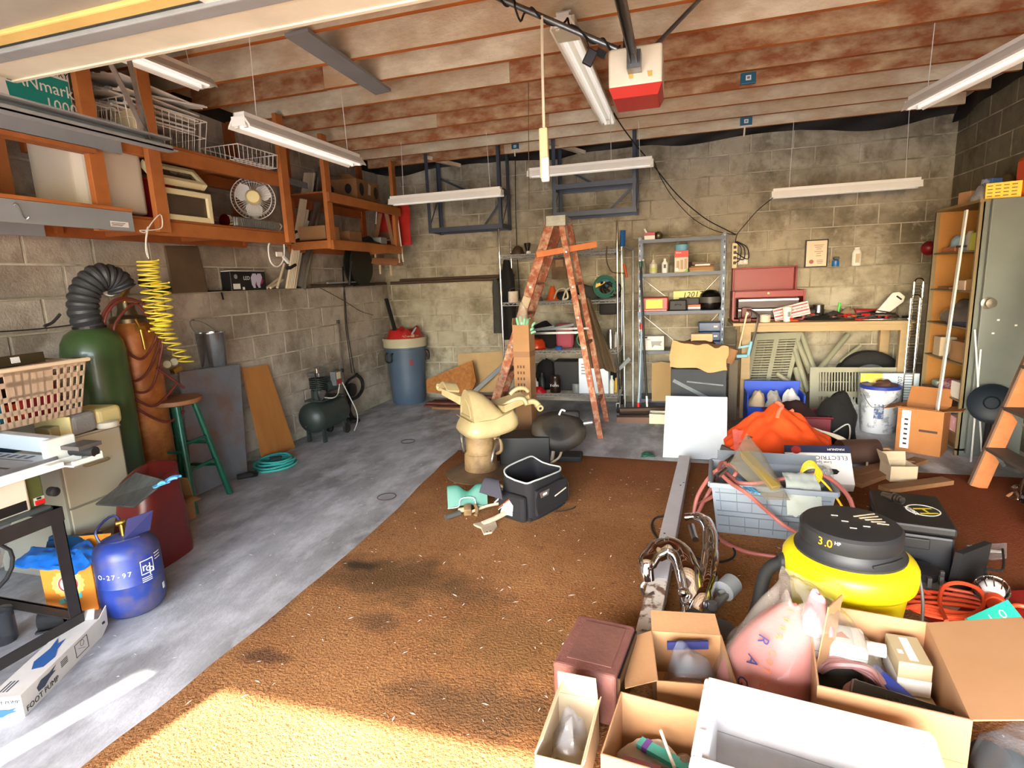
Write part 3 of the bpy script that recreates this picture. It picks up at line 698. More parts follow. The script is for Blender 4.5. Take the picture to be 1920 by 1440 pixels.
# galvanised pail hung on the wall
p = PX(398, 655, -3.50)
T = thing('metal_pail', 'shiny galvanised pail hung on the wall above the grey table top', 'pail', (p.x, p.y, p.z-.13))
MB().lathe([(.088,0),(.092,.004),(.105,.25),(.108,.255),(.108,.262),(.10,.262),(.088,.02)], 26).build('body', M('pail', (186,190,192), .22, .95, c2=(130,134,136), scale=9, amt=.5), T, smooth=True)
MB().tube([(-.02,-.105,.25),(-.11,-.07,.33),(-.15,0,.36),(-.11,.07,.33),(-.02,.105,.25)], .003, 5).build('bail', 'galv', T)
MB().cyl((-.16,0,.36), (-.13,0,.36), .005).build('nail', 'galv', T)
# grey table top, plywood, leaning
gt = M('table_top', (112,116,124), .55, c2=(96,99,106), scale=7, amt=.5, c3=(116,78,48), scale3=3.2)
b = WB(); b.plate([PX(337,697,-3.56), PX(450,682,-3.56), Vector((-3.42,3.62,.004)), Vector((-3.42,3.08,.004))], .025)
tag(b.build('tabletop_slab', gt, bevel=.006), 'grey table top with a rust stain leaning on the left wall', 'table top')
b = WB(); b.plate([PX(455,691,-3.62), PX(502,683,-3.62), Vector((-3.50,4.33,.004)), Vector((-3.50,3.90,.004))], .016)
tag(b.build('plywood_sheet', M('plywood', (182,122,62), .6, c2=(160,100,46), scale=3, amt=.6, stretch=(1,4,.6))), 'orange plywood offcut leaning on the left wall', 'plywood')
# ================================================================== stool
grn = M('green_paint', (18,92,70), .35, c2=(12,70,54), scale=9, amt=.5)
T = thing('wooden_stool', 'round wooden stool with dark green legs', 'stool', (-3.37, 2.98, 0), rotz=.95)
MB().lathe([(.16,.735),(.178,.742),(.182,.757),(.176,.77),(.001,.772)], 30).build('seat', M('seat_wood', (150,100,62), .55, c2=(120,76,46), scale=8, amt=.6), T, smooth=True)
for i in range(4):
    a = PI/2*i; MB().cyl((math.cos(a)*.27, math.sin(a)*.27, 0), (math.cos(a)*.12, math.sin(a)*.12, .74), .022, .019, 14).build('leg', grn, T, smooth=True)
for zz, of in ((.24, 0), (.42, 1)):
    for i in range(4):
        z_ = zz+.05*(i % 2); r_ = .27-.15*z_/.74; a = PI/2*i; c_ = PI/2*(i+1)
        MB().cyl((math.cos(a)*r_, math.sin(a)*r_, z_), (math.cos(c_)*r_, math.sin(c_)*r_, z_), .011, n=10).build('rung', grn, T, smooth=True)
# garden hose coil
th = M('teal_hose', (60,168,158), .4)
T = thing('garden_hose', 'coiled turquoise garden hose lying by the plywood offcut', 'hose', (-3.32, 3.82, 0))
for k in range(6):
    r_ = .17-.014*k; pts = [(math.cos(2*PI*i/14)*r_+.012*math.sin(k*3+i), math.sin(2*PI*i/14)*r_*1.05+.01*k, .011+.016*(k % 4)+.004*math.sin(i+k)) for i in range(14)]
    MB().tube(pts, .0095, 7, 3, True).build('loop', th, T, smooth=True)
MB().box((.02,.0,.075), (.10,.03,.02), (0,0,.6)).build('clamp', 'black_rubber', T, bevel=.005)
T = thing('spray_nozzle', 'black hose nozzle lying beside the grey table top', 'nozzle', tuple(PF(463, 896)))
MB().cyl((-.05,-.05,.02), (.05,.06,.02), .02, .028).build('barrel', 'black_rubber', T, smooth=True); MB().box((.05,.03,.03), (.06,.02,.03)).build('grip', 'black_plastic', T)
# ================================================================== file cabinet and what stands on it
fb = M('cabinet_beige', (190,184,160), .45, c2=(176,170,146), scale=4, amt=.4)
T = thing('file_cabinet', 'beige two drawer steel file cabinet against the left wall', 'cabinet', (-3.31, 2.13, 0))
MB().bx(-.29, .285, -.178, .178, 0, .775).build('body', M('cabinet_side', (150,148,136), .5), T, bevel=.004)
for z0, z1 in ((.04,.40),(.41,.765)):
    d = MB().bx(.286, .296, -.165, .165, z0, z1).build('drawer', fb, T, bevel=.004)
    zc = z0+.20; MB().tube([(.297,-.06,zc),(.322,-.05,zc),(.324,.05,zc),(.297,.06,zc)], .007, 6).build('handle', M('cab_handle', (178,164,122), .35, .5), d, smooth=True)
MB().at((.286,.168,.40), (0,PI/2,0)).lathe([(.010,0),(.010,.012),(.001,.013)], 10).build('lock', 'black_plastic', T)
MB().bx(.285, .29, -.178, .178, .766, .775).build('top_lip', fb, T)
T = thing('projector_case', 'cream and grey plastic handheld case lying on the file cabinet', 'case', (-3.10, 2.16, .777), rotz=.15)
yc = M('case_cream', (226,208,140), .45); gc = M('case_grey', (150,150,144), .5, bump=.3, bscale=80)
b = MB(); b.grid(lambda u, v: ((.10-.2*v), .0+.19*u, .125-.02*u*u+.0*v-.02*(2*v-1)**4), 8, 8); 
MB().bx(-.11,.10,.0,.17,.0,.11).build('shell', yc, T, bevel=.03, seg=3)
MB().bx(-.112,.104,-.16,.0,.005,.115).build('front_cover', gc, T, bevel=.028, seg=3)
MB().bx(-.11,.102,-.165,-.155,.0,.112).build('rim', yc, T, bevel=.004)
MB().bx(-.02,.03,.165,.20,.07,.095).build('latch', yc, T, bevel=.005)
MB().at((.105,.05,.022)).lathe([(.02,-.02),(.05,-.018),(.055,.0),(.05,.012),(.02,.016)], 18).build('wheel', M('case_white', (222,216,190), .5), T, smooth=True)
MB().bx(-.05,.04,-.22,-.165,.01,.07).build('neck', M('khaki', (150,142,100), .5), T, bevel=.006)
o = MB().grid(lambda u, v: (-.12+.24*u, -.14+.28*v, .05*math.sin(PI*u)*math.sin(PI*v)*(1+.6*nz3((u*5,v*5,1)))+.003), 14, 14, .004).build('blue_rag', M('navy_rag', (30,62,78), .9), smooth=True)
o.location = (-3.12, 1.88-.05, .777); tag(o, 'dark blue rag bunched on the file cabinet under the basket', 'rag')
# laundry basket
bk = M('basket_taupe', (184,156,130), .5)
T = thing('laundry_basket', 'taupe slotted plastic basket full of cartons on the file cabinet', 'basket', (-3.12, 1.83, .90), rotz=.02)
W, Dp, Hh = .36, .58, .27
b = MB()
def wallpanel(fn, L, cols, rows, solid=None):
    """slotted basket side: fn(s,z)->point; ribs and bands leave real openings"""
    for k in range(rows+1):
        z0 = Hh*k/rows-(.0 if k == 0 else .012); z1 = Hh*k/rows+(.03 if k == 0 else .012)
        if k == rows: z0, z1 = Hh-.025, Hh
        b.plate([fn(0,z0), fn(L,z0), fn(L,z1), fn(0,z1)], .006)
    for c in range(cols+1):
        s_ = L*c/cols; b.plate([fn(max(0,s_-.006),0), fn(min(L,s_+.006),0), fn(min(L,s_+.006),Hh), fn(max(0,s_-.006),Hh)], .006)
    if solid:
        c0, c1, z0 = solid; b.plate([fn(L*c0,z0), fn(L*c1,z0), fn(L*c1,Hh), fn(L*c0,Hh)], .006)
tp = lambda z: .84+.16*z/Hh
wallpanel(lambda s, z: Vector((W/2*tp(z), (-Dp/2+s)*tp(z), z)), Dp, 17, 4, (.36, .70, Hh*.5))
wallpanel(lambda s, z: Vector((-W/2*tp(z), (Dp/2-s)*tp(z), z)), Dp, 17, 4)
wallpanel(lambda s, z: Vector(((W/2-s)*tp(z), Dp/2*tp(z), z)), W, 9, 4)
wallpanel(lambda s, z: Vector(((-W/2+s)*tp(z), -Dp/2*tp(z), z)), W, 9, 4)
b.bx(-W/2*.84, W/2*.84, -Dp/2*.84, Dp/2*.84, 0, .006); b.build('body', bk, T)
b = MB(); b.tube([(W/2+.01,-Dp/2-.01,Hh),(W/2+.01,Dp/2+.01,Hh),(-W/2-.01,Dp/2+.01,Hh),(-W/2-.01,-Dp/2-.01,Hh)], .011, 8, 1, True); b.build('rim', M('basket_rim', (216,192,160), .45), T, smooth=True)
R3b = frame((0, 1, 0), (.16*W/2/Hh, 0, 1))
for k, (y, z, w_) in enumerate(((.02,.225,.05),(.02,.205,.09),(.02,.188,.12),(.02,.172,.10),(.02,.158,.02))):
    b = MB(); b.bx(W/2*tp(z)+.0005, W/2*tp(z)+.0015, y-w_/2, y+w_/2, z-.007, z+.007); b.build('emblem', 'paper', T)
for k, (x, y, z, sx, sy, sz, col, lb) in enumerate(((.06,-.19,.012,.10,.13,.15,(232,214,170),'cream carton seen through the slots of the taupe basket'),(.065,-.09,.012,.09,.06,.16,(40,130,170),'blue carton seen through the slots of the taupe basket'),(.06,.10,.012,.10,.16,.15,(170,40,50),'crimson carton seen through the slots of the taupe basket'),(.07,-.07,.0,.04,.30,.09,(220,80,40),'orange carton low in the taupe basket'),(-.04,.0,.012,.1,.4,.2,(60,44,36),'dark brown carton at the back of the taupe basket'))):
    o = WB().bx(-3.12+x-sx/2*.9, -3.12+x+sx/2*.75, 1.83+y-sy/2, 1.83+y+sy/2, .908+z, .908+z+sz).build('carton', M('carton_%d' % k, col, .6)); tag(o, lb, 'carton')
T = thing('game_box', 'flat dark box with red printed lid on top of the taupe basket', 'box', (-3.14, 1.75, 1.162), rot=(.0, -.12, .1))
MB().bx(-.17,.15,-.30,.22,.0,.05).build('body', M('olive_box', (58,48,26), .5), T, bevel=.002)
MB().bx(-.168,.10,-.29,.16,.0505,.0515).build('print', M('game_red', (170,66,48), .5, c2=(120,40,34), scale=9), T)
for x0, x1, y0, y1, m in ((.0,.05,-.05,.12,'paper'),(-.12,.02,.17,.20,'kraft_light'),(-.1,-.06,-.2,-.06,'kraft_light')): MB().bx(x0,x1,y0,y1,.0518,.0525).build('print', m, T)
MB().bx(.1505,.152,.06,.10,.012,.04).build('print', 'paper', T)
# ================================================================== table saw on its black stand
T = thing('table_saw', 'cream and green Makita table saw with aluminium fence on black stand', 'table saw', (-2.78, 1.28, 0))
blk = M('stand_black', (30,28,28), .5, c2=(48,44,42), scale=10, amt=.5)
x0, x1, y0, y1, zt = -3.06, -2.49, .95, 1.59, .62
for x in (x0, x1):
    for y in (y0, y1):
        b = WB(); s = 1 if x == x0 else -1; t_ = 1 if y == y0 else -1
        b.bx(min(x, x+s*.045), max(x, x+s*.045), y, y+t_*.004, .05, zt); b.bx(x, x+s*.004, min(y, y+t_*.05), max(y, y+t_*.05), .05, zt); b.build('leg', blk, T)
for z, h_ in ((.085, .045), (zt-.06, .06)):
    for x in (x0, x1): WB().bx(x-.004, x+.004, y0, y1, z, z+h_).build('rail', blk, T)
    for y in (y0, y1): WB().bx(x0, x1, y-.004, y+.004, z, z+h_).build('rail', blk, T)
WB().bx(x0, x1, y1-.05, y1+.01, .125, .13).build('shelf_bar', blk, T)
for x, y in ((x1+.01, y1+.02), (x1+.01, y0)):
    c = WB().bx(x-.03, x+.035, y-.03, y+.035, .05, .06).build('caster_plate', blk, T)
    WB().cyl((x-.015, y, .026), (x+.015, y, .026), .025, n=16).build('wheel', 'black_rubber', c, smooth=True)
WB().bx(-3.04, -2.52, .97, 1.57, zt, zt+.012).build('stand_top', M('stand_grey', (70,74,70), .5), T)
og = M('saw_olive', (78,84,40), .5, c2=(62,68,32), scale=5, amt=.5)
WB().bx(-3.02, -2.56, 1.0, 1.58, zt+.012, .80).build('body', og, T, bevel=.006)
WB().bx(-2.562, -2.545, .95, 1.515, zt+.012, .812).build('front_panel', M('saw_cream', (206,198,178), .5, c2=(186,178,158), scale=7), T, bevel=.008)
WB().tube([PX(u, v, -2.544) for u, v in ((0,935),(15,925),(26,912),(31,905))], .006, 5).build('tilt_slot', 'black_plastic', T)
WB().bx(-2.5448, -2.5438, 1.30, 1.50, zt+.02, zt+.06).build('badge', 'black_plastic', T)
R3 = frame((0, 1, 0), (0, 0, 1))
text('Makita', .05, 'paper', T, (0,0,0), R3); o = T.children[-1]; o.data.transform(Matrix.Translation(MT[T.name].inverted() @ Vector((-2.5435, 1.40, zt+.04))))
WB().bx(-2.562, -2.556, 1.535, 1.575, .64, .672).build('switch_plate', 'cream_paint', T); WB().bx(-2.556, -2.55, 1.537, 1.573, .642, .66).build('stop_switch', 'red_plastic', T)
WB().bx(-2.556, -2.55, 1.545, 1.56, .664, .671).build('start_switch', 'black_plastic', T)
al = M('saw_table', (158,160,164), .35, .7, c2=(128,130,134), scale=12, amt=.5)
WB().bx(-3.06, -2.53, .85, 1.64, .805, .825).build('table', al, T, bevel=.003)
for k in range(7): WB().bx(-2.98, -2.56, 1.56+.0-.0, 1.565, .8252, .8256).build('groove', 'black_plastic', T) if k == 0 else WB().bx(-2.95+.05*k, -2.93+.05*k, 1.585, 1.62, .8252, .826).build('slot', 'black_plastic', T)
WB().bx(-3.0, -2.55, 1.46, 1.475, .8252, .8256).build('groove', 'black_plastic', T)
b = WB(); b.bx(-2.545, -2.515, .95, 1.72, .785, .80); b.bx(-2.515, -2.505, .95, 1.72, .775, .815); b.build('fence_rail', 'white_paint', T, bevel=.003)
fa = M('fence_alu', (196,212,226), .3, .4)
WB().bar((-3.16, 1.72, .862), (-2.56, 1.67, .862), .045, .07).build('rip_fence', fa, T, bevel=.004)
b = WB(); b.bx(-2.565, -2.535, 1.60, 1.73, .80, .90); b.build('fence_clamp', 'white_paint', T, bevel=.008)
b = WB(); b.bx(-2.535, -2.47, 1.56, 1.62, .785, .81); b.bx(-2.53, -2.42, 1.62, 1.75, .785, .792); b.bx(-2.53, -2.42, 1.745, 1.75, .785, .82); b.bx(-2.43, -2.42, 1.62, 1.75, .785, .81); b.build('clamp_handle', 'white_paint', T, bevel=.004)
WB().cyl((-2.53, 1.70, .83), (-2.42, 1.72, .825), .022, n=14).build('fence_insert', 'black_rubber', T, smooth=True)
WB().bx(-2.535,-2.43,1.66,1.76,.845,.862).build('fence_flap', M('dkgrey', (74,72,70), .5), T)
WB().tube([(-2.6,1.3,.60),(-2.56,1.42,.50),(-2.58,1.36,.36),(-2.7,1.1,.28),(-2.8,.95,.30)], .008, 6).build('power_lead', 'black_rubber', T, smooth=True)
for x, z in ((-2.552, .70),): WB().at((x, 1.60, .68), (0, PI/2, 0)).lathe([(.02,0),(.02,.03),(.01,.035)], 12).build('knob', 'black_plastic', T, smooth=True)
# blue refrigerant cylinder
T = thing('refrigerant_tank', 'blue steel refrigerant cylinder with carry collar beside the saw stand', 'tank', (-2.50, 1.835, 0), rotz=.5)
bl = M('tank_blue', (36,58,134), .4, c2=(28,44,104), scale=5, amt=.6, c3=(96,84,80), scale3=7)
MB().lathe([(.06,0),(.10,.004),(.128,.03),(.135,.07),(.136,.165),(.138,.17),(.136,.175),(.134,.30),(.125,.335),(.10,.36),(.06,.375),(.001,.378)], 32).build('body', bl, T, smooth=True)
col = M('tank_navy', (40,46,92), .35, coat=.3)
MB().tube([(-.085,-.03,.355),(-.10,-.02,.42),(-.05,.05,.46),(.0,.02,.40),(.02,.0,.38)], .006, 6).build('carry_loop', col, T, smooth=True)
MB().plate([(.02,-.05,.375),(.10,.03,.375),(.125,.035,.47),(.04,-.03,.465)], .003).build('collar', col, T)
MB().tube([(-.09,-.05,.362),(.0,-.07,.37),(.08,-.03,.372)], .005, 6).build('collar_rim', col, T)
b = MB(); b.cyl((0,.0,.37), (0,0,.44), .012); b.cyl((0,0,.43), (.035,-.02,.455), .009); b.cyl((-.02,-.01,.44), (.02,.01,.44), .013); b.build('valve', 'brass', T, smooth=True)
for a, s, z, sz in ((-1.62,'O-27-97',.232,.032),):
    for k, ch in enumerate(s):
        aa = a+(k-3)*.155; text(ch, sz, 'paper', T, (.1375*math.cos(aa), .1375*math.sin(aa), z), frame((-math.sin(aa), math.cos(aa), 0), (0, 0, 1)), th=.0002)
for k, (aa, s) in enumerate(((-.72,'r'),(-.60,'d'),(-.50,'p'))):
    text(s, .055, 'paper', T, (.139*math.cos(aa), .139*math.sin(aa), .243-.008*k), frame((-math.sin(aa), math.cos(aa), 0), (0, 0, 1)), th=.0002)
def onround(T, r, a0, a1, z0, z1, mat, name='label', n=6):
    MB().grid(lambda u, v: (r*math.cos(a0+(a1-a0)*u), r*math.sin(a0+(a1-a0)*u), z0+(z1-z0)*v), n, 1, .0006).build(name, mat, T)
for z0, z1 in ((.208,.212),(.272,.276)): onround(T, .1378, -.83, -.40, z0, z1, 'paper')
for a in (-.83, -.41): onround(T, .1378, a, a+.02, .208, .276, 'paper', n=1)
for k in range(3): onround(T, .1372, -.83, -.5, .190-.009*k, .193-.009*k, 'paper')
for k in range(3): onround(T, .1372, -.30, -.02, .255+.014*k, .259+.014*k, 'paper')
onround(T, .1375, -.12, .02, .09, .12, 'paper')
# orange detergent carton with blue packets
T = thing('detergent_box', 'orange printed detergent carton standing under the saw behind the blue tank', 'box', (-2.80, 1.80, 0), rotz=.45)
orng = M('orange_card', (232,140,34), .55, c2=(214,118,24), scale=5)
MB().bx(-.11,.11,-.075,.075,0,.235).build('body', orng, T, bevel=.003)
MB().plate([(-.11,.075,.235),(.11,.075,.235),(.11,.13,.30),(-.11,.13,.30)], .003).build('flap', orng, T)
for fx, R_ in (((0,-.0762,.15), frame((1,0,0),(0,0,1))), ((.1112,0,.16), frame((0,1,0),(0,0,1)))):
    for rad, mt, dz in ((.065,'sunburst',.0),(.045,'paper',.0006),(.043,'game_red',.0008),(.034,'paper',.0012)):
        if mt == 'sunburst': M('sunburst', (240,196,96), .5)
        n_ = 32; poly = [((rad*(1.12 if (mt == 'sunburst' and i % 2) else 1))*math.cos(2*PI*i/n_), (rad*(1.12 if (mt == 'sunburst' and i % 2) else 1))*math.sin(2*PI*i/n_)) for i in range(n_)]
        me = MB().prism(poly, dz, dz+.0006).build('emblem', mt, T).data; me.transform(Matrix.Translation(Vector(fx)) @ R_.to_4x4())
    me = MB().prism([(-.05,-.10),(.05,-.075),(.05,-.05),(-.05,-.075)], 0, .0012).build('banner', M('aqua', (110,196,186), .5), T).data; me.transform(Matrix.Translation(Vector(fx)) @ R_.to_4x4())
    text('SUPER', .022, 'ink', T, Vector(fx)+R_ @ Vector((0,-.076,.0014)), R_ @ Euler((0,0,.24)).to_matrix())
bp_ = M('blue_packet', (36,120,214), .3, c2=(20,80,170), scale=10)
for k, (x, y, z, rz, lb) in enumerate(((-2.86,1.72,.30,.3,'blue and white plastic packet on the orange carton'),(-2.76,1.80,.28,-.4,'crumpled blue plastic packet tucked in the orange carton'),(-2.90,1.88,.30,.8,'dark blue packet behind the orange carton'))):
    o = MB().grid(lambda u, v: ((u-.5)*.22, (v-.5)*.13, .02*math.sin(PI*u)*math.sin(PI*v)+.014*nz3((u*6+k,v*6,k))), 14, 10, .012).build('plastic_packet', bp_ if k < 2 else M('teal_dark', (16,70,110), .4), smooth=True)
    o.location = (x, y, z-.02); o.rotation_euler = (.25, .15, rz); tag(o, lb, 'packet')
# clear bottle, black cylinder under the saw
o = MB().lathe([(.045,0),(.05,.01),(.05,.15),(.04,.155)], 20).build('plastic_cup', M('smoky_cup', (60,62,66), .2, alpha=.75), smooth=True); o.location = (-2.85, 1.49, 0); tag(o, 'smoky dark plastic cup standing under the saw', 'cup')
T = thing('black_boot', 'black leather boot lying on the floor under the saw', 'boot', (-2.72, 1.62, 0), rotz=.6)
MB().grid(lambda u, v: (-.06+.03*math.sin(PI*u)+.10*u, .028*math.cos(2*PI*v)*(1-.3*u), .045+.042*math.sin(2*PI*v)*(1-.35*u)), 8, 12).build('upper', 'black_rubber', T, smooth=True)
MB().bx(-.07,.06,-.03,.03,0,.01).build('sole', 'black_plastic', T)
o = WB().cyl((-3.02,1.36,.02), (-2.9,1.10,.02), .018).build('pink_tube', M('pink', (196,120,140), .5), smooth=True); tag(o, 'pink plastic tube lying under the saw', 'tube')
T = thing('plastic_bag', 'grey clear plastic bag hanging inside the saw stand', 'bag', (-2.75, 1.4, .3))
WB().grid(lambda u, v: (-2.72-.16*v+.03*nz3((u*4,v*4,0)), 1.20+.34*u, .56-.27*v+.02*nz3((u*7,v*5,4))), 18, 14, .002).build('film', film('bag_grey', (150,156,158), .45), T, smooth=True)
# cartons behind the blue tank
o = MB().bx(-.10,.10,-.07,.07,0,.13).build('brown_carton', 'cardboard_dark', bevel=.002); o.location = (-2.86, 2.0, 0); o.rotation_euler = (0,0,.3); o.location.z = 0; tag(o, 'small brown carton between the blue tank and the red chair back', 'carton')
# dark red vinyl chair shell with rubber mat and glove
T = thing('red_vinyl_cushion', 'dark red vinyl chair cushion standing by the file cabinet', 'cushion', (-2.86, 2.25, 0), rotz=.12)
rv = M('red_vinyl', (104,26,24), .33, c2=(78,18,18), scale=4, amt=.5)
def shell(u, v):
    a = 2*PI*u; z = (.50+.30*math.sin(a)*.19*.7)*v; k = 1-.28*v**1.2
    ex = .55; cx_ = math.copysign(abs(math.cos(a))**ex, math.cos(a)); cy_ = math.copysign(abs(math.sin(a))**ex, math.sin(a))
    return (cx_*.15*k+.03*v+.008*nz3((u*8,v*5,2)), cy_*.19*k+.02*v, z)
b = MB(); b.grid(shell, 40, 12, 0, True); b.build('cover', rv, T, smooth=60)
b = MB(); b.grid(lambda u, v: Vector(shell(u, 1))*(1-v)+Vector((.03,.02,.50))*v+Vector((0,0,.06*math.sin(PI/2*v))), 40, 5, 0, True); b.build('crown', rv, T, smooth=60)
o = WB().plate([PF(180,948,.44),PF(252,953,.43),PF(313,903,.51),PF(256,888,.55)], .012).build('rubber_mat', M('mat_grey', (62,64,62), .45, c2=(98,100,96), scale=9, amt=.6, stretch=(4,1,1)), bevel=.003); tag(o, 'dark grey moulded rubber mat resting on the red vinyl cushion', 'mat')
def glove(name, loc, rot, mat, lb, s=1.):
    T = thing(name, lb, 'glove', loc, rot=rot)
    b = MB(); b.grid(lambda u, v: ((u-.5)*.085*s, (v-.5)*.10*s, .012*s*math.sin(PI*u)*math.sin(PI*v)+.006*nz3((u*4,v*4,0))), 8, 8, .006*s); b.build('palm', mat, T, smooth=60)
    for k, (x, y, a, l) in enumerate(((-.032,.045,.25,.07),(-.011,.05,.08,.08),(.012,.05,-.08,.078),(.033,.043,-.25,.06),(.045,-.01,-1.0,.055))):
        d = Vector((-math.sin(a), math.cos(a), 0)); p = Vector((x,y,.008))*s
        MB().tube([p-d*.01*s, p+d*l*.5*s+Vector((0,0,.008*s)), p+d*l*s], [.011*s,.011*s,.010*s,.006*s], 8, 4).build('finger', mat, T, smooth=60)
    return T
glove('nitrile_glove', tuple(PF(302,908,.525)), (.15,-.2,-.6), M('nitrile', (88,170,230), .35), 'light blue nitrile glove on the corner of the rubber mat', .75)
# small open shipping carton
T = thing('shipping_carton', 'small open shipping carton with white labels in front of the stool', 'carton', (-3.19, 2.64, 0))
carton(T, .17, .29, .155, 'cardboard', {'b': (.13, -8), 'l': (.12, 60), 'r': (.07, 100)})
MB().bx(.0855,.0865,-.14,.04,.02,.12).build('label', 'paper', T)
for k in range(6): MB().bx(.0866,.0870,-.03,.0,.035+.012*k,.042+.012*k).build('print', 'ink', T)
MB().plate([(-.02,-.09,.125),(.08,-.09,.15),(.08,.05,.15),(-.02,.05,.125)], .002).build('label', 'paper', T)
MB().tube([(0,.02,.17),(.05,.06,.16),(.09,.03,.12)], [.012,.008,.004], 6).build('red_scrap', M('dark_red', (70,24,18), .6), T)
# foot pump carton
a = Vector((-2.25,1.185,0)); c_ = Vector((-2.44,1.62,0)); d = (c_-a).normalized(); ang = math.atan2(d.y, d.x)-PI/2
T = thing('foot_pump_box', 'white FOOT PUMP carton with blue pictures on the concrete floor', 'box', tuple(a), rotz=ang)
pw = M('pump_card', (216,212,204), .6, c2=(198,192,180), scale=6); L_ = (c_-a).length
MB().bx(-.115,0,0,L_,0,.088).build('body', pw, T, bevel=.002)
MB().plate([(0,L_,.0),(0,L_,.088),(.0,L_+.06,.115),(.0,L_+.05,.03)], .003, (-1,0,0)).build('flap', pw, T)
MB().plate([(-.11,L_,.088),(-.02,L_,.088),(-.03,L_+.03,.12),(-.1,L_+.03,.115)], .003).build('flap', pw, T)
pb = M('pump_blue', (44,90,150), .5)
Rr = frame((0,1,0),(0,0,1)); Rt = frame((0,1,0),(-1,0,0)); Rf = frame((1,0,0),(0,0,1))
text('FOOT PUMP', .030, 'ink', T, (.001,.10,.02), Rr, xs=1.05); text('FOOT PUMP', .019, 'ink', T, (-.058,-.001,.066), Rf)
def pic(org, R_, poly, mat):
    me = MB().prism(poly, .0, .0008).build('picture', mat, T).data; me.transform(Matrix.Translation(Vector(org)) @ R_.to_4x4())
pump = [(-.09,-.03),(-.03,-.035),(.02,-.012),(.09,.0),(.06,.012),(.10,.035),(.03,.022),(-.05,.03),(-.10,.006)]
pic((-.055,.25,.0885), Rt, pump, pb); pic((-.058,-.0015,.028), Rf, [(x*.42,y*.5) for x, y in pump], pb); pic((.001,.13,.057), Rr, [(x*.55,y*.55) for x, y in pump], M('pump_dark', (50,62,78), .5))
for k in range(4): pic((.001,.23,.045+.007*k), Rr, [(-.02,-.0012),(.02,-.0012),(.02,.0012),(-.02,.0012)], 'ink')
for k in range(3): pic((-.09+.012*k,.06,.0885), Rt, [(-.03,-.002),(.03,-.002),(.03,.002),(-.03,.002)], 'pump_dark')
for q in ([(.30,.02),(.30,.075)], [(.30,.075),(.38,.075)], [(.38,.075),(.38,.02)], [(.30,.02),(.38,.02)], [(.32,.05),(.36,.03)]):
    MB().bar((.0008,q[0][0],q[0][1]), (.0008,q[1][0],q[1][1]), .001, .002, (1,0,0)).build('diagram', 'ink', T)
MB().tube([(.0012,.345+.012*math.cos(i),.06+.012*math.sin(i)) for i in range(6)], .0008, 4, 3, True).build('diagram', 'ink', T)
o = WB().bar((-2.61,1.60,.006), (-2.57,1.66,.010), .018, .008).build('metal_bracket', 'galv'); tag(o, 'small bright metal bracket lying on the concrete behind the pump carton', 'bracket')
# ================================================================== compressor
T = thing('air_compressor', 'dark green air compressor on a horizontal tank against the left wall', 'compressor', (-3.40, 4.70, 0))
cg_ = M('comp_green', (46,56,52), .45, c2=(34,42,38), scale=6, amt=.5)
b = MB().at((0, -.22, .25), (-PI/2, 0, 0)); b.lathe([(.02,-.07),(.10,-.05),(.145,0),(.15,.02),(.15,.42),(.145,.44),(.10,.49),(.02,.51)], 26); b.build('tank', cg_, T, smooth=True)
for y in (-.18, .16):
    for x in (-.09, .09): MB().bx(x-.012, x+.012, y, y+.04, 0.0 if y < 0 else .02, .14).build('leg', cg_, T)
for x in (-.1, .1): MB().cyl((x-.015,.2,.05), (x+.015,.2,.05), .05, n=16).build('wheel', 'black_rubber', T, smooth=True)
MB().bx(-.10,.10,-.16,.20,.40,.415).build('saddle', cg_, T)
b = MB(); b.lathe([(.075,.415),(.075,.5),(.06,.52)], 16, (0,-.06,0)); [b.lathe([(.062,.52+.018*k),(.085,.524+.018*k),(.085,.53+.018*k),(.062,.534+.018*k)], 16, (0,-.06,0)) for k in range(6)]; b.build('pump', cg_, T)
MB().bx(-.07,.07,-.13,.02,.64,.68).build('pump_head', 'galv', T, bevel=.006)
b = MB().at((0,.02,.53), (-PI/2,0,0)); b.lathe([(.07,0),(.08,.02),(.08,.19),(.06,.21)], 20); b.build('motor', cg_, T, smooth=True)
MB().bx(.06,.12,.06,.18,.52,.66).build('control_box', M('ctl_grey', (96,98,98), .5), T, bevel=.005)
MB().bx(.1205,.122,.08,.15,.585,.65).build('label', 'kraft_light', T); MB().bx(.1205,.122,.08,.16,.53,.575).build('label', M('ctl_red', (140,34,40), .5), T)
MB().bx(.0,.05,-.10,.0,.70,.735).build('air_filter', 'galv', T, bevel=.004)
MB().cyl((.03,-.1,.68), (.03,-.1,.72), .02).build('fitting', 'chrome', T, smooth=True); MB().cyl((.10,-.19,.44), (.10,-.12,.5), .025).build('regulator', 'galv', T, smooth=True)
MB().tube([(.10,-.2,.43),(.13,-.26,.5),(.12,-.25,.62),(.05,-.16,.68)], .006, 6).build('copper_line', 'black_rubber', T)
MB().tube([(.12,.12,.53),(.13,.06,.44),(.14,-.04,.42),(.10,-.12,.44)], .006, 6).build('white_lead', M('lead_grey', (180,178,170), .5), T)
MB().tube([(.12,.17,.54),(.16,.2,.4),(.18,.28,.22),(.17,.3,.10),(.16,.24,.012)], .006, 6).build('white_lead', 'lead_grey', T)
MB().cyl((.02,-.34,.2), (.02,-.27,.22), .008).build('drain_tap', 'chrome', T)
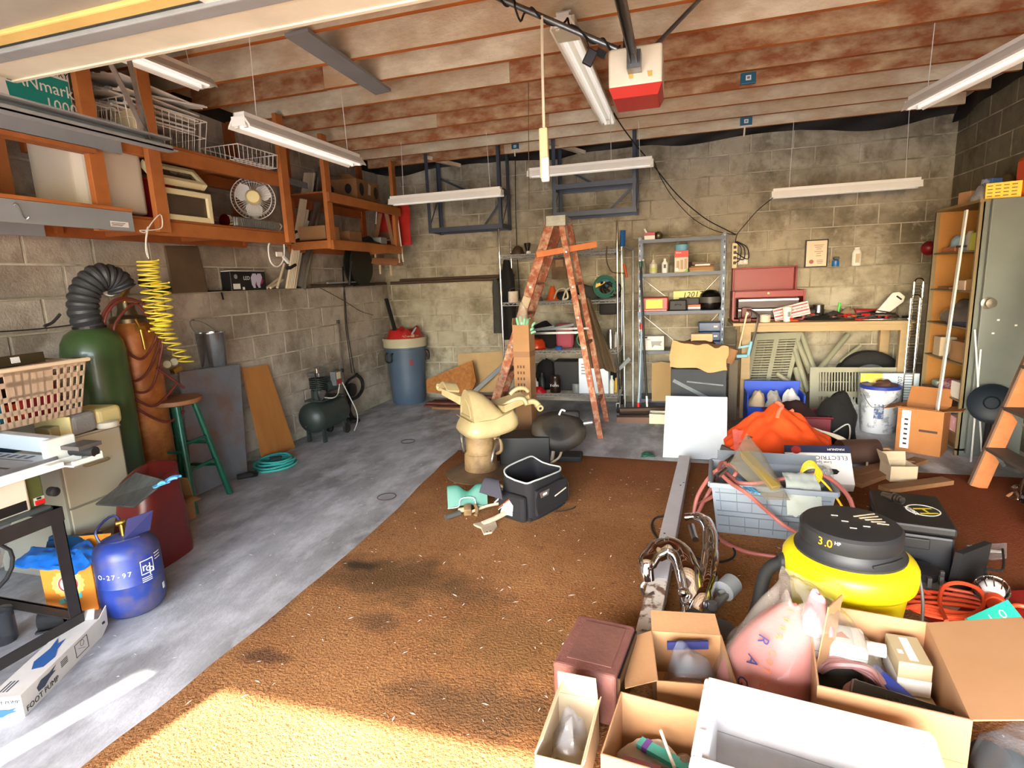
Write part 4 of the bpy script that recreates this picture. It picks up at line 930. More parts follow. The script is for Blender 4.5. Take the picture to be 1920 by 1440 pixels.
# rods and vacuum hose beside it
T = thing('steel_rod', 'thin bright rod with black grips leaning on the left wall', 'rod', (-3.6, 5.40, 0))
WB().cyl((-3.60,5.36,.0), (-3.645,5.44,1.10), .008, n=8).build('rod', 'steel', T, smooth=True)
for z in (.55, 1.09): WB().cyl((-3.60-.041*z,5.36+.073*z,z), (-3.60-.041*z,5.365+.073*z,z+.04), .016, n=8).build('grip', 'black_plastic', T)
T = thing('vacuum_hose', 'black vacuum hose with round head hung by twin cords on the left wall', 'hose', (-3.5, 5.5, 0))
WB().tube([PX(u,v,-3.56) for u, v in ((668,702),(678,712),(680,728),(672,742),(660,748),(652,742),(656,752),(655,770),(662,785))], .02, 8).build('hose', 'black_rubber', T, smooth=True)
p = PX(658, 731, -3.55); b = WB().at(p, (0, PI/2, 0)); b.lathe([(.07,-.03),(.08,0),(.075,.03),(.02,.035)], 18); b.build('head', 'black_plastic', T, smooth=True)
WB().tube([PX(u,v,-3.56) for u, v in ((648,722),(655,712),(668,704))], .015, 8).build('wand', 'black_rubber', T, smooth=True)
for du in (0, 5): WB().tube([PX(642+du*.3,500,-3.69), PX(646+du*.4,570,-3.645), PX(649+du*.5,620,-3.64), PX(660+du,700,-3.60)], .005, 5).build('cord', 'black_rubber', T)
p = PX(665, 782, -3.45); WB().tube([(p.x-.12,p.y-.05,.03),(p.x-.05,p.y+.08,.02),(p.x+.04,p.y+.02,.02),(p.x,p.y-.06,.02),(p.x-.08,p.y-.02,.05)], .014, 6).build('hose_end', 'black_rubber', T, smooth=True)
o = WB().tube([PX(u,v,-3.648) for u, v in ((600,540),(625,553),(650,567),(675,583),(700,591))], .004, 5).build('brown_wire', M('brown_wire', (84,66,48), .7)); tag(o, 'thin brown wire sagging across the left wall below the ledge', 'wire')
# ================================================================== trash can in the corner
T = thing('trash_can', 'grey blue plastic trash can with beige rim in the back corner', 'trash can', (-3.33, 6.38, 0))
cb = M('can_blue', (72,88,106), .5, c2=(60,74,90), scale=5, amt=.4)
MB().lathe([(.19,0),(.205,.015),(.215,.2),(.246,.70),(.262,.705),(.262,.74)], 32).build('body', cb, T, smooth=True)
MB().lathe([(.262,.72),(.27,.725),(.272,.80),(.28,.81),(.28,.835),(.262,.835),(.255,.72)], 32).build('rim', M('can_beige', (176,166,138), .5), T, smooth=True)
for a in (-1.95, .35, 2.8):
    c, s = math.cos(a), math.sin(a); r_ = .252
    h_ = MB(); h_.tube([(c*r_-s*.05, s*r_+c*.05, .66), (c*(r_+.03)-s*.05, s*(r_+.03)+c*.05, .64), (c*(r_+.03)-s*.045, s*(r_+.03)+c*.045, .56), (c*(r_+.03)+s*.045, s*(r_+.03)-c*.045, .56), (c*(r_+.03)+s*.05, s*(r_+.03)-c*.05, .64), (c*r_+s*.05, s*r_-c*.05, .66)], .011, 7, 3)
    h_.build('handle', 'black_plastic', T, smooth=True)
onround(T, .2435, -.95, -.75, .50, .58, M('can_tag', (120,50,60), .5))
o = MB().grid(lambda u, v: ((.23*(1-.5*v))*math.cos(2*PI*u), (.23*(1-.5*v))*math.sin(2*PI*u), .80+.11*math.sin(PI*v*.9)*(1+.7*nz3((math.cos(2*PI*u)*2,math.sin(2*PI*u)*2,v*2)))+.02), 30, 8, .004, True).build('red_bag', M('red_bag', (170,28,24), .5, c2=(130,16,14), scale=6), smooth=True); o.location = (-3.33,6.38,0); tag(o, 'red plastic bag stuffed in the top of the trash can', 'bag')
o = MB().grid(lambda u, v: ((u-.5)*.30, (v-.5)*.14, .02+.05*abs(nz3((u*7,v*5,3)))), 16, 8, .004).build('paper_scrap', M('tan_paper', (196,170,130), .8), smooth=True); o.location = (-3.25,6.25,.835); tag(o, 'crumpled tan paper lying in the trash can', 'paper')
o = WB().cyl((-3.24,6.3,.80), (-3.10,6.25,.97), .012, n=8).build('grey_stick', 'grey_paint'); tag(o, 'short grey stick poking out of the trash can', 'stick')
o = WB().bar((-3.42,6.36,.80), PY(724,560,6.45), .045, .03).build('black_stick', 'black_plastic', bevel=.005); tag(o, 'black flat handle rising from the trash can', 'handle')
# boards stacked on the floor behind
bd = M('red_board', (92,44,36), .6, c2=(72,32,26), scale=6, amt=.5, stretch=(.4,3,3), rnd=.12)
for k, (x0, x1, y, z) in enumerate(((-3.00,-2.1,6.10,0),(-2.92,-2.0,6.20,0),(-2.98,-2.3,6.15,.028),(-2.75,-1.95,6.28,.0),(-2.95,-2.45,6.24,.028),(-2.62,-1.95,6.22,.056),(-2.55,-2.0,6.32,.028),(-2.85,-2.0,6.02,0),(-2.50,-1.98,6.30,.084))):
    o = WB().bx(x0, x1, y, y+.088, z, z+.026).build('plank', 'cardboard_dark' if k == 7 else bd, bevel=.002); tag(o, 'pale plank lying in front of the dark red plank stack' if k == 7 else 'dark red plank in the low stack beside the trash can', 'plank', None if k == 7 else 'dark red planks stacked by the back wall')
b = WB(); b.plate([PY(799,712,6.38), PY(885,676,6.42), PY(893,715,6.36), PY(880,745,6.36), PY(800,735,6.36)], .02, (0,1,0)); tag(b.build('osb_offcut', M('osb', (170,108,44), .7, c2=(130,78,28), scale=26, amt=.8, bump=.2)), 'rough orange chipboard offcut propped behind the plank stack', 'board')
b = WB(); b.plate([PY(858,664,6.62), PY(948,658,6.62), PY(950,735,6.60), PY(860,735,6.60)], .012, (0,1,0)); tag(b.build('plywood_sheet', M('ply_pale', (184,152,104), .7, c2=(164,130,84), scale=4)), 'pale plywood sheet leaning on the back wall left of the wire rack', 'plywood')
o = WB().bar(PY(880,742,6.36), PY(945,684,6.56), .02, .05).build('grey_lath', 'grey_paint'); tag(o, 'grey metal lath resting on the plank stack', 'lath')
# ---- on the far timber shelf
T = thing('patched_carton', 'brown carton with round black patches on the far timber shelf', 'carton', (-3.44, 5.62, 2.379), rotz=.05)
MB().bx(-.20,.20,-.25,.25,0,.21).build('body', 'cardboard_dark', T, bevel=.003)
for (x, y, r_) in ((.2005,-.15,.05),(.2005,.17,.05)):
    b = MB().at((x,y,.11), (0,PI/2,0)); b.lathe([(r_,0),(.001,.0008)], 18, sx=1.3); b.build('patch', 'black_plastic', T)
for (x, r_) in ((-.1,.045),(.1,.05)):
    b = MB().at((x,-.2505,.11), (PI/2,0,0)); b.lathe([(r_,0),(.001,.0008)], 18, sx=.8); b.build('patch', 'black_plastic', T)
MB().plate([(.05,-.25,.21),(.19,-.25,.21),(.17,-.33,.24),(.07,-.33,.24)], .003).build('flap', 'cardboard_dark', T)
MB().plate([(.201,-.02,.07),(.201,.04,.07),(.205,.05,.17),(.205,.0,.19)], .002).build('torn_flap', 'kraft_light', T)
o = WB().bx(-3.60,-3.30,4.86,5.10,1.944,2.08).build('small_carton', 'cardboard', bevel=.002); tag(o, 'light brown carton on the near end of the far timber shelf', 'carton')
o = WB().bx(-3.56,-3.26,5.22,5.45,1.944,2.05).build('small_carton', 'cardboard_dark', bevel=.002); tag(o, 'flat brown carton in the middle of the far timber shelf', 'carton')
o = MB().grid(lambda u, v: ((u-.5)*.2, (v-.5)*.3, .06*math.sin(PI*u)*math.sin(PI*v)*(1+nz3((u*4,v*4,9)))), 12, 12, .01).build('black_bag', 'black_rubber', smooth=True); o.location = (-3.32,5.62,1.955); tag(o, 'limp black bag on the far timber shelf', 'bag')
o = WB().bx(-3.40,-3.22,5.78,5.92,1.944,2.02).build('grey_tin', 'grey_paint', bevel=.01); tag(o, 'grey metal tin on the far timber shelf', 'tin')
T = thing('folding_seat', 'red canvas folding seat with white tubes hung at the shelf corner', 'chair', (-3.35, 6.21, 1.95))
WB().grid(lambda u, v: (-3.58+.50*u+.02*nz3((u*3,v*3,0)), 6.36-.12*u+.03*nz3((u*4,v*4,2)), 1.95+.46*v), 14, 12, .012).build('canvas', M('red_canvas', (186,40,30), .7, c2=(140,24,20), scale=5), T, smooth=True)
WB().plate([(-3.52,6.30,1.99),(-3.22,6.22,1.99),(-3.22,6.22,2.12),(-3.52,6.30,2.12)], .01).build('sling_panel', M('brown_cloth', (116,84,62), .8), T)
for p0, p1 in (((-3.55,6.28,2.22),(-3.52,6.28,2.40)), ((-3.15,6.14,1.75),(-3.20,6.16,2.40)), ((-3.36,6.24,2.18),(-3.36,6.24,2.36)), ((-3.52,6.26,2.02),(-3.2,6.19,2.02))): WB().cyl(p0, p1, .008, n=8).build('tube', 'white_paint', T, smooth=True)
for p0, p1 in (((-3.52,6.16,1.95),(-3.40,6.14,2.32)), ((-3.24,6.10,1.95),(-3.31,6.12,2.32))): WB().bar(p0, p1, .045, .02, (0,1,0)).build('wood_leg', M('leg_wood', (140,100,70), .7), T)
# on the ledge: cable reel, bars, saddle
p = PX(672, 498, -3.57)
T = thing('cable_reel', 'round black cable reel standing on the ledge in the corner', 'reel', (p.x, p.y, ZL))
b = MB().at((0,0,.235), (0,PI/2,0)); b.lathe([(.235,-.05),(.235,-.035),(.10,-.03),(.10,.03),(.235,.035),(.235,.05),(.03,.055)], 30); b.build('drum', M('reel_black', (22,24,20), .6, c2=(38,42,30), scale=7), T, smooth=True)
MB().tube([(.03,-.27,.02),(.04,-.25,.15),(.05,-.21,.27)], .014, 8).build('handle', 'black_plastic', T, smooth=True); MB().bx(-.04,.08,-.28,.2,0.0,.016).build('foot', 'black_plastic', T)
T = thing('leather_saddle', 'tan leather saddle hung under the far timber shelf', 'seat', (-3.36, 6.12, 1.70))
WB().grid(lambda u, v: (-3.56+.38*u, 6.18-.12*v, 1.80-.10*(2*v-1)**2*.6-.03*u+.02*nz3((u*5,v*4,0))), 12, 8, .02).build('pad', M('tan_leather', (142,96,66), .6), T, smooth=True)
for p0, p1 in (((-3.50,6.12,1.75),(-3.50,6.12,1.86)), ((-3.18,6.10,1.74),(-3.18,6.10,1.85)), ((-3.30,6.10,1.60),(-3.30,6.10,1.74)), ((-3.44,6.10,1.62),(-3.44,6.10,1.74))): WB().cyl(p0, p1, .012, n=8).build('strut', 'kraft_light', T)
pd = M('pipe_brown', (74,56,42), .6, c2=(54,40,30), scale=8)
for k, (a, c_, r_, lb) in enumerate((((-3.60,6.63,ZL+.022),(-1.95,6.63,ZL+.022),.020,'brown iron pipe lying at the front of the back ledge'),((-3.50,6.70,ZL+.055),(-1.95,6.70,ZL+.055),.018,'brown iron pipe lying behind on the back ledge'),((-3.63,4.98,ZL+.02),(-3.63,6.55,ZL+.02),.018,'dark iron pipe lying along the left wall ledge'),((-3.69,5.1,ZL+.018),(-3.69,6.55,ZL+.018),.016,'thin dark pipe behind the cable reel on the left ledge'))):
    o = WB().cyl(a, c_, r_, n=10).build('iron_pipe', pd, smooth=True); tag(o, lb, 'pipe')
o = WB().bar((-3.60,5.25,ZL+.045), (-3.58,5.85,ZL+.05), .03, .015).build('grey_lath', 'grey_paint'); tag(o, 'grey lath lying on the dark pipes on the left ledge', 'lath')
# ================================================================== hanging fluorescent lights
refl = M('lamp_white', (242,240,232), .35, c2=(230,228,216), scale=5, amt=.3)
tubeM = M('tube_glass', (244,243,236), .3, emit=.22)  # faint glow added so the tubes look white, not lit for the room
def shop_light(p, q, label, strings=True, wd=.12, flat=False):
    p = Vector(p); q = Vector(q); L = (q-p).length; d = (q-p).normalized()
    T = thing('shop_light', label, 'light', tuple((p+q)/2), rotz=math.atan2(d.y, d.x), group='fluorescent shop lights')
    h = L/2; prof = [(-wd/2,-.01),(-wd/2+.012,.0),(-.035,.035),(.035,.035),(wd/2-.012,.0),(wd/2,-.01),(wd/2-.004,.004),(.04,.048),(-.04,.048),(-wd/2+.004,.004)]
    b = MB(); n = len(prof)
    b.add([(-h,y,z) for y, z in prof]+[(h,y,z) for y, z in prof], [(i,(i+1) % n,n+(i+1) % n,n+i) for i in range(n)]+[tuple(range(n-1,-1,-1)), tuple(range(n,2*n))]); b.build('reflector', refl, T)
    MB().bx(-h+.01,h-.01,-.035,.035,.045,.075).build('ballast_box', refl, T, bevel=.003)
    for y in (-.03,.03):
        MB().cyl((-h+.03,y,.008), (h-.03,y,.008), .0125, n=10).build('tube', tubeM, T, smooth=True)
        for sx in (-1, 1): MB().bx(sx*(h-.02)-.008, sx*(h-.02)+.008, y-.011, y+.011, -.008, .03).build('socket', 'white_plastic', T)
    for sx in (-1, 1): MB().bx(sx*h-.002, sx*h+.002, -.045, .045, .0, .05).build('end_cap', refl, T)
    if strings:
        for sx in (-.75, .8): MB().cyl((sx*h, 0, .07), (sx*h-.02*sx, 0, 2.90-T.location.z), .0025, n=4).build('hanger', 'white_plastic', T)
    return T
shop_light((-2.90,5.47,2.31), (-1.685,5.47,2.31), 'white shop light hung before the left blue steel frame')
shop_light((-1.486,5.73,2.50), (-.265,5.73,2.50), 'white shop light hung behind the cream power strip')
shop_light((.81,6.05,2.16), (2.03,6.05,2.16), 'long white shop light hung above the workbench')
shop_light((-2.36,2.76,2.385), (-2.36,3.97,2.385), 'cream shop light hung by the timber shelf wire tray', wd=.15)
p = PF(390, 165, 2.72); shop_light((p.x,p.y-1.2,2.72), (p.x,p.y,2.72), 'shop light above the wire baskets partly hidden by the raised door', wd=.15)
p = PF(1710, 205, 2.45); q = PF(1935, 92, 2.45); q = p+(q-p).normalized()*1.22; shop_light(p, q, 'bright white shop light at the right edge above the cabinet', wd=.13)
T = shop_light((-.62,3.22,2.79), (-.62,5.28,2.79), 'long ceiling strip light screwed to the joists beside the door opener', False, .14)
MB().bx(-1.03,-.84,-.065,.065,-.004,.05).build('end_cover', 'cream_paint', T); MB().bx(-1.0,1.0,-.04,.04,.075,.088).build('mounting_plate', 'white_paint', T)
# grey board across the joists
b = WB(); b.plate([PF(533,62,2.872), PF(577,52,2.872), PF(733,166,2.872), PF(704,173,2.872)], .02, (0,0,-1)); tag(b.build('grey_plank', gb), 'grey painted plank nailed across the ceiling joists', 'plank')
# ================================================================== door opener
T = thing('door_opener', 'cream garage door opener with red lens hanging from the joists', 'door opener', (-.23, 3.15, 2.45))
cr = M('opener_cream', (226,220,198), .45, c2=(208,200,172), scale=6, amt=.4)
b = WB(); b.bx(-.355,-.10,3.0,3.30,2.385,2.565); b.build('housing', cr, T, bevel=.012, seg=3)
b = WB(); b.add([(-.355,3.0,2.39),(-.10,3.0,2.39),(-.10,3.30,2.39),(-.355,3.30,2.39),(-.335,3.03,2.345),(-.12,3.03,2.345),(-.12,3.27,2.345),(-.335,3.27,2.345)], [(0,1,2,3),(4,5,6,7),(0,1,5,4),(1,2,6,5),(2,3,7,6),(3,0,4,7)]); b.build('lens', M('lens_red', (176,24,26), .35), T)
rl = M('rail_grey', (96,98,94), .4, .6, c2=(70,70,66), scale=9)
b = WB(); b.bx(-.245,-.21,-.3,3.01,2.50,2.505); b.bx(-.245,-.24,-.3,3.01,2.46,2.505); b.bx(-.215,-.21,-.3,3.01,2.46,2.505); b.build('rail', rl, T)
WB().bx(-.26,-.195,2.92,2.998,2.44,2.52).build('rail_bracket', 'galv', T)
for x in (-.26,-.17):
    MB().plate([(x+.23,-.152,-.005),(x+.255,-.152,-.005),(x+.255,-.152,-.03),(x+.235,-.152,-.03)], .001).build('stain', M('glue', (206,172,90), .5), T)
pA = Vector((-.30,3.02,2.56)); pB = PF(930,-6,2.87)
WB().cyl(pA, pB, .014, n=10).build('brace_pipe', 'galv', T, smooth=True)
pC = Vector((-.13,3.02,2.56)); pD = PF(1320,-10,2.87)
WB().cyl(pC, pD, .011, n=10).build('brace_pipe', 'galv', T, smooth=True)
WB().cyl((-.28,3.03,2.565), (-.27,3.03,2.879), .008, n=6).build('chain', 'black_rubber', T)
pts = []
for i in range(50):
    t = i/49; c = pA.lerp(pB, t); a = t*30+2.5*math.sin(t*7); rr_ = .02+(.05 if (20 < i < 23 or 38 < i < 41) else 0)
    pts.append(c+Vector((0, math.sin(a)*rr_, math.cos(a)*rr_)))
WB().tube(pts, .0055, 5, 3).build('wrapped_cable', 'black_rubber', T, smooth=True)
pq = pA.lerp(pB, .58); s0 = PY(1015,35,2.97)
T = thing('power_strip', 'cream power strip hanging on a white cord by the opener', 'power strip', tuple(PY(1020,290,2.97)))
WB().tube([PY(1016,30,2.97), PY(1017,120,2.97), PY(1020,240,2.97)], .0075, 6).build('cord', M('cord_cream', (222,212,184), .5), T, smooth=True)
a = PY(1019,240,2.97); c_ = PY(1021,335,2.97); WB().bx(a.x-.022,a.x+.022,a.y-.015,a.y+.02,c_.z,a.z).build('body', M('strip_cream', (218,202,158), .5), T, bevel=.006)
WB().bx(a.x-.012,a.x+.03,a.y-.035,a.y-.012,c_.z-.02,c_.z+.10).build('plug', 'white_plastic', T, bevel=.008)
T = thing('power_adapter', 'black power adapter dangling below the wrapped brace pipe', 'adapter', tuple(PY(1108,105,2.95)))
p = PY(1106,108,2.95); WB().box(p, (.05,.04,.07), (.2,.5,.3)).build('body', 'black_plastic', T, bevel=.005); WB().box(p+Vector((.055,0,.01)), (.05,.02,.03), (0,.6,0)).build('plug', 'black_plastic', T); WB().tube([p+Vector((-.0,0,.03)), p+Vector((-.02,0,.10))], .003, 4).build('lead', 'black_rubber', T)
# blue ceiling boxes and cords
for u, v, lb in ((1403,147,'blue ceiling outlet box on the joist beyond the opener'),(1399,228,'blue ceiling outlet box at the back wall with white plug'),(966,275,'small blue ceiling outlet box left of the power strip')):
    y_ = {147:4.60, 228:5.85, 275:6.34}[v]; p = PY(u, v, y_)
    T = thing('outlet_box', lb, 'outlet box', tuple(p))
    s = .05 if v != 275 else .04
    WB().bx(p.x-s,p.x+s,p.y-.012,p.y+.016,p.z-s*.75,p.z+s*.75).build('box', M('outlet_blue', (24,92,120), .4), T, bevel=.004)
    WB().bx(p.x-s*.35,p.x+s*.35,p.y-.014,p.y-.012,p.z-s*.3,p.z+s*.35).build('receptacle', 'white_plastic', T); WB().bx(p.x-s*.18,p.x+s*.18,p.y-.0155,p.y-.014,p.z-s*.12,p.z+s*.18).build('slot', 'galv', T)
    if v != 147: WB().bx(p.x-s,p.x+s,p.y-.014,p.y,p.z-s*.85,p.z-s*.7).build('plate_lip', 'white_plastic', T); WB().tube([p+Vector((-.01,0,-s*.8)), p+Vector((-.012,.02,-s*2.4))], .008, 6).build('cord', 'cord_cream', T)
def wire(lb, pts, r=.004, mat='black_rubber', cat='wire', name='wire'):
    o = WB().tube(pts, r, 5, 5).build(name, mat, smooth=True); return tag(o, lb, cat)
wire('black power cord swooping from the ceiling to the wall outlet strip', [PY(u,v,y) for u, v, y in ((1143,198,5.2),(1165,235,5.5),(1195,275,5.8),(1225,310,6.1),(1270,365,6.3),(1320,408,6.45),(1360,430,6.55),(1380,440,6.6))], .006)
wire('thin black cord looping below the heavier power cord', [PY(u,v,y) for u, v, y in ((1226,302,5.75),(1240,335,6.1),(1262,370,6.4),(1300,410,6.6),(1340,432,6.62),(1378,440,6.62))], .004)
wire('black cord from the long shop light to the wall outlet strip', [PY(u,v,y) for u, v, y in ((1449,371,6.06),(1420,395,6.4),(1398,420,6.6),(1382,440,6.62),(1379,456,6.605))], .004)
wire('thin dark cord hanging straight down the back wall', [PY(u,v,y) for u, v, y in ((966,285,6.6),(967,400,6.66),(971,500,6.66),(975,560,6.62))], .005)
wire('light pull string with bead hanging left of the stepladder', [PY(990,90,4.6), PY(991,250,4.6), PY(992,392,4.6)], .003, M('string', (120,96,70), .8))
wire('white string hanging from the ceiling beside the opener', [PF(1144,200,2.8), PY(1146,300,5.72)], .003, 'white_plastic')
# ================================================================== blue steel frames hung from the ceiling on the back wall
def hung_frame(label, x0, x1, z0, zmid, y0=6.28, y1=6.64):
    T = thing('hanging_frame', label, 'frame', ((x0+x1)/2, y0, z0)); bs_ = 'bluegrey_steel'
    for x in (x0, x1):
        for y in (y0, y1):
            b = WB(); s = 1 if x == x0 else -1; t_ = 1 if y == y0 else -1
            b.bx(x, x+s*.04, y, y+t_*.004, z0, 2.985); b.bx(x, x+s*.004, y, y+t_*.04, z0, 2.985); b.build('post', bs_, T)
        WB().bar((x, y0, z0+.03), (x, y1, z0+.03), .004, .05).build('side_rail', bs_, T); WB().bar((x, y0, zmid), (x, y1, zmid), .004, .04).build('side_rail', bs_, T)
        WB().bar((x, y0+.02, z0+.05), (x, y1-.02, zmid), .003, .02).build('side_brace', bs_, T)
    for z in (z0+.03, zmid):
        for y in (y0, y1): WB().bar((x0, y, z), (x1, y, z), .006, .05).build('rail', bs_, T)
        WB().bx(x0, x1, y0, y0+.03, z-.026, z-.022).build('flange', bs_, T)
    WB().bar((x0, y1, 2.75), ((x0+x1)/2+.05, y1, zmid), .003, .025, (0,0,1)).build('brace', bs_, T); WB().bar(((x0+x1)/2+.1, y1-.01, z0+.05), (x1, y1-.01, zmid+.05), .003, .025, (0,0,1)).build('brace', bs_, T)
    WB().bar((x0-.02, y0+.02, 2.93), (x0+.3, y1, 2.86), .05, .04).build('ceiling_cleat', 'joist_face', T)
    return T
hung_frame('blue grey steel frame hung in the left of the back wall', -2.86, -1.95, 2.07, 2.50)
a = PY(1037,412,6.28); c_ = PY(1193,410,6.28)
hung_frame('blue grey steel frame hung above the stepladder', a.x, c_.x, 2.14, 2.46)
# ================================================================== chrome wire shelving
T = thing('wire_rack', 'tall chrome wire shelving unit on casters at the back wall', 'rack', (-1.29, 6.33, 0))
RX0, RX1, RY0, RY1 = -1.94, -.645, 6.10, 6.55
for x in (RX0, RX1):
    for y in (RY0, RY1):
        p = WB().cyl((x,y,.11), (x,y,2.05 if (y == RY0) else 1.95), .0125, n=12).build('post', 'chrome', T, smooth=True)
        c = WB().cyl((x-.012,y-.01,.055), (x+.012,y-.01,.055), .055, n=18).build('caster', 'black_rubber', T, smooth=True)
        WB().bx(x-.02,x+.02,y-.03,y+.02,.06,.115).build('fork', 'galv', c)
SZ = [.20, .69, 1.235, 1.76]
for z in SZ:
    b = WB()
    for y in (RY0, RY1):
        b.cyl((RX0,y,z), (RX1,y,z), .0055, n=5); b.cyl((RX0,y,z-.03), (RX1,y,z-.03), .0055, n=5)
        k = 24
        for i in range(k): xa = RX0+(RX1-RX0)*i/k; xb = RX0+(RX1-RX0)*(i+1)/k; b.cyl((xa,y,z if i % 2 else z-.03), (xb,y,z-.03 if i % 2 else z), .0042, n=4)
    for x in (RX0, RX1): b.cyl((x,RY0,z), (x,RY1,z), .0055, n=5); b.cyl((x,RY0,z-.03), (x,RY1,z-.03), .0055, n=5)
    for i in range(1, 40): xa = RX0+(RX1-RX0)*i/40; b.cyl((xa,RY0,z+.003), (xa,RY1,z+.003), .0022, n=4)
    b.build('wire_shelf', 'zinc', T)
def put(name, lb, cat, o, loc=None, rot=None, group=None):
    if loc: o.location = loc
    if rot: o.rotation_euler = rot
    return tag(o, lb, cat, group)
def blob(name, mat, sx, sy, sz, seed=0, amp=.35, nu=18, nv=12, fl=True):
    """soft crumpled heap with a flat underside"""
    def f(u, v):
        a = 2*PI*u; t = PI/2*(1-v)*1.0; r_ = math.cos(PI/2*v); k = 1+amp*nz3((math.cos(a)*1.3+seed, math.sin(a)*1.3, v*2.2+seed*.7))
        return (sx/2*math.cos(a)*r_*k, sy/2*math.sin(a)*r_*k, max(0, sz*math.sin(PI/2*v)*(1+.6*amp*nz3((math.cos(a)*2*r_+seed, math.sin(a)*2*r_, v*3)))))
    return MB().grid(f, nu, nv, 0, True).build(name, mat, smooth=70)
# top shelf
put('leather_glove', 'dark brown leather work glove on the top wire shelf', 'glove', blob('leather_glove', M('brown_leather', (66,48,32), .6), .16, .12, .10, 3), (-1.80,6.35,1.766))
put('black_lamp', 'small black clamp lamp on the top wire shelf', 'lamp', MB().lathe([(.03,0),(.035,.02),(.02,.05),(.04,.12),(.035,.13)], 14).build('black_lamp', 'black_plastic', smooth=True), (-1.69,6.38,1.766))
put('white_puck', 'white round cap on the front of the top wire shelf', 'cap', MB().lathe([(.025,0),(.028,.02),(.015,.03),(.001,.031)], 14).build('white_puck', 'white_plastic', smooth=True), (-1.62,6.15,1.766))
wire('white handle loop lying on the top wire shelf behind the ladder', [(-1.20,6.3,1.78),(-1.12,6.32,1.86),(-1.02,6.3,1.85),(-.95,6.28,1.78)], .010, 'lead_grey', 'handle', 'handle_loop')
# coil, adapters, cans on second shelf
T = thing('paint_can', 'small pale paint can with wire bail on the second wire shelf', 'can', (-1.82, 6.17, 1.241))
MB().lathe([(.055,0),(.057,.003),(.057,.115),(.06,.12),(.054,.12),(.05,.10)], 20).build('body', M('can_pale', (206,200,186), .5, c2=(170,120,90), scale=14, amt=.5), T, smooth=True); MB().tube([(-.056,0,.1),(-.02,.0,.15),(.06,.03,.15),(.10,.02,.11)], .003, 5).build('bail', 'galv', T)
put('grey_sander', 'grey power sander body on the second wire shelf', 'sander', blob('grey_sander', 'dkgrey', .22, .14, .10, 5), (-1.62,6.25,1.241))
put('orange_cone', 'orange plastic cone lying on the second wire shelf', 'cone', MB().lathe([(.09,0),(.09,.01),(.07,.012),(.02,.16),(.001,.162)], 20).build('orange_cone', M('cone_orange', (206,84,24), .5), smooth=True), (-1.40,6.33,1.241))
for k, (x, lb) in enumerate(((-1.26,'pale cord looped on the second wire shelf behind the ladder'),(-1.16,'pale plug end on the second wire shelf behind the ladder'))):
    wire(lb, [(x-.1,6.22,1.26),(x-.05,6.2,1.36),(x+.03,6.2,1.37),(x+.06,6.2,1.27),(x+.0,6.18,1.25)], .010, M('cord_pale', (190,184,162), .5), 'cord', 'extension_cord')
put('power_plug', 'chunky pale plug lying on the second wire shelf', 'plug', MB().bx(-.03,.03,-.06,.05,0,.05).build('power_plug', 'cord_pale', bevel=.012), (-1.06,6.22,1.245), (0,.2,.7))
put('black_tool', 'long dark power tool on the second wire shelf behind the ladder', 'tool', blob('black_tool', 'black_rubber', .40, .18, .10, 8), (-1.22,6.36,1.241))
T = thing('cable_coil', 'green air line coiled on the second wire shelf', 'hose', (-.80, 6.25, 1.241))
for k in range(4): MB().tube([((.12-.012*k)*math.cos(2*PI*i/12), .02*k, .135+(.12-.012*k)*math.sin(2*PI*i/12)) for i in range(12)], .0075, 6, 3, True).build('loop', M('green_line', (52,104,92), .45), T, smooth=True)
T = thing('cable_coil', 'tangled black cable heap on the second wire shelf', 'cable', (-.74, 6.32, 1.241))
for k in range(5): MB().tube([((.11-.01*k)*math.cos(2*PI*i/10+k), .06*math.sin(2*PI*i/10*2+k), .10+(.08)*math.sin(2*PI*i/10)) for i in range(10)], .008, 6, 3, True).build('loop', 'black_rubber', T, smooth=True)
put('yellow_clamp', 'yellow plastic spring clamp on the second wire shelf', 'clamp', MB().prism([(-.06,0),(.06,.05),(.06,.07),(-.03,.05),(-.02,.11),(-.045,.11)], -.012, .012).build('yellow_clamp', M('clamp_yellow', (224,176,36), .45)), (-.86,6.28,1.36), (PI/2,0,0))
put('blue_mask', 'blue cloth mask hung at the second wire shelf', 'mask', blob('blue_mask', M('mask_blue', (66,108,132), .8), .13, .09, .09, 2), (-.80,6.40,1.40), (.9,0,0))
put('black_pouch', 'black pouch hung under the second wire shelf', 'pouch', MB().bx(-.10,.10,-.05,.05,-.13,.0).build('black_pouch', 'black_rubber', bevel=.02), (-.76,6.28,1.20))
T = thing('white_hanger', 'white hook hanging off the top wire shelf edge', 'hook', (-.80,6.1,1.60)); WB().tube([PY(u,v,6.08) for u, v in ((1138,462),(1137,485),(1141,500),(1148,510),(1160,512),(1172,512))], .007, 6).build('wire', 'dark_brass', T, smooth=True)
# jackets hung at the left end
def garment(name, lb, x, y, z0, z1, w, mat, seed):
    def f(u, v):
        a = 2*PI*u; ww = w*(.55+.45*min(1, v*4))*(1+.10*math.sin(6*a+seed))
        return (x+ww/2*math.cos(a)+.012*nz3((u*9,v*5,seed)), y+.06*math.sin(a)*(1+.2*math.sin(5*a)), z1-(z1-z0)*v-(.05*math.cos(a)**2 if v < .1 else 0))
    b = WB().grid(f, 26, 16, 0, True); return tag(b.build(name, mat, smooth=70), lb, 'garment')
garment('black_jacket', 'black jacket hung on the left post of the wire rack', -1.93, 6.33, .80, 1.72, .16, M('cloth_black', (16,15,15), .9), 1)
garment('grey_trousers', 'dark grey trousers hung left of the wire rack', -2.09, 6.42, .87, 1.52, .12, M('cloth_grey', (56,56,52), .9, c2=(44,44,40), scale=8), 4)
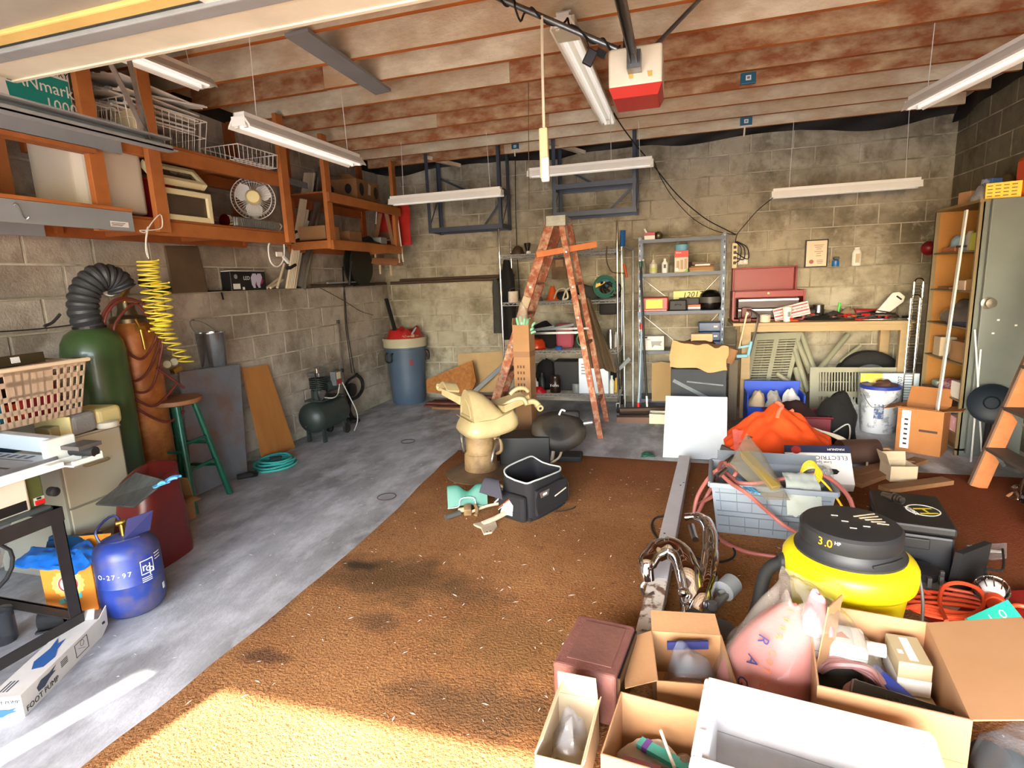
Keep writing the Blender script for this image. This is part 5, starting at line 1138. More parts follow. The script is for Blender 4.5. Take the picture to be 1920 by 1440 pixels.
# third shelf
put('orange_helmet', 'orange red hard hat on the third wire shelf', 'helmet', MB().lathe([(.11,0),(.13,.005),(.105,.02),(.10,.07),(.07,.115),(.001,.13)], 22).build('orange_helmet', M('helmet_or', (196,62,24), .3), smooth=True), (-1.58,6.22,.697))
put('pink_vest', 'folded dusty pink cushion standing on the third wire shelf', 'cushion', MB().bx(-.10,.10,-.06,.06,0,.29).build('pink_vest', M('dusty_pink', (168,76,92), .75), bevel=.05, seg=3), (-1.26,6.30,.697), (.1,0,.1))
T = thing('green_bowl', 'pale green plastic bowl tipped on its side on the third wire shelf', 'bowl', (-1.02, 6.22, .697+.10))
b = MB().at((0,0,0), (1.25,0,.35)); b.lathe([(.03,-.04),(.06,-.03),(.095,.03),(.10,.03),(.065,-.036)], 24); b.build('body', M('bowl_green', (120,190,120), .45), T, smooth=True); b = MB().at((0,0,0), (1.25,0,.35)); b.lathe([(.088,.012),(.001,.013)], 22); b.build('contents', 'black_rubber', T)
put('blue_cup', 'small blue cap at the edge of the third wire shelf', 'cap', MB().lathe([(.04,0),(.045,.03),(.03,.045),(.001,.046)], 16).build('blue_cup', M('cap_blue', (40,84,150), .45), smooth=True), (-1.30,6.13,.697))
put('black_shears', 'pair of grey handled black shears on the third wire shelf', 'shears', MB().bar((-.2,0,.02),(.0,.02,.05),.02,.03).bar((-.02,0,.03),(.22,.03,.07),.02,.03).build('black_shears', 'grey_paint', bevel=.005), (-1.34,6.08,.80+.11))
put('steel_flask', 'bright steel flask on the third wire shelf by the right post', 'flask', MB().lathe([(.035,0),(.036,.16),(.025,.19),(.025,.21),(.001,.212)], 16).build('steel_flask', 'steel', smooth=True), (-.74,6.25,.697))
put('spray_can', 'white capped bottle on the third wire shelf corner', 'bottle', MB().lathe([(.03,0),(.03,.13),(.015,.15),(.015,.17),(.001,.171)], 14).build('spray_can', 'white_paint', smooth=True), (-.69,6.38,.697))
put('dark_bundle', 'dark cloth bundle on the third wire shelf behind the carton', 'bundle', blob('dark_bundle', 'cloth_black', .5, .2, .18, 6), (-1.62,6.42,.697))
for k, (x, y, z, sx, sy, sz, mt, lb) in enumerate(((-1.55,6.42,SZ[1]-.545+.551,.45,.2,.30,'cloth_black','black coat bundled at the back of the third wire shelf'),(-1.05,6.42,1.241,.4,.2,.16,'cloth_grey','grey cloth heap at the back of the second wire shelf'),(-.80,6.42,.206,.3,.2,.30,'cloth_black','black sack at the right of the bottom wire shelf'),(-1.52,6.42,.206,.3,.2,.36,'cloth_black','black sack at the left of the bottom wire shelf'),(-1.0,6.42,.697,.4,.2,.22,'cloth_grey','dark grey blanket at the back of the third wire shelf'))):
    put('cloth_bundle', lb, 'bundle', blob('cloth_bundle', mt, sx, sy, sz, k+20, .3), (x,y,z))
# tarp hanging
def tarp(u, v):
    fold = .02*math.sin(u*22+v*3)+.02*nz3((u*4,v*5,1))
    return (-1.06+.30*u*(.45+.55*v)+.12*v, 6.07-.03+fold-.03*v, 1.26-.74*v-.06*u*v+.03*nz3((u*3,v*2,7)))
put('canvas_tarp', 'olive brown canvas sheet hanging over the wire shelves', 'canvas', WB().grid(tarp, 30, 24, .006).build('canvas_tarp', M('canvas', (92,76,54), .9, c2=(70,56,38), scale=5), smooth=70))
# bottom shelf
for k, (x, y, h_, r_, mt, lb) in enumerate(((-1.60,6.18,.16,.035,'white_plastic','white bottle with dark label on the bottom wire shelf'),(-1.52,6.2,.22,.04,'black_plastic','tall black bottle on the bottom wire shelf'),(-1.66,6.3,.28,.03,'galv','grey spray tin at the back of the bottom wire shelf'),(-.72,6.16,.20,.025,'white_paint','white spray can at the right end of the bottom wire shelf'),(-.68,6.24,.16,.028,'clamp_yellow','yellow bottle at the right end of the bottom wire shelf'))):
    put('bottle', lb, 'bottle', MB().lathe([(r_,0),(r_*1.02,.005),(r_*1.02,h_*.7),(r_*.5,h_*.82),(r_*.5,h_),(.001,h_+.001)], 16).build('bottle', mt, smooth=True), (x,y,.206))
T = thing('powder_jar', 'dark brown jar with white lettering on the bottom wire shelf', 'jar', (-1.36, 6.17, .206))
MB().lathe([(.06,0),(.062,.004),(.062,.15),(.05,.165),(.05,.19),(.001,.191)], 22).build('body', M('jar_brown', (44,24,16), .3), T, smooth=True); text('Yoho', .05, 'paper', T, (0,-.0635,.09), frame((1,0,0),(0,0,1)))
put('red_pouch', 'shiny red pouch on the front of the bottom wire shelf', 'pouch', blob('red_pouch', M('pouch_red', (196,26,34), .3), .16, .10, .07, 4), (-1.54,6.12,.206))
put('grey_cup', 'grey plastic jug on the bottom wire shelf beside the white case', 'jug', MB().lathe([(.05,0),(.055,.09),(.05,.10)], 16).build('grey_cup', M('jug_grey', (128,130,126), .4), smooth=True), (-1.12,6.2,.206))
put('black_crate', 'black plastic crate filling the middle of the bottom wire shelf', 'crate', MB().bx(-.20,.20,-.12,.12,0,.34).build('black_crate', M('crate_black', (13,14,17), .55), bevel=.01), (-1.20,6.40,.206))
T = thing('white_case', 'white plastic case with vents on the bottom wire shelf', 'case', (-.92, 6.18, .206))
MB().bx(-.16,.17,-.07,.10,0,.40).build('body', M('case_cool', (216,226,236), .4), T, bevel=.008)
for k in range(4): MB().bx(-.13,-.08,-.0712,-.070,.22+.035*k,.235+.035*k).build('vent', 'grey_paint', T)
# picture behind the rack
T = thing('wall_picture', 'small faded brown picture on the back wall behind the ladder', 'picture', tuple(PY(1048,505,6.62)))
p = PY(1048,500,6.63); WB().bx(p.x-.09,p.x+.09,6.63,6.645,p.z-.14,p.z+.13).build('panel', M('sepia', (112,86,58), .7, c2=(70,48,30), scale=7, amt=.8), T); WB().bx(p.x-.04,p.x+.05,6.627,6.63,p.z+.0,p.z+.08).build('figure', M('sepia_light', (160,128,92), .7, c2=(110,80,54), scale=14), T)
T.location.z = T.location.z
# ---- poles between the racks
def pole(name, lb, cat, p0, p1, r_, mat, extra=()):
    T = thing(name, lb, cat, tuple(p0)); WB().cyl(p0, p1, r_, n=10).build('shaft', mat, T, smooth=True)
    for nm, a, b_, rr_, m_ in extra: WB().cyl(a, b_, rr_, n=10).build(nm, m_, T, smooth=True)
    return T
a = Vector((-.59,6.30,0)); c_ = PY(1167,462,6.45)
pole('duster', 'long steel duster pole with a bright blue head', 'duster', a, c_, .010, 'steel', [('head', c_, PY(1168,432,6.45), .03, M('duster_blue', (24,92,160), .8, bump=.6, bscale=90)), ('orange_grip', PY(1170,495,6.42), PY(1175,520,6.41), .014, 'cone_orange')])
a = Vector((-.50,6.28,0)); c_ = PY(1187,468,6.48)
T = pole('squeegee', 'grey metal squeegee pole leaning between the racks', 'squeegee', a, c_, .012, 'galv')
WB().bar(PY(1162,458,6.46), c_, .03, .03).build('head', 'black_plastic', T); WB().bar(PY(1160,692,6.2), PY(1180,672,6.25), .03, .04).build('clip', 'grey_paint', T)
a = PY(1214,735,6.12); a.z = 0; c_ = PY(1201,500,6.26)
pole('rake_handle', 'black pole with a green grip leaning on the blue steel rack', 'pole', a, c_, .012, 'black_plastic', [('green_grip', c_, PY(1200.5,490,6.262), .016, M('grip_green', (20,92,66), .45)), ('white_end', a+Vector((0,0,.0)), a.lerp(c_, .12), .0125, 'white_plastic')])
a = PY(1197,755,6.10); a.z = .07; c_ = PY(1203,618,6.26)
T = pole('push_broom', 'push broom with pale blue handle and red collar at the blue steel rack', 'broom', a, c_, .012, M('handle_pale', (150,176,190), .45), [('red_collar', c_, PY(1203.4,606,6.27), .017, 'red_plastic'), ('red_joint', a, a+Vector((0,.0,.05)), .018, 'red_plastic')])
q = Vector((-.35,6.08,0)); WB().bar((-.62,6.0,.06), (-.12,6.12,.06), .06, .03).build('head', M('broom_wood', (92,72,56), .7), T); WB().bar((-.62,6.0,.022), (-.12,6.12,.022), .06, .043).build('bristles', M('bristle', (70,54,42), .9, bump=.8, bscale=120), T)
# ================================================================== stepladder
lw = M('ladder_paint', (164,90,58), .7, c2=(124,62,40), scale=7, amt=.7, c3=(206,180,150), scale3=16, bump=.1)
T = thing('stepladder', 'tall paint splashed wooden stepladder standing before the wire rack', 'ladder', (-1.3, 5.4, 0))
A, B = Vector((-1.86,5.15,0)), Vector((-1.95,5.75,0)); Cc, Dd = Vector((-.70,5.06,0)), Vector((-.72,5.70,0))
tA, tB = Vector((-1.16,5.28,2.02)), Vector((-1.13,5.56,2.02)); tC, tD = Vector((-1.07,5.28,2.00)), Vector((-1.05,5.58,2.00))
for p_, q_ in ((A,tA),(B,tB)): WB().bar(p_, q_, .028, .085, (1,0,.3)).build('front_rail', lw, T, bevel=.003)
for p_, q_ in ((Cc,tC),(Dd,tD)): WB().bar(p_, q_, .028, .055, (1,0,-.3)).build('rear_rail', lw, T, bevel=.003)
for k in range(1, 7):
    t_ = k/7; p_ = A.lerp(tA, t_); q_ = B.lerp(tB, t_); WB().bar(p_, q_, .022, .085, (.0,0,1)).build('step', lw, T) if False else WB().bar(p_, q_, .085, .02, (0,0,1)).build('step', lw, T)
for k in (1, 3, 5):
    t_ = k/7; WB().bar(Cc.lerp(tC, t_), Dd.lerp(tD, t_), .03, .025).build('rear_rung', lw, T)
WB().bx(-1.19,-1.03,5.24,5.60,2.02,2.05).build('top_cap', M('cap_grey', (160,164,150), .6, c2=(206,204,186), scale=18), T, bevel=.006)
WB().bx(-1.20,-1.02,5.23,5.262,1.96,2.05).build('cap_bracket', 'cap_grey', T)
WB().bar(PY(1005,478,5.2), PY(1118,458,5.45), .04, .055).build('bucket_shelf', M('shelf_or', (206,124,70), .6, c2=(180,98,52), scale=7), T, bevel=.003)
for y_ in (5.22, 5.62): 
    z_ = .98; WB().bar(A.lerp(tA,.48)+Vector((0,.03 if y_ < 5.4 else .45,0)), Cc.lerp(tC,.49)+Vector((0,.03 if y_ < 5.4 else .45,0)), .003, .02).build('spreader', 'galv', T)
p_ = A.lerp(tA, .63); WB().box(p_+Vector((.0,-.017,0)), (.075,.003,.10), (0,.33,0)).build('sticker', 'kraft_light', T)
for k in (.28,.42,.56,.70,.86):
    p_ = A.lerp(tA, k); WB().cyl(p_+Vector((0,-.02,0)), p_+Vector((0,-.014,0)), .012, n=10).build('bolt', 'galv', T)
    p_ = Cc.lerp(tC, k); WB().cyl(p_+Vector((0,-.02,0)), p_+Vector((0,-.014,0)), .009, n=10).build('bolt', 'galv', T)
WB().bar(A+Vector((.0,-.02,.02)), A.lerp(tA,.09)+Vector((0,-.02,0)), .09, .004, (0,1,0)).build('foot_iron', 'dark_brass', T)
# tall narrow carton with gloves
T = thing('tall_carton', 'tall narrow brown carton with green gloves stuffed in its top', 'carton', (-1.36, 4.89, 0), rotz=-.08)
carton(T, .155, .15, 1.09, 'cardboard', {'l': (.06, -4), 'r': (.05, 6)})
for z in (.38, .80): MB().bx(-.0785,.0785,-.0765,.0765,z,z+.05).build('tape', M('brown_tape', (150,112,80), .25), T)
for r_ in range(3):
    for c in range(5): MB().bx(-.045+.028*r_,-.03+.028*r_,-.0762,-.0755,.48+.055*c,.505+.055*c).build('print', M('print_brown', (96,66,40), .8), T)
glove('work_glove', (-1.36,4.86,1.03), (1.2,.0,.2), M('mint', (130,206,170), .7), 'mint green work glove sticking out of the tall carton', 1.1)
glove('work_glove', (-1.33,4.90,1.02), (1.1,.2,-.3), M('mint2', (150,214,184), .7), 'paler mint glove behind the other in the tall carton', 1.0)
put('clear_wrap', 'crumpled clear wrap on top of the tall carton', 'wrap', blob('clear_wrap', film('wrap', (190,180,160), .4), .13, .12, .20, 9, .5), (-1.37,4.92,1.06))
# ================================================================== barber chair base
cm = M('cream_enamel', (190,172,128), .4, c2=(160,138,94), scale=7, amt=.5, coat=.15)
rm = M('cream_rust', (150,124,84), .65, c2=(84,58,36), scale=6, amt=.9, bump=.2)
T = thing('barber_chair_base', 'cream enamelled cast iron barber chair base standing on the carpet', 'chair base', (-1.475, 3.93, CZ))
MB().lathe([(.27,0),(.275,.01),(.25,.022),(.16,.03),(.13,.04)], 36).build('floor_plate', M('plate_rust', (128,108,86), .4, .5, c2=(84,64,46), scale=8), T, smooth=True)
MB().lathe([(.125,.03),(.128,.05),(.125,.17),(.115,.175)], 28).build('lower_column', rm, T, smooth=True)
MB().lathe([(.118,.16),(.121,.175),(.11,.19),(.108,.30),(.10,.32)], 28).build('upper_column', rm, T, smooth=True)
e1 = Vector((math.cos(.74), math.sin(.74), 0)); e2 = Vector((-math.sin(.74), math.cos(.74), 0)); Cn = Vector((.02,-.19,0))
def L3(a, b_, z): return Cn+e1*a+e2*b_+Vector((0,0,z))
def sk(u, v):
    """flaring skirt: rounded plan that swells out below the seam and tucks in to the column"""
    a = 2*PI*u; c, s_ = math.cos(a), math.sin(a); ex = .5; cx_ = math.copysign(abs(c)**ex, c); cy_ = math.copysign(abs(s_)**ex, s_)
    k = (1, 1.06, 1.17, 1.20, 1.10, .80, .40)[min(6, int(v*6+.01))]; z = (.45, .43, .39, .36, .325, .305, .30)[min(6, int(v*6+.01))]
    return L3(.185+.185*cx_*k, .16+.16*cy_*k, z+(.05*max(0, cx_) if v < .5 else .03*max(0, cx_)))
b = MB(); b.grid(sk, 48, 6, 0, True); b.grid(lambda u, v: Vector(sk(u, 0))*(1-v)+L3(.185, .16, .46)*v, 48, 2, 0, True); b.build('skirt', cm, T, smooth=50)
ah = lambda u: math.sin(PI*u)**.55
b = MB(); b.grid(lambda u, v: L3(.02+.27*v, .015+.29*u, .45+(.215*math.cos(PI/2*v)**.8+.01)*ah(u)), 26, 14); b.grid(lambda u, v: L3(.02, .015+.29*u, .44+v*(.01+.225*ah(u))), 26, 4); b.build('arch', cm, T, smooth=50)
b = MB(); b.tube([L3(.014, .06+.20*i/12, .475+.125*ah(i/12)) for i in range(13)], .005, 6, 2); b.tube([L3(.014,.06,.475), L3(.014,.26,.475)], .004, 6, 2); b.tube([L3(-.004,-.0,.452), L3(-.004,.32,.452)], .003, 5, 2); b.build('arch_moulding', cm, T, smooth=True)
b = MB(); b.grid(lambda u, v: L3(.28+.24*v, .02+.26*u*(1-.35*v)+.04*v, .49+.05*v-.05*(1-abs(2*u-1)**3)*0-.012*math.sin(PI*u)), 10, 8, .05); b.build('right_channel', cm, T, smooth=50)
def hull_obj(name, pts, mat, bev):
    bm = bmesh.new(); [bm.verts.new(p) for p in pts]; bmesh.ops.convex_hull(bm, input=bm.verts); me = bpy.data.meshes.new(name); bm.to_mesh(me); bm.free()
    return link(name, me, MATS[mat] if isinstance(mat, str) else mat, T, 40, bev, 3)
b = MB(); b.tube([L3(.46,.05,.53), L3(.53,.03,.54), L3(.57,.01,.50)], .022, 10, 4); b.cyl(L3(.56,-.02,.49), L3(.575,.06,.505), .026); b.build('pivot_tube', cm, T, smooth=True)
b = MB(); b.cyl(L3(.5595,-.022,.4895), L3(.5597,-.0205,.49), .012); b.build('pivot_hole', 'ink', T)
for k, (q0, q1, q2, q3) in enumerate(((L3(.30,.10,.52),L3(.38,.06,.57),L3(.44,.03,.57),L3(.46,.02,.53)),(L3(.42,.22,.58),L3(.47,.20,.62),L3(.53,.18,.62),L3(.56,.18,.59)))):
    b = MB(); b.tube([q0,q1,q2,q3], .017, 9, 5); b.build('scroll_arm', cm, T, smooth=True)
hull_obj('left_bracket', [L3(.02,.29,.60), L3(.02,.29,.53), L3(.06,.31,.60), L3(.06,.31,.53), L3(-.06,.50,.64), L3(-.06,.50,.59), L3(-.01,.52,.64), L3(-.01,.52,.59)], cm, .008)
b = MB(); b.grid(lambda u, v: L3(-.06+.10*v, .54-.20*u, .655+.05*math.sin(PI*u)-.02*v), 14, 8, .02); b.build('left_scroll', cm, T, smooth=60)
b = MB(); b.tube([L3(-.05,.52,.665), L3(-.06,.56,.66), L3(-.06,.56,.63), L3(-.05,.53,.63)], .018, 9, 4); b.build('left_curl', cm, T, smooth=True)
for p_ in ([(-.14,-.02,.31),(-.12,-.06,.24),(-.10,-.09,.19)], [(.14,.02,.27),(.13,-.06,.2),(.12,-.10,.12)]): MB().tube(p_, [.018,.012,.010,.016], 8, 4).build('lever', 'steel', T, smooth=True)
MB().tube([(.1,.03,.28),(.16,.02,.26),(.17,0,.19),(.13,-.02,.17)], .014, 8, 4).build('hook', rm, T, smooth=True)
# dark box behind the chair
put('black_metal_box', 'black metal box lying behind the cream chair base', 'drawer', MB().bx(-.20,.20,-.13,.13,0,.24).build('black_metal_box', 'crate_black', bevel=.006), (-1.20,4.25,CZ), (0,0,.2))
# ================================================================== motorcycle tail bag
T = thing('tail_bag', 'open black fabric motorcycle bag with silver zip on the carpet', 'bag', (-.90, 3.34, CZ), rotz=math.atan2(.907,.42))
bb = M('bag_black', (20,20,25), .85, c2=(14,14,17), scale=9, bump=.2, bscale=60); bi = M('bag_inner', (18,17,21), .95)
def bagwall(u, v):
    a = 2*PI*u; ex = .38; cx_ = math.copysign(abs(math.cos(a))**ex, math.cos(a)); cy_ = math.copysign(abs(math.sin(a))**ex, math.sin(a))
    k = 1+.05*math.sin(PI*v)-.06*v
    return (.19*cx_*k+.006*nz3((u*12,v*3,0)), .13*cy_*k, .245*v*(1-.02*math.sin(4*a))+(.05*v*max(0, math.sin(a)) if v > .6 else 0))
b = MB(); b.grid(bagwall, 48, 10, .012, True); b.build('shell', bb, T, smooth=60)
MB().bx(-.18,.18,-.12,.12,.002,.02).build('base', bi, T)
b = MB(); b.tube([Vector(bagwall(i/36, 1))+Vector((0,0,.003)) for i in range(36)], .0055, 6, 1, True); b.build('zip', M('zip_silver', (176,184,186), .4), T, smooth=True)
MB().bx(-.155,.165,-.155,-.128,.03,.20).build('side_pocket', bb, T, bevel=.02, seg=3)
MB().tube([(-.15,-.157,.05),(-.15,-.157,.18),(.14,-.157,.195),(.16,-.157,.06)], .003, 5, 3).build('piping', bi, T)
MB().bar((.02,-.158,.115),(.14,-.158,.135),.003,.008).build('reflective_strip', M('strip_pale', (216,206,190), .5), T)
me = MB().prism([(-.04,-.018),(.03,-.018),(.045,.018),(-.05,.018)], 0, .003).build('badge', M('badge_grey', (98,88,84), .4), T).data; me.transform(Matrix.Translation((-.08,-.1575,.165)) @ frame((1,0,0),(0,0,1)).to_4x4())
MB().bx(-.10,-.065,-.1625,-.1605,.158,.172).build('badge_mark', 'paper', T)
MB().bx(-.235,-.185,-.11,.11,.0,.17).build('end_pocket', bb, T, bevel=.03, seg=3)
me = MB().prism([(-.08,-.05),(.02,-.05),(.03,.02),(.0,.05),(-.05,.01)], 0, .003).build('reflective_patch', M('patch_pale', (196,206,220), .4), T).data; me.transform(Matrix.Translation((-.2365,0,.085)) @ frame((0,-1,0),(0,0,1)).to_4x4())
for k, c in enumerate(('paper','cone_orange')): MB().bar((-.2375,.095,.05+.012*k),(-.2375,.0,.13+.012*k),.003,.005,(1,0,0)).build('stripe', c, T)
for p_, q_ in (((-.239,.06,.06),(-.239,-.02,.11)), ((-.239,.04,.11),(-.239,-.03,.06))): MB().bar(p_, q_, .002, .003, (1,0,0)).build('lacing', 'black_rubber', T)
MB().grid(lambda u, v: (-.20-.10*u, .13+.06*v-.14*(1-v)*u, .22+.04*math.sin(PI*u)-.06*u), 8, 6, .01).build('lid_flap', M('flap_grey', (60,60,70), .8), T, smooth=60)
for k in range(3): MB().tube([(-.12+.09*k,.09,.03),(-.10+.09*k,.03,.12),(-.13+.09*k,-.02,.19)], .012, 6, 4).build('lining_fold', bi, T, smooth=True)
MB().tube([(.02,-.16,.01),(.08,-.20,.008),(.13,-.22,.010),(.17,-.21,.008)], .004, 5).build('cord', 'black_rubber', T)
# turquoise headrest and cast brackets
T = thing('barber_headrest', 'turquoise padded barber headrest lying on the carpet', 'headrest', (-1.33, 3.26, CZ), rotz=.35)
tq = M('turq_vinyl', (58,118,102), .55, c2=(40,96,84), scale=5, amt=.5)
b = MB(); b.grid(lambda u, v: (-.13+.26*u, -.05+.03*math.cos(PI*u*2)*0+.11*v+.05*math.sin(PI*u)*0, .03+.13*math.sin(PI*min(1,v*1.0))*(1-.42*math.exp(-((u-.5)/.17)**2))+.012*math.sin(PI*u)), 20, 10, .045); b.build('pad', tq, T, smooth=60)
MB().tube([(-.13,-.055,.03),(-.06,-.06,.04),(-.04,-.055,.09),(.04,-.055,.09),(.06,-.06,.04),(.13,-.055,.03)], .004, 5).build('piping', M('piping_pale', (170,214,196), .5), T)
MB().box((.0,-.10,.03), (.05,.06,.05), (.3,0,0)).build('clamp', rm, T, bevel=.006); MB().cyl((-.06,-.10,.03),(.0,-.10,.035),.016).build('spindle', cm, T, smooth=True)
MB().tube([(.05,-.09,.06),(.06,-.12,.03),(.05,-.15,.012)], .012, 7, 3).build('hook', rm, T, smooth=True); MB().cyl((-.14,-.17,.018),(-.05,-.12,.022),.018).build('grip', 'dkgrey', T, smooth=True)
T = thing('cast_bracket', 'pale painted cast arm with flat foot lying before the black bag', 'bracket', (-1.08, 3.02, CZ), rotz=.3)
b = MB(); b.tube([(-.06,.02,.012),(.0,.06,.02),(.08,.10,.04),(.16,.12,.05)], [.018,.016,.014,.014], 8, 4); b.build('arm', M('cast_pale', (186,172,148), .5, c2=(150,132,106), scale=9), T, smooth=True)
me = MB().prism([(-.12,.03),(-.05,.06),(.02,.05),(.03,-.02),(.0,-.10),(-.05,-.12),(-.07,-.03),(-.11,.01)], .002, .014).build('foot', 'cast_pale', T, bevel=.004)
for x, y in ((-.03,-.10),(-.01,-.09)): MB().cyl((x,y,.014),(x,y,.0155),.005,n=8).build('hole', 'ink', T)
wire('pale curved rod lying between the headrest and the black bag', [(-1.28,3.16,.03),(-1.18,3.24,.05),(-1.08,3.27,.06),(-.99,3.25,.05)], .010, 'cast_pale', 'rod', 'curved_rod')
T = thing('chair_knuckle', 'grey cast iron adjuster knuckle beside the black bag', 'adjuster', (-1.14, 3.36, CZ)); MB().sph((0,0,.08), .045, 14, 8).build('knuckle', 'galv', T, smooth=True); MB().tube([(-.09,.03,.10),(-.03,-.02,.15),(.05,-.03,.13),(.07,.0,.07)], .010, 7).build('bow', 'cast_pale', T, smooth=True); MB().cyl((-.02,-.05,.03),(.03,-.03,.08),.014).build('pin', 'steel', T, smooth=True); MB().cyl((0,0,0),(0,0,.06),.02).build('stem', 'galv', T)
# black saddle seat
T = thing('saddle_seat', 'tipped black padded saddle stool seat on the carpet edge', 'seat', (-.93, 4.30, CZ), rotz=.1)
def pad(u, v):
    a = 2*PI*u; r_ = math.sin(PI/2*v) if v < 1 else 1
    return (.165*math.cos(a)*r_*(1+.06*math.cos(2*a)), .125*math.sin(a)*r_, -.02*(1-r_)+.035*math.cos(2*a)*r_*r_*.5+(-.03 if v >= 1 else 0))
Mx = Matrix.Translation((.0,0,.27)) @ Euler((.85,.12,.1)).to_matrix().to_4x4()
b = MB(Mx); b.grid(pad, 32, 8, .05, True); b.build('pad', M('pad_black', (18,18,18), .65, c2=(70,56,38), scale=5, amt=.55), T, smooth=60)
MB().tube([(-.06,-.05,.02),(-.05,-.02,.09),(-.04,.0,.20)], .016, 8, 4).build('stem', 'cast_pale', T, smooth=True); MB().tube([(-.12,-.06,.012),(-.06,-.08,.02),(.0,-.05,.05),(.02,.0,.1)], .010, 7, 4).build('link', 'cast_pale', T, smooth=True)
MB().bx(-.16,.18,-.02,.16,0,.05).build('base', 'black_rubber', T, bevel=.015); MB().cyl((.2,.02,.32),(.27,.02,.33),.022).build('peg', 'galv', T, smooth=True); MB().tube([(.0,.05,.38),(.02,.06,.42),(.05,.06,.41)], .008, 6).build('hook', 'white_paint', T)
MB().bx(-.03,.16,.08,.16,.28,.40).build('bracket', 'black_rubber', T, bevel=.02)
put('green_scrap', 'small dark green lump on the carpet hem', 'scrap', blob('green_scrap', M('scrap_green', (24,70,54), .5), .11, .07, .03, 5, .7), tuple(PF(1213,858))[:2]+(CZ,))
for k, (u, v) in enumerate(((765,828),(725,932))):
    p = PF(u, v); put('wire_ring', ['thin rusty wire ring lying on the far concrete', 'thin wire ring lying on the concrete by the carpet edge'][k], 'ring', MB().tube([(.065*math.cos(2*PI*i/14), .065*math.sin(2*PI*i/14), 0) for i in range(14)], .003, 4, 2, True).build('wire_ring', M('ring_dark', (60,54,48), .6)), (p.x,p.y,.003))
# ================================================================== blue steel rack and its things
T = thing('steel_rack', 'blue grey slotted angle shelving at the back wall', 'rack', (0, 6.45, 0))
bs_ = M('rack_post', (92,104,122), .45, .3, c2=(88,98,114), scale=10, amt=.5)
GX0, GX1, GY0, GY1 = -.445, .44, 6.30, 6.62
for x in (GX0, GX1):
    for y in (GY0, GY1):
        s = 1 if x == GX0 else -1; t_ = 1 if y == GY0 else -1
        b = WB(); b.bx(min(x,x+s*.035), max(x,x+s*.035), min(y,y+t_*.003), max(y,y+t_*.003), 0, 1.88); b.bx(min(x,x+s*.003), max(x,x+s*.003), min(y,y+t_*.035), max(y,y+t_*.035), 0, 1.88); b.build('post', bs_, T)
        if y == GY0:
            for k in range(34): WB().bx(x+s*.012, x+s*.022, y-.0012, y-.0002, .08+.053*k, .105+.053*k).build('slot', 'white_paint' if k % 2 else 'ink', T)
GZ = [.12, .66, 1.09, 1.495, 1.85]
for z in GZ:
    WB().bx(GX0, GX1, GY0, GY1, z-.006, z).build('shelf', 'bluegrey_steel', T); WB().bx(GX0, GX1, GY0-.002, GY0+.002, z-.035, z).build('shelf_lip', 'bluegrey_steel', T)
for z in (1.09, 1.495):
    for x in (GX0, GX1): WB().bx(x-.004, x+.05 if x == GX0 else x+.004, GY0-.004, GY0-.002, z-.05, z).build('corner_plate', M('corner_blue', (60,104,150), .45), T)
for p_, q_ in (((GX0+.03,GY1,1.44),(-.02,GY1-.02,1.12)), ((GX1-.03,GY1,1.45),(.1,GY1-.02,1.12)), ((GX0+.03,GY1,1.03),(0,GY1-.02,.68)), ((GX1-.03,GY1,1.05),(.12,GY1-.02,.70))): WB().bar(p_, q_, .004, .025, (0,1,0)).build('brace', 'galv', T)
T = thing('small_carton', 'tiny pink and white open carton on top of the blue steel rack', 'carton', (-.33, 6.40, 1.85)); MB().bx(-.055,.055,-.04,.04,0,.075).build('body', 'paper', T); MB().bx(-.0555,.0555,-.0408,.0408,.045,.076).build('band', M('band_pink', (176,60,84), .5), T); MB().cyl((-.03,0,.07),(-.055,0,.12),.008).build('nozzle', 'white_plastic', T)
put('grey_ball', 'round grey knob on top of the blue steel rack', 'knob', MB().sph((0,0,.045), .045, 16, 8).build('grey_ball', 'dark_brass', smooth=True), (-.24,6.45,1.85))
def bottle(x, y, z, r_, h_, mt, cap, lb, nz_=0.):
    T = thing('bottle', lb, 'bottle', (x,y,z)); MB().lathe([(r_*.95,0),(r_,.006),(r_,h_*.65),(r_*.45,h_*.8),(r_*.4,h_*.86)], 16).build('body', mt, T, smooth=True); MB().lathe([(r_*.42,h_*.85),(r_*.42,h_*.97),(.001,h_)], 12).build('cap', cap, T, smooth=True)
    if nz_: MB().cyl((0,0,h_*.95),(0,0,h_+nz_),.006,.003,8).build('nozzle', cap, T)
    return T
bottle(-.40,6.38,1.496,.032,.16,M('clear_bottle', (120,126,120), .25),'white_plastic','clear bottle with white cap at the left of the blue rack')
T = bottle(-.29,6.38,1.496,.042,.15,M('glue_bottle', (190,186,170), .4),'cord_pale','glue bottle with long nozzle on the blue rack',.05); onround(T,.0428,-2.4,-.7,.02,.06,M('label_lime', (176,190,90), .5))
T = bottle(-.17,6.38,1.496,.033,.155,'paper','white_plastic','white squeeze bottle on the blue rack'); onround(T,.0337,-1.9,-1.2,.05,.09,'dkgrey')
T = thing('grout_carton', 'red and white grout carton on the blue rack', 'carton', (.0, 6.40, 1.496)); MB().bx(-.07,.07,-.045,.045,0,.225).build('body', M('carton_tan', (216,200,178), .6), T, bevel=.003); MB().bx(-.0705,.0705,-.0455,.0455,.155,.2255).build('band', M('band_red', (206,50,44), .5), T)
for k in range(3): MB().bx(-.05+.04*k,-.02+.04*k,-.046,-.0452,.03,.12+.01*k).build('print', M('print_tan', (176,150,120), .6), T)
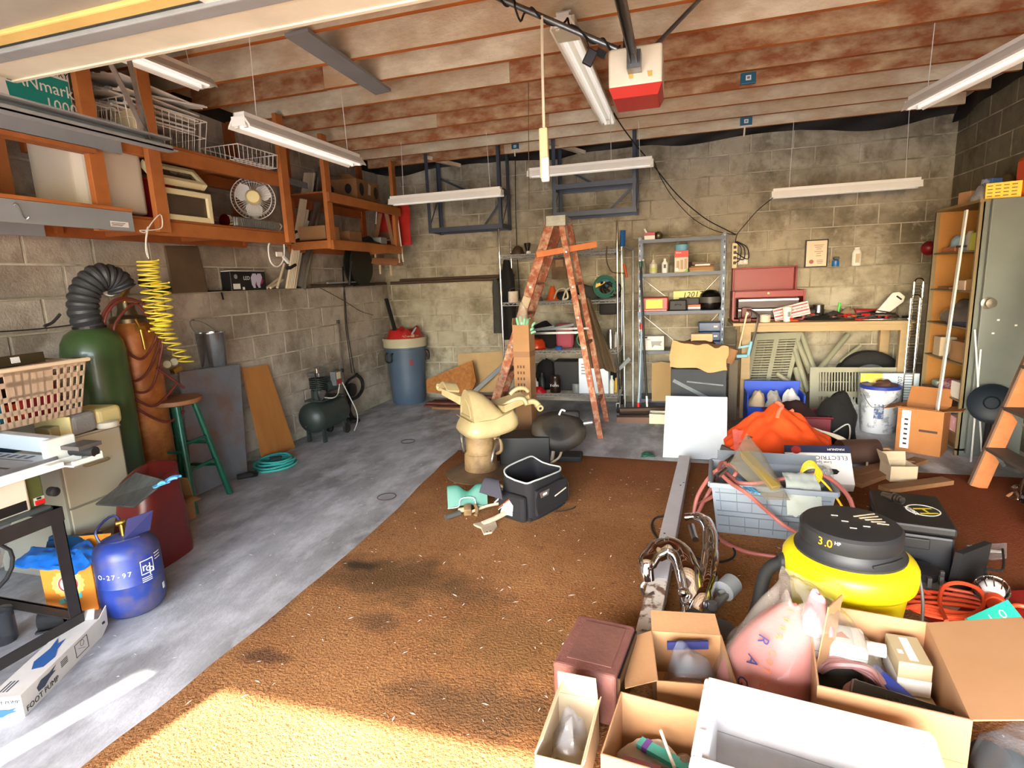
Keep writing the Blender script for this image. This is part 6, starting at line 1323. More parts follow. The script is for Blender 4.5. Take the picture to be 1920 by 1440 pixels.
MB().at((-.045,-.046,.03),(PI/2,0,0)).lathe([(.018,0),(.001,.001)], 14).build('seal', 'paper', T); me = MB().prism([(.02,.0),(.068,.0),(.068,.035)], 0, .0008).build('corner', M('leaf_green', (110,180,70), .5), T).data; me.transform(Matrix.Translation((0,-.046,.004)) @ frame((1,0,0),(0,0,1)).to_4x4())
text('Grout', .022, 'paper', T, (-.03,-.0462,.205), frame((1,0,0),(0,0,1)))
put('blue_tub', 'light blue tub standing on the red grout carton', 'tub', MB().lathe([(.06,0),(.068,.01),(.07,.06),(.06,.065)], 20).build('blue_tub', M('tub_blue', (110,168,196), .45), smooth=True), (.0,6.40,1.722))
for k, (x0, x1, z, h_, mt, lb) in enumerate(((.09,.33,0,.012,'kraft_light','thin pale board at the bottom of the stack on the blue rack'),(.08,.32,.012,.032,'cardboard','tan wooden block in the stack on the blue rack'),(.10,.33,.045,.014,'cardboard_dark','brown slat in the stack on the blue rack'),(.14,.29,.06,.016,'paper','white strip in the stack on the blue rack'),(.11,.34,.077,.016,M('slat_mauve', (104,78,70), .6),'mauve brown slat on top of the stack on the blue rack'))):
    put('wood_strip', lb, 'slat', WB().bx(x0, x1, 6.36, 6.46, 1.496+z, 1.496+z+h_).build('wood_strip', mt))
T = thing('parts_bin', 'red parts bin with a yellow front on the blue rack', 'bin', (-.27, 6.38, 1.092)); MB().bx(-.14,.14,-.06,.14,0,.15).build('body', M('bin_red', (150,24,20), .4), T, bevel=.012); MB().bx(-.095,.08,-.0625,-.06,.03,.125).build('label', M('bin_yellow', (226,196,30), .45), T); MB().bx(-.15,.13,-.09,-.055,0,.022).build('lip', M('bin_lip', (190,60,60), .3), T, bevel=.005)
T = thing('tool_case', 'small black tool case on the blue rack beside the red bin', 'case', (-.03, 6.38, 1.092)); MB().bx(-.09,.09,-.06,.12,0,.115).build('body', 'crate_black', T, bevel=.012); MB().tube([(-.03,-.062,.06),(-.02,-.08,.065),(.02,-.08,.065),(.03,-.062,.06)], .005, 6).build('handle', 'dkgrey', T)
T = thing('number_sign', 'pale yellow paper sign with handwritten numbers on the blue rack', 'sign', (.12, 6.57, 1.092)); MB().bx(-.20,.17,-.003,.003,.0,.20).build('sheet', M('sign_yellow', (226,220,150), .7), T); text('12017', .085, 'ink', T, (.0,-.004,.155), frame((1,0,.06),(0,0,1)), shear=.25)
put('black_tray', 'black plastic tray in front of the yellow sign', 'tray', WB().bx(-.02,.20,6.44,6.54,1.092,1.22).build('black_tray', 'crate_black', bevel=.006))
for k, (z, h_, mt, lb) in enumerate(((0,.016,M('book_navy', (40,44,90), .5),'navy booklet under the others on the blue rack'),(.017,.018,'paper','white booklet in the pile on the blue rack'),(.036,.022,'cone_orange','orange booklet on top of the pile on the blue rack'))):
    put('booklet', lb, 'booklet', WB().bx(.075,.20,6.32,6.42,1.092+z,1.092+z+h_).build('booklet', mt))
T = thing('black_helmet', 'black motorcycle helmet at the right of the blue rack', 'helmet', (.30, 6.45, 1.092)); MB().lathe([(.085,0),(.105,.01),(.118,.06),(.118,.11),(.10,.165),(.06,.20),(.001,.212)], 26, sx=1.0, sy=1.15).build('shell', M('helmet_black', (16,16,17), .25), T, smooth=True); MB().grid(lambda u, v: (.122*math.cos(-2.6+2.1*u), 1.15*.122*math.sin(-2.6+2.1*u), .075+.06*v), 12, 2, .004).build('visor', 'dkgrey', T, smooth=True)
T = thing('stapler_carton', 'white staple gun carton on the blue rack', 'carton', (-.29, 6.42, .661)); MB().bx(-.12,.12,-.06,.06,0,.155).build('body', 'paper', T, bevel=.003)
me = MB().prism([(-.03,-.05),(.0,-.02),(.075,-.03),(.06,-.01),(.08,.025),(-.04,.025),(-.035,-.02)], 0, .001).build('picture', 'grey_paint', T).data; me.transform(Matrix.Translation((.02,-.061,.075)) @ frame((1,0,0),(0,0,1)).to_4x4())
text('Stapler', .02, 'ink', T, (-.045,-.0615,.118), frame((1,0,0),(0,0,1))); MB().bx(-.115,-.06,-.0612,-.0605,.132,.148).build('print', 'ink', T)
T = thing('parts_organizer', 'stack of three translucent blue drawers on the blue rack', 'drawers', (.31, 6.42, .661))
for k in range(3):
    d = MB().bx(-.12,.12,-.06,.12,.10*k,.10*k+.095).build('drawer', M('drawer_blue', (52,82,128), .3, c2=(40,64,104), scale=8), T, bevel=.008); MB().bx(.03,.07,-.0625,-.06,.10*k+.04,.10*k+.06).build('label', 'paper', d)
# power strip on the wall
T = thing('wall_power_strip', 'cream outlet strip with black plugs on the wall by the red toolbox', 'power strip', (.50, 6.60, 1.45)); a = PY(1378,455,6.62); c_ = PY(1376,510,6.62)
WB().bx(a.x-.028,a.x+.028,6.61,6.645,c_.z,a.z).build('body', 'strip_cream', T, bevel=.004)
for k in range(4): WB().bx(a.x-.012,a.x+.014,6.585,6.61,c_.z+.08+.055*k,c_.z+.11+.055*k).build('plug', 'black_plastic', T, bevel=.004)
for k in range(3): WB().tube([(a.x+.01*k,6.60,a.z+.01),(a.x+.06+.03*k,6.58,a.z-.06),(a.x+.05+.04*k,6.58,a.z-.18),(a.x+.01,6.585,c_.z+.10+.05*k)], .005, 5).build('lead', 'black_rubber', T)
p = PY(1393,487,6.66); T = thing('wall_outlet', 'white double outlet plate on the wall above the red toolbox', 'outlet', tuple(p)); WB().bx(p.x-.05,p.x+.05,6.655,6.668,p.z-.05,p.z+.05).build('plate', M('plate_white', (206,200,182), .5), T, bevel=.004)
for dx in (-.02,.022):
    for dz in (-.022,.022): WB().at((p.x+dx,6.655,p.z+dz),(PI/2,0,0)).lathe([(.015,0),(.001,.003)], 12).build('socket', 'paper', T)
# ================================================================== workbench
bw = M('bench_wood', (178,154,112), .6, c2=(154,130,90), scale=4, amt=.5, stretch=(.5,3,3))
T = thing('workbench', 'pale timber workbench covered with tools at the back wall', 'workbench', (1.28, 6.3, 0))
WB().bx(.50,2.06,5.98,6.64,.945,.975).build('top', bw, T, bevel=.003)
WB().bx(.57,2.05,6.0,6.04,.885,.945).build('apron', bw, T)
for x in (.59, 1.96):
    for y in (6.02, 6.56): WB().bx(x,x+.085,y,y+.06,0,.945).build('leg', bw, T, bevel=.003)
WB().bx(.57,2.05,6.55,6.58,.86,.945).build('rear_apron', bw, T)
BZ = .976
# toolbox with lid up
tr = M('toolbox_red', (142,14,22), .42, c2=(116,10,16), scale=5, amt=.4)
T = thing('red_toolbox', 'red steel tool chest with open lid on the left of the workbench', 'toolbox', (.85, 6.42, BZ))
MB().bx(-.33,.33,-.17,.14,0,.015).build('base', tr, T); MB().bx(-.33,.33,.12,.14,.015,.30).build('back', tr, T)
for s in (-1, 1): MB().bx(s*.33-.01,s*.33+.01,-.17,.14,.015,.30).build('side', tr, T)
MB().bx(-.32,.32,-.17,-.155,.235,.30).build('front_rail', tr, T, bevel=.004)
for k in range(2):
    d = MB().bx(-.28,.28,-.165,.10,.03+.10*k,.115+.10*k).build('drawer', M('drawer_dark', (52,20,24), .4), T); MB().bx(-.28,.28,-.178,-.165,.10+.10*k,.118+.10*k).build('drawer_pull', M('alu_pull', (186,184,180), .35, .6), d)
MB().at((.0,-.171,.275),(PI/2,0,0)).lathe([(.012,0),(.010,.008),(.001,.009)], 12).build('lock', 'brass', T)
b = MB(); b.bx(-.33,.29,.13,.15,.30,.54); b.bx(-.33,.29,.03,.13,.525,.54); b.bx(-.33,-.315,.03,.13,.30,.54); b.bx(.275,.29,.03,.13,.30,.54); b.build('lid', tr, T, bevel=.004)
for x in (-.338,): MB().at((x,-.10,.22),(0,PI/2,0)).lathe([(.014,-.004),(.014,.004),(.001,.005)], 12).build('bolt', 'steel', T)
# vise
T = thing('bench_vise', 'dark red bench vise at the left end of the workbench', 'vise', (.62, 6.12, BZ)); vm = M('vise_red', (96,20,20), .45)
MB().bx(-.05,.06,-.04,.08,0,.04).build('base', vm, T, bevel=.006); MB().bx(-.03,.05,-.02,.06,.04,.13).build('body', vm, T, bevel=.01); MB().bx(-.035,.055,-.07,-.045,.06,.15).build('jaw', vm, T, bevel=.005); MB().cyl((.01,-.12,.09),(.01,.0,.09),.012).build('screw', 'steel', T, smooth=True)
T = thing('tape_roll', 'round pale tape roll on the workbench front edge', 'tape', (.80, 6.05, BZ)); MB().lathe([(.045,0),(.05,.004),(.05,.07),(.045,.075),(.03,.075),(.03,0)], 20).build('roll', M('tape_pale', (206,202,180), .6), T, smooth=True)
T = thing('paper_cup', 'white paper cup on the workbench', 'cup', (1.00, 6.07, BZ)); MB().lathe([(.030,0),(.043,.13),(.045,.135),(.040,.135),(.028,.01)], 20).build('body', 'paper', T, smooth=True); MB().lathe([(.046,.13),(.046,.14),(.038,.148),(.001,.149)], 20).build('lid', 'white_plastic', T, smooth=True); onround(T,.0395,-1.6,-.9,.05,.10,'grey_paint')
T = thing('striped_carton', 'white carton with red stripes and lettering on the workbench', 'carton', (1.08, 6.20, BZ), rotz=-.1); pk = M('stripe_pink', (222,150,156), .6)
b = MB(Euler((0,-.25,0)).to_matrix().to_4x4() @ Matrix.Translation((0,0,.03))); b.bx(-.16,.16,-.05,.05,0,.13); b.build('body', M('carton_rosy', (232,212,208), .6), T, bevel=.003)
Rx = Euler((0,-.25,0)).to_matrix() @ frame((1,0,0),(0,0,1))
for k in range(4):
    b = MB(Euler((0,-.25,0)).to_matrix().to_4x4() @ Matrix.Translation((0,0,.03))); b.bx(-.155,.155,-.051,-.0503,.012+.03*k,.026+.03*k); b.build('stripe', M('stripe_red', (176,60,70), .6) if k % 2 else pk, T)
text('CARD  OF  SPORTS', .028, 'ink', T, Euler((0,-.25,0)).to_matrix() @ Vector((0,-.052,.03))+Vector((.0,0,.075)), Rx)
# frame, cup and jug on the ledge
T = thing('framed_certificate', 'black framed certificate standing on the back wall ledge', 'certificate', (1.355, 6.70, ZL))
MB().bx(-.108,.108,-.012,.006,0,.285).build('frame', 'black_plastic', T, bevel=.003); MB().bx(-.096,.096,-.0135,-.012,.012,.273).build('sheet', M('cert', (226,206,180), .6), T)
MB().at((-.045,-.0138,.06),(PI/2,0,0)).lathe([(.022,0),(.001,.0006)], 18).build('seal', M('seal_red', (170,90,80), .6), T)
for k, (w_, z) in enumerate(((.09,.225),(.07,.205),(.05,.185),(.08,.16),(.04,.14),(.05,.115),(.06,.07),(.06,.055),(.05,.04))): MB().bx((.02 if k < 6 else .035)-w_/2,(.02 if k < 6 else .035)+w_/2,-.0142,-.0136,z,z+.005).build('print', M('cert_ink', (140,110,90), .7), T)
T = thing('spray_bottle', 'small blue spray bottle on the back wall ledge', 'bottle', (1.54, 6.69, ZL)); MB().lathe([(.03,0),(.034,.01),(.03,.06),(.012,.07)], 16).build('body', M('spray_blue', (30,110,190), .3), T, smooth=True); MB().bx(-.02,.03,-.02,.02,.07,.10).build('trigger', 'dkgrey', T, bevel=.006)
T = thing('white_jug', 'white plastic bottle on the back wall ledge', 'bottle', (1.73, 6.69, ZL)); MB().lathe([(.040,0),(.043,.01),(.043,.13),(.03,.16),(.022,.165)], 20, sx=1., sy=.7).build('body', 'paper', T, smooth=True); MB().lathe([(.024,.165),(.024,.185),(.001,.186)], 16).build('cap', 'white_plastic', T); MB().bx(-.018,.02,-.0318,-.030,.03,.12).build('label', M('label_tan', (190,170,140), .6), T)
# bench clutter: individual hand tools
random.seed(21)
kinds = [('screwdriver','steel','cone_orange'),('screwdriver','steel','red_plastic'),('wrench','steel',None),('screwdriver','steel','black_plastic'),('pliers','dkgrey','red_plastic'),('wrench','dkgrey',None)]
desc = {'screwdriver':'screwdriver','wrench':'wrench','pliers':'pliers'}
for k in range(46):
    kd, mt, hd = kinds[k % 6]; x = 1.02+.97*((k*0.618) % 1); y = 6.03+.40*((k*.377+.1) % 1); a = rr(-.9,.9)+(PI if k % 3 == 0 else 0); z = BZ+.002+.012*(k % 4)
    lb = {('screwdriver','cone_orange'):'orange handled screwdriver in the tool litter on the workbench',('screwdriver','red_plastic'):'red handled screwdriver in the tool litter on the workbench',('screwdriver','black_plastic'):'black handled screwdriver in the tool litter on the workbench',('wrench',None):('bright' if mt == 'steel' else 'dark')+' steel wrench in the tool litter on the workbench',('pliers','red_plastic'):'red handled pliers in the tool litter on the workbench'}[(kd, hd)]
    T = thing(kd, lb, kd, (x,y,z), rotz=a, group=lb.split(' in ')[0]+'s on the workbench')
    if kd == 'screwdriver':
        MB().cyl((0,0,.012),(.11,0,.006),.004,n=6).build('shaft', mt, T); MB().cyl((-.09,0,.013),(0,0,.013),.012,.011,8).build('handle', hd, T, smooth=True)
    elif kd == 'wrench':
        MB().bx(-.09,.09,-.008,.008,.0,.007).build('shank', mt, T); MB().at((.095,0,0)).lathe([(.018,0),(.018,.009),(.008,.009),(.008,0)], 12).build('ring', mt, T); MB().bx(-.115,-.085,-.018,.018,0,.009).build('jaw', mt, T)
    else:
        for s in (-1, 1): MB().bar((-.02,0,.01),(-.13,s*.03,.01),.012,.012).build('handle', hd, T); MB().bar((-.02,0,.01),(.06,-s*.006,.01),.012,.014).build('jaw', mt, T)
T = thing('drill_motor', 'bright steel can shaped motor on the workbench', 'motor', (1.34, 6.38, BZ)); MB().lathe([(.05,0.03),(.05,.13),(.052,.14),(.03,.15)], 20).build('can', 'steel', T, smooth=True); MB().bx(-.14,-.02,-.05,.05,0,.11).build('grip', 'crate_black', T, bevel=.02); MB().bx(-.06,.06,-.04,.04,0,.03).build('base', 'crate_black', T)
put('green_marker', 'bright green marker standing on the workbench', 'marker', MB().cyl((0,0,0),(.012,0,.15),.010,.012,10).build('green_marker', M('marker_green', (60,210,60), .4)), (1.545,6.50,BZ))
for k, (x, y, sx, sy, sz, mt, lb) in enumerate(((1.48,6.38,.18,.14,.07,'cloth_grey','dark grey rag on the workbench'),(1.62,6.42,.16,.12,.10,M('glove_tan', (150,126,98), .85),'tan work glove heaped on the workbench'),(1.76,6.36,.18,.14,.06,M('rag_teal', (72,98,104), .85),'grey blue rag on the workbench'),(1.90,6.20,.18,.16,.06,M('rag_brown', (86,58,46), .8),'brown rag near the right end of the workbench'),(1.84,6.40,.28,.16,.06,'cloth_black','black cloth under the red case on the workbench'),(1.36,6.25,.3,.14,.04,'cloth_black','black tool roll spread on the workbench'))):
    put('rag', lb, 'rag', blob('rag', mt, sx, sy, sz, k+11, .4), (x,y,BZ))
put('red_case', 'small shiny red case at the back of the workbench', 'case', MB().bx(-.11,.11,-.04,.04,0,.08).build('red_case', M('case_red', (150,14,30), .3), bevel=.02), (1.80,6.52,BZ), (0,.05,-.1))
T = thing('cutting_guard', 'white plastic guard standing tilted on the workbench', 'guard', (2.00, 6.38, BZ+.0), rot=(0,0,.0))
me = MB().prism([(-.19,.0),(-.11,-.02),(.08,.15),(.09,.20),(.04,.245),(-.02,.24)], -.012, .012).build('plate', 'white_paint', T, bevel=.006).data; me.transform(frame((1,0,0),(0,0,1)).to_4x4())
me = MB().prism([(.01,.20),(.055,.165),(.065,.175),(.02,.212)], .0122, .0135).build('slot', 'ink', T).data; me.transform(frame((1,0,0),(0,0,1)).to_4x4())
MB().bar((-.14,-.016,.07),(-.02,-.016,.045),.004,.01).build('strap', 'black_rubber', T)
# hacksaw hung on the bench
T = thing('hacksaw', 'hacksaw with light blue handle hanging from the bench front', 'hacksaw', tuple(PY(1400,620,5.93)))
WB().tube([PY(u,v,5.94) for u, v in ((1401,582),(1408,582),(1419,588),(1421,598),(1416,625),(1408,655))], .010, 7).build('frame', 'steel', T, smooth=True)
WB().bar(PY(1401,585,5.94), PY(1386,652,5.94), .003, .016).build('blade', 'dark_brass', T)
hb = M('hack_blue', (120,190,214), .4); WB().bar(PY(1380,668,5.94), PY(1402,667,5.94), .025, .035).build('grip', hb, T, bevel=.006); WB().bar(PY(1402,668,5.94), PY(1409,640,5.94), .022, .03).build('grip', hb, T, bevel=.006); WB().bar(PY(1384,652,5.94), PY(1404,648,5.94), .02, .02).build('knuckle', hb, T)
# ================================================================== under the bench
tn = M('vent_tan', (150,150,128), .5, c2=(134,134,112), scale=5, amt=.4)
def louvre(label, P4, cols, nl, t=.02):
    """slatted plastic panel: P4 corners tl,tr,br,bl"""
    tl, tr_, br, bl_ = [Vector(p) for p in P4]; T = thing('slatted_panel', label, 'panel', tuple((bl_+br)/2))
    n = (tr_-tl).cross(bl_-tl).normalized()
    def at_(u, v): return tl*(1-u)*(1-v)+tr_*u*(1-v)+br*u*v+bl_*(1-u)*v
    def strip(nm, u0, u1, v0, v1, th, off=0):
        b = WB(); b.plate([at_(u0,v0)+n*off, at_(u1,v0)+n*off, at_(u1,v1)+n*off, at_(u0,v1)+n*off], th, n); return b.build(nm, tn, T)
    strip('frame_bar', 0,1,0,.10,t); strip('frame_bar', 0,1,.92,1,t); strip('frame_bar', 0,.09,.10,.92,t); strip('frame_bar', .91,1,.10,.92,t)
    c = (.82-.10*(cols-1))/cols
    for k in range(cols):
        u0 = .09+k*(c+.10)
        if k: strip('mid_bar', u0-.10, u0, .10,.92,t)
        for j in range(nl):
            v0 = .10+.82*j/nl; strip('slat', u0, u0+c, v0+.3*.82/nl, v0+.75*.82/nl, t*.5, t*.25)
        strip('cross_wire', u0+c*.48, u0+c*.52, .10,.92,t*.4,t*.5)
    return T
louvre('tan slatted plastic panel leaning upright under the workbench', [PY(1415,626,6.42), PY(1504,622,6.42), PY(1472,752,6.16), PY(1392,752,6.16)], 2, 22)
a = [Vector((1.22,6.02,.53)), Vector((2.02,6.04,.53)), Vector((2.02,5.93,.02)), Vector((1.22,5.93,.02))]
tl, tr_, br, bl_ = a
louvre('tan slatted plastic panel lying lengthwise behind the paint bucket', [bl_, tl, tr_, br], 2, 26)
for k, (u0, v0, u1, v1, y0, y1) in enumerate(((1503,626,1525,690,6.45,6.3),(1495,640,1520,700,6.40,6.25),(1490,655,1515,735,6.36,6.2),(1492,690,1507,752,6.30,6.15),(1590,627,1530,700,6.50,6.25),(1613,648,1575,680,6.56,6.45),(1457,700,1505,735,6.10,5.98))):
    o = WB().cyl(PY(u0,v0,y0), PY(u1,v1,y1), .028 if k < 5 else .02, n=12).build('grey_tube', tn, smooth=True); tag(o, ['grey plastic tube nearest the panel under the workbench','second grey plastic tube leaning under the workbench','third grey plastic tube leaning under the workbench','short lower grey plastic tube beside the blue bin','long grey tube slanting across under the workbench','thin grey tube end poking above the tire','grey tube slanting over the blue bin'][k], 'tube')
T = thing('spare_tire', 'dark rubber tire standing behind the slatted panel under the bench', 'tire', (1.84, 6.44, .32))
b = MB().at((0,0,0),(PI/2,0,0)); b.lathe([(.19,-.08),(.27,-.09),(.315,-.06),(.32,0),(.315,.06),(.27,.09),(.19,.08),(.19,-.08)], 36, caps=False); b.build('tread', 'black_rubber', T, smooth=True); b = MB().at((0,0,0),(PI/2,0,0)); b.lathe([(.19,-.05),(.05,-.03),(.05,.03),(.19,.05)], 30); b.build('rim', 'galv', T, smooth=True)
T = thing('filter_carton', 'yellow and pale blue filter carton behind the paint bucket', 'carton', (1.83, 5.86, 0)); MB().bx(-.22,.25,-.025,.02,.0,.505).build('body', M('filter_blue', (196,212,220), .5), T); MB().bx(-.22,-.04,-.0262,-.0252,.30,.505).build('print', M('filter_yellow', (230,190,50), .5, c2=(240,220,150), scale=5, sharp=(.45,.6)), T); text('6707', .05, 'ink', T, (.10,-.0265,.43), frame((0,0,1),(-1,0,0)))
# wire closet shelves standing upright
for k, (x, y, lb) in enumerate(((1.98,5.80,'white wire closet shelf standing on end by the bench'),(2.035,5.92,'second wire closet shelf standing on end by the cabinet'))):
    T = thing('closet_shelf', lb, 'shelf', (x,y,0)); hh = 1.18 if k == 0 else 1.32
    for dx in (-.035,.035): MB().cyl((dx,0,0),(dx+.02,.05,hh),.006,n=6).build('rail', 'chrome', T, smooth=True)
    b = MB()
    for j in range(48): z = .02+hh*j/49; b.cyl((-.035+.02*z/hh,.05*z/hh,z),(.035+.02*z/hh,.05*z/hh,z),.0025,n=4)
    b.build('wires', 'chrome', T); MB().tube([(-.015,.05,hh),(.0,.05,hh+.03),(.04,.05,hh+.03),(.055,.05,hh)], .006, 6).build('end_loop', 'chrome', T)
# blue bin and what is in it
T = thing('blue_bin', 'bright blue plastic bin under the workbench', 'bin', (.86, 5.72, 0)); bbm = M('bin_blue', (24,72,190), .35)
b = MB(); b.bx(-.25,.25,-.14,.16,.0,.012); b.bx(-.25,.25,.148,.16,.012,.42); b.bx(-.25,-.238,-.14,.148,.012,.34); b.bx(.238,.25,-.14,.148,.012,.34); b.bx(-.25,.25,-.14,-.128,.012,.22); b.build('body', bbm, T, bevel=.004)
for k, (x, z, mt, lb) in enumerate(((.72,.24,'kraft_light','rolled pale paper in the blue bin'),(.86,.22,'lead_grey','grey crumpled paper in the blue bin'),(1.0,.25,'paper','white crumpled paper in the blue bin'))): put('crumpled_paper', lb, 'paper', blob('crumpled_paper', mt, .16, .14, .16, k+3, .5), (x,5.70,.18+.01*k))
T = thing('maroon_bin', 'dark maroon plastic bin heaped with dark cloth before the blue bin', 'bin', (.98, 5.28, 0)); mb = M('bin_maroon', (104,18,34), .4)
b = MB(); b.bx(-.24,.24,-.15,.15,0,.012); [b.bx(*q) for q in ((-.24,.24,-.15,-.14,.012,.24),(-.24,.24,.14,.15,.012,.24),(-.24,-.23,-.14,.14,.012,.24),(.23,.24,-.14,.14,.012,.24))]; b.build('body', mb, T); MB().tube([(-.25,-.16,.24),(.25,-.16,.24),(.25,.16,.24),(-.25,.16,.24)], .010, 6, 1, True).build('rim', mb, T)
put('dark_cloth', 'dark brown cloth heaped in the maroon bin', 'cloth', blob('dark_cloth', M('cloth_maroon', (44,18,18), .9), .42, .24, .24, 5, .3), (.95,5.28,.10))
put('black_backpack', 'black backpack slumped beside the orange shirt', 'bag', blob('black_backpack', 'cloth_black', .36, .28, .42, 8, .3), (1.30,5.30,0))
wire('white cord loop on the black backpack', [(1.24,5.12,.12),(1.34,5.10,.2),(1.36,5.10,.10),(1.34,5.1,.03)], .006, 'lead_grey', 'cord', 'cord_loop')
for k in range(5): wire('bundle strand of white cord lying by the orange shirt', [(.98+.02*k,4.78,.25-.01*k),(1.10,4.70+.01*k,.22),(1.22,4.62+.012*k,.16+.006*k),(1.28,4.60+.01*k,.07)], .008, 'cord_pale', 'cord', 'extension_cord'); o = bpy.data.objects[-1] if False else None
for o in [o for o in COL.objects if o.name.startswith('extension_cord')]: o['group'] = 'white cord strands by the orange shirt'
# ---- paint bucket
T = thing('paint_bucket', 'white paint smeared bucket with blue lid', 'bucket', (1.735, 5.70, 0))
MB().lathe([(.135,0),(.14,.006),(.152,.34),(.158,.345),(.158,.36),(.154,.365),(.156,.395),(.15,.40)], 32).build('body', M('bucket_white', (214,218,222), .4, c2=(120,128,140), scale=11, amt=.7, sharp=(.52,.6)), T, smooth=True)
MB().lathe([(.150,.395),(.162,.40),(.163,.425),(.150,.43),(.14,.418),(.001,.416)], 32).build('lid', M('lid_blue', (40,60,150), .4), T, smooth=True)
MB().tube([(-.15,-.05,.36),(-.10,-.155,.25),(.02,-.17,.28),(.10,-.13,.33)], .003, 5).build('bail', 'galv', T); onround(T,.149,-2.1,-1.6,.14,.29,M('bucket_print', (60,84,130), .5, c2=(214,218,222), scale=30, sharp=(.48,.52)))
put('grey_rag', 'grey rag and bits on the blue bucket lid', 'rag', blob('grey_rag', 'rag_brown', .18, .12, .05, 4, .6), (1.76,5.68,.42))
put('clear_bag', 'clear plastic bag hanging beside the paint bucket', 'bag', blob('clear_bag', film('clear', (190,196,200), .35), .14, .14, .30, 6, .5), (1.50,5.62,.0))
# ================================================================== cabinet on the right
cgm = M('cab_grey', (112,118,112), .5, c2=(96,102,96), scale=5, amt=.4); cin = M('cab_inner', (170,116,48), .5, c2=(140,90,34), scale=4, amt=.6); cshelf = M('cab_shelf', (120,104,72), .55)
T = thing('steel_cabinet', 'tall open grey steel cabinet with cluttered tan shelves', 'cabinet', (2.25, 5.4, 0))
CX0, CX1, CY0, CY1, CT = 2.06, 2.45, 5.0, 5.76, 1.90
WB().bx(CX1-.01,CX1,CY0,CY1,0,CT).build('back', cin, T); WB().bx(CX0,CX1,CY1-.012,CY1,0,CT).build('far_side', cin, T); WB().bx(CX0+.02,CX1,CY0,CY0+.012,0,CT).build('near_side', cgm, T)
WB().bx(CX0-.005,CX1,CY0,CY1,CT,CT+.02).build('top', M('cab_top', (140,116,72), .5), T); WB().bx(CX0,CX1,CY0,CY1,.04,.055).build('bottom', cshelf, T)
for y in (CY0, CY1-.02): WB().bx(CX0,CX0+.03,y,y+.02,0,CT).build('front_post', cshelf, T)
CZs = [1.565, 1.265, .99, .71, .43, .17]
for z in CZs: WB().bx(CX0+.005,CX1-.01,CY0+.012,CY1-.012,z-.012,z).build('shelf', cshelf, T, bevel=.002)
d = WB().bx(2.115,2.455,4.955,4.985,.03,CT+.015).build('door', cgm, T, bevel=.004)
p = PY(1852,568,4.955); b = WB().at((p.x,4.955,p.z),(PI/2,0,0)); b.lathe([(.045,0),(.045,.006),(.02,.012),(.018,.03),(.034,.04),(.034,.055),(.001,.06)], 20); b.build('knob', M('knob_grey', (150,144,130), .3, .7), d, smooth=True)
for u, v in ((1862,625),(1872,600),(1905,610)):
    q = PY(u,v,4.954); WB().bx(q.x-.008,q.x+.008,4.953,4.955,q.z-.006,q.z+.006).build('chip', 'paper', d)
# on top
for k, (x, y, sx, sy, sz, mt, lb) in enumerate(((2.16,5.42,.10,.12,.10,'cardboard','small brown carton at the corner of the cabinet top'),(2.22,5.28,.08,.10,.17,M('pack_blue', (60,100,160), .5, c2=(210,214,216), scale=7, sharp=(.48,.54)),'blue and white packet on the cabinet top'))):
    put('packet', lb, 'packet', MB().bx(-sx/2,sx/2,-sy/2,sy/2,0,sz).build('packet', mt, bevel=.006), (x,y,CT+.02), (.1*k,.0,.3))
T = thing('yellow_carton', 'bright yellow printed carton on the cabinet top', 'carton', (2.24, 5.13, CT+.02), rotz=-.35); ym = M('carton_yellow', (240,200,20), .5); MB().bx(-.10,.10,-.07,.07,0,.115).build('body', ym, T, bevel=.002)
for r_ in range(4):
    for c in range(4): MB().bx(-.09+.045*c,-.06+.045*c,-.0708,-.0702,.02+.024*r_,.026+.024*r_).build('print', 'cardboard_dark', T)
MB().bx(.1005,.1012,-.04,.02,.03,.09).build('label', 'paper', T)
put('brown_bag', 'brown paper heap at the back of the cabinet top', 'bag', blob('brown_bag', M('paper_brown', (104,84,54), .8), .22, .34, .20, 7, .5), (2.36,5.40,CT+.02))
put('orange_jug', 'orange plastic jug at the right end of the cabinet top', 'jug', MB().bx(-.07,.07,-.09,.09,0,.28).build('orange_jug', M('jug_orange', (214,74,20), .4), bevel=.03), (2.38,5.06,CT+.02))
put('plastic_bits', 'clear bag of small parts by the yellow carton', 'bag', blob('plastic_bits', M('bits', (150,148,150), .3, c2=(60,66,90), scale=20), .10, .12, .13, 8, .5), (2.17,5.27,CT+.02))
def cabinet_item(name, lb, x, y, z, sx, sy, sz, mt, rz=0., bev=.004, cat='carton'):
    return put(name, lb, cat, MB().bx(-sx/2,sx/2,-sy/2,sy/2,0,sz).build(name, mt, bevel=bev), (x,y,z), (0,0,rz))
put('blue_cloth', 'pale blue cloth on the top shelf of the cabinet', 'cloth', blob('blue_cloth', M('cloth_paleblue', (140,168,184), .85), .2, .2, .13, 4, .4), (2.20,5.58,CZs[0]))
cabinet_item('lime_carton', 'lime green carton on the top shelf of the cabinet', 2.17,5.16,CZs[0],.12,.13,.13,M('carton_lime', (182,184,70), .55),.1)
put('bottle', 'white bottle at the near edge of the cabinet top shelf', 'bottle', MB().lathe([(.02,0),(.022,.14),(.01,.16),(.01,.18)], 12).build('bottle', 'white_plastic', smooth=True), (2.11,5.06,CZs[0]))
put('bottle', 'clear squat bottle behind the lath on the cabinet top shelf', 'bottle', MB().lathe([(.03,0),(.032,.12),(.02,.15)], 14).build('bottle', 'lead_grey', smooth=True), (2.16,5.34,CZs[0]))
put('grey_bag', 'grey plastic bag at the back of the cabinet top shelf', 'bag', blob('grey_bag', M('bag_pale', (150,150,142), .4), .2, .26, .14, 9, .4), (2.32,5.28,CZs[0]))
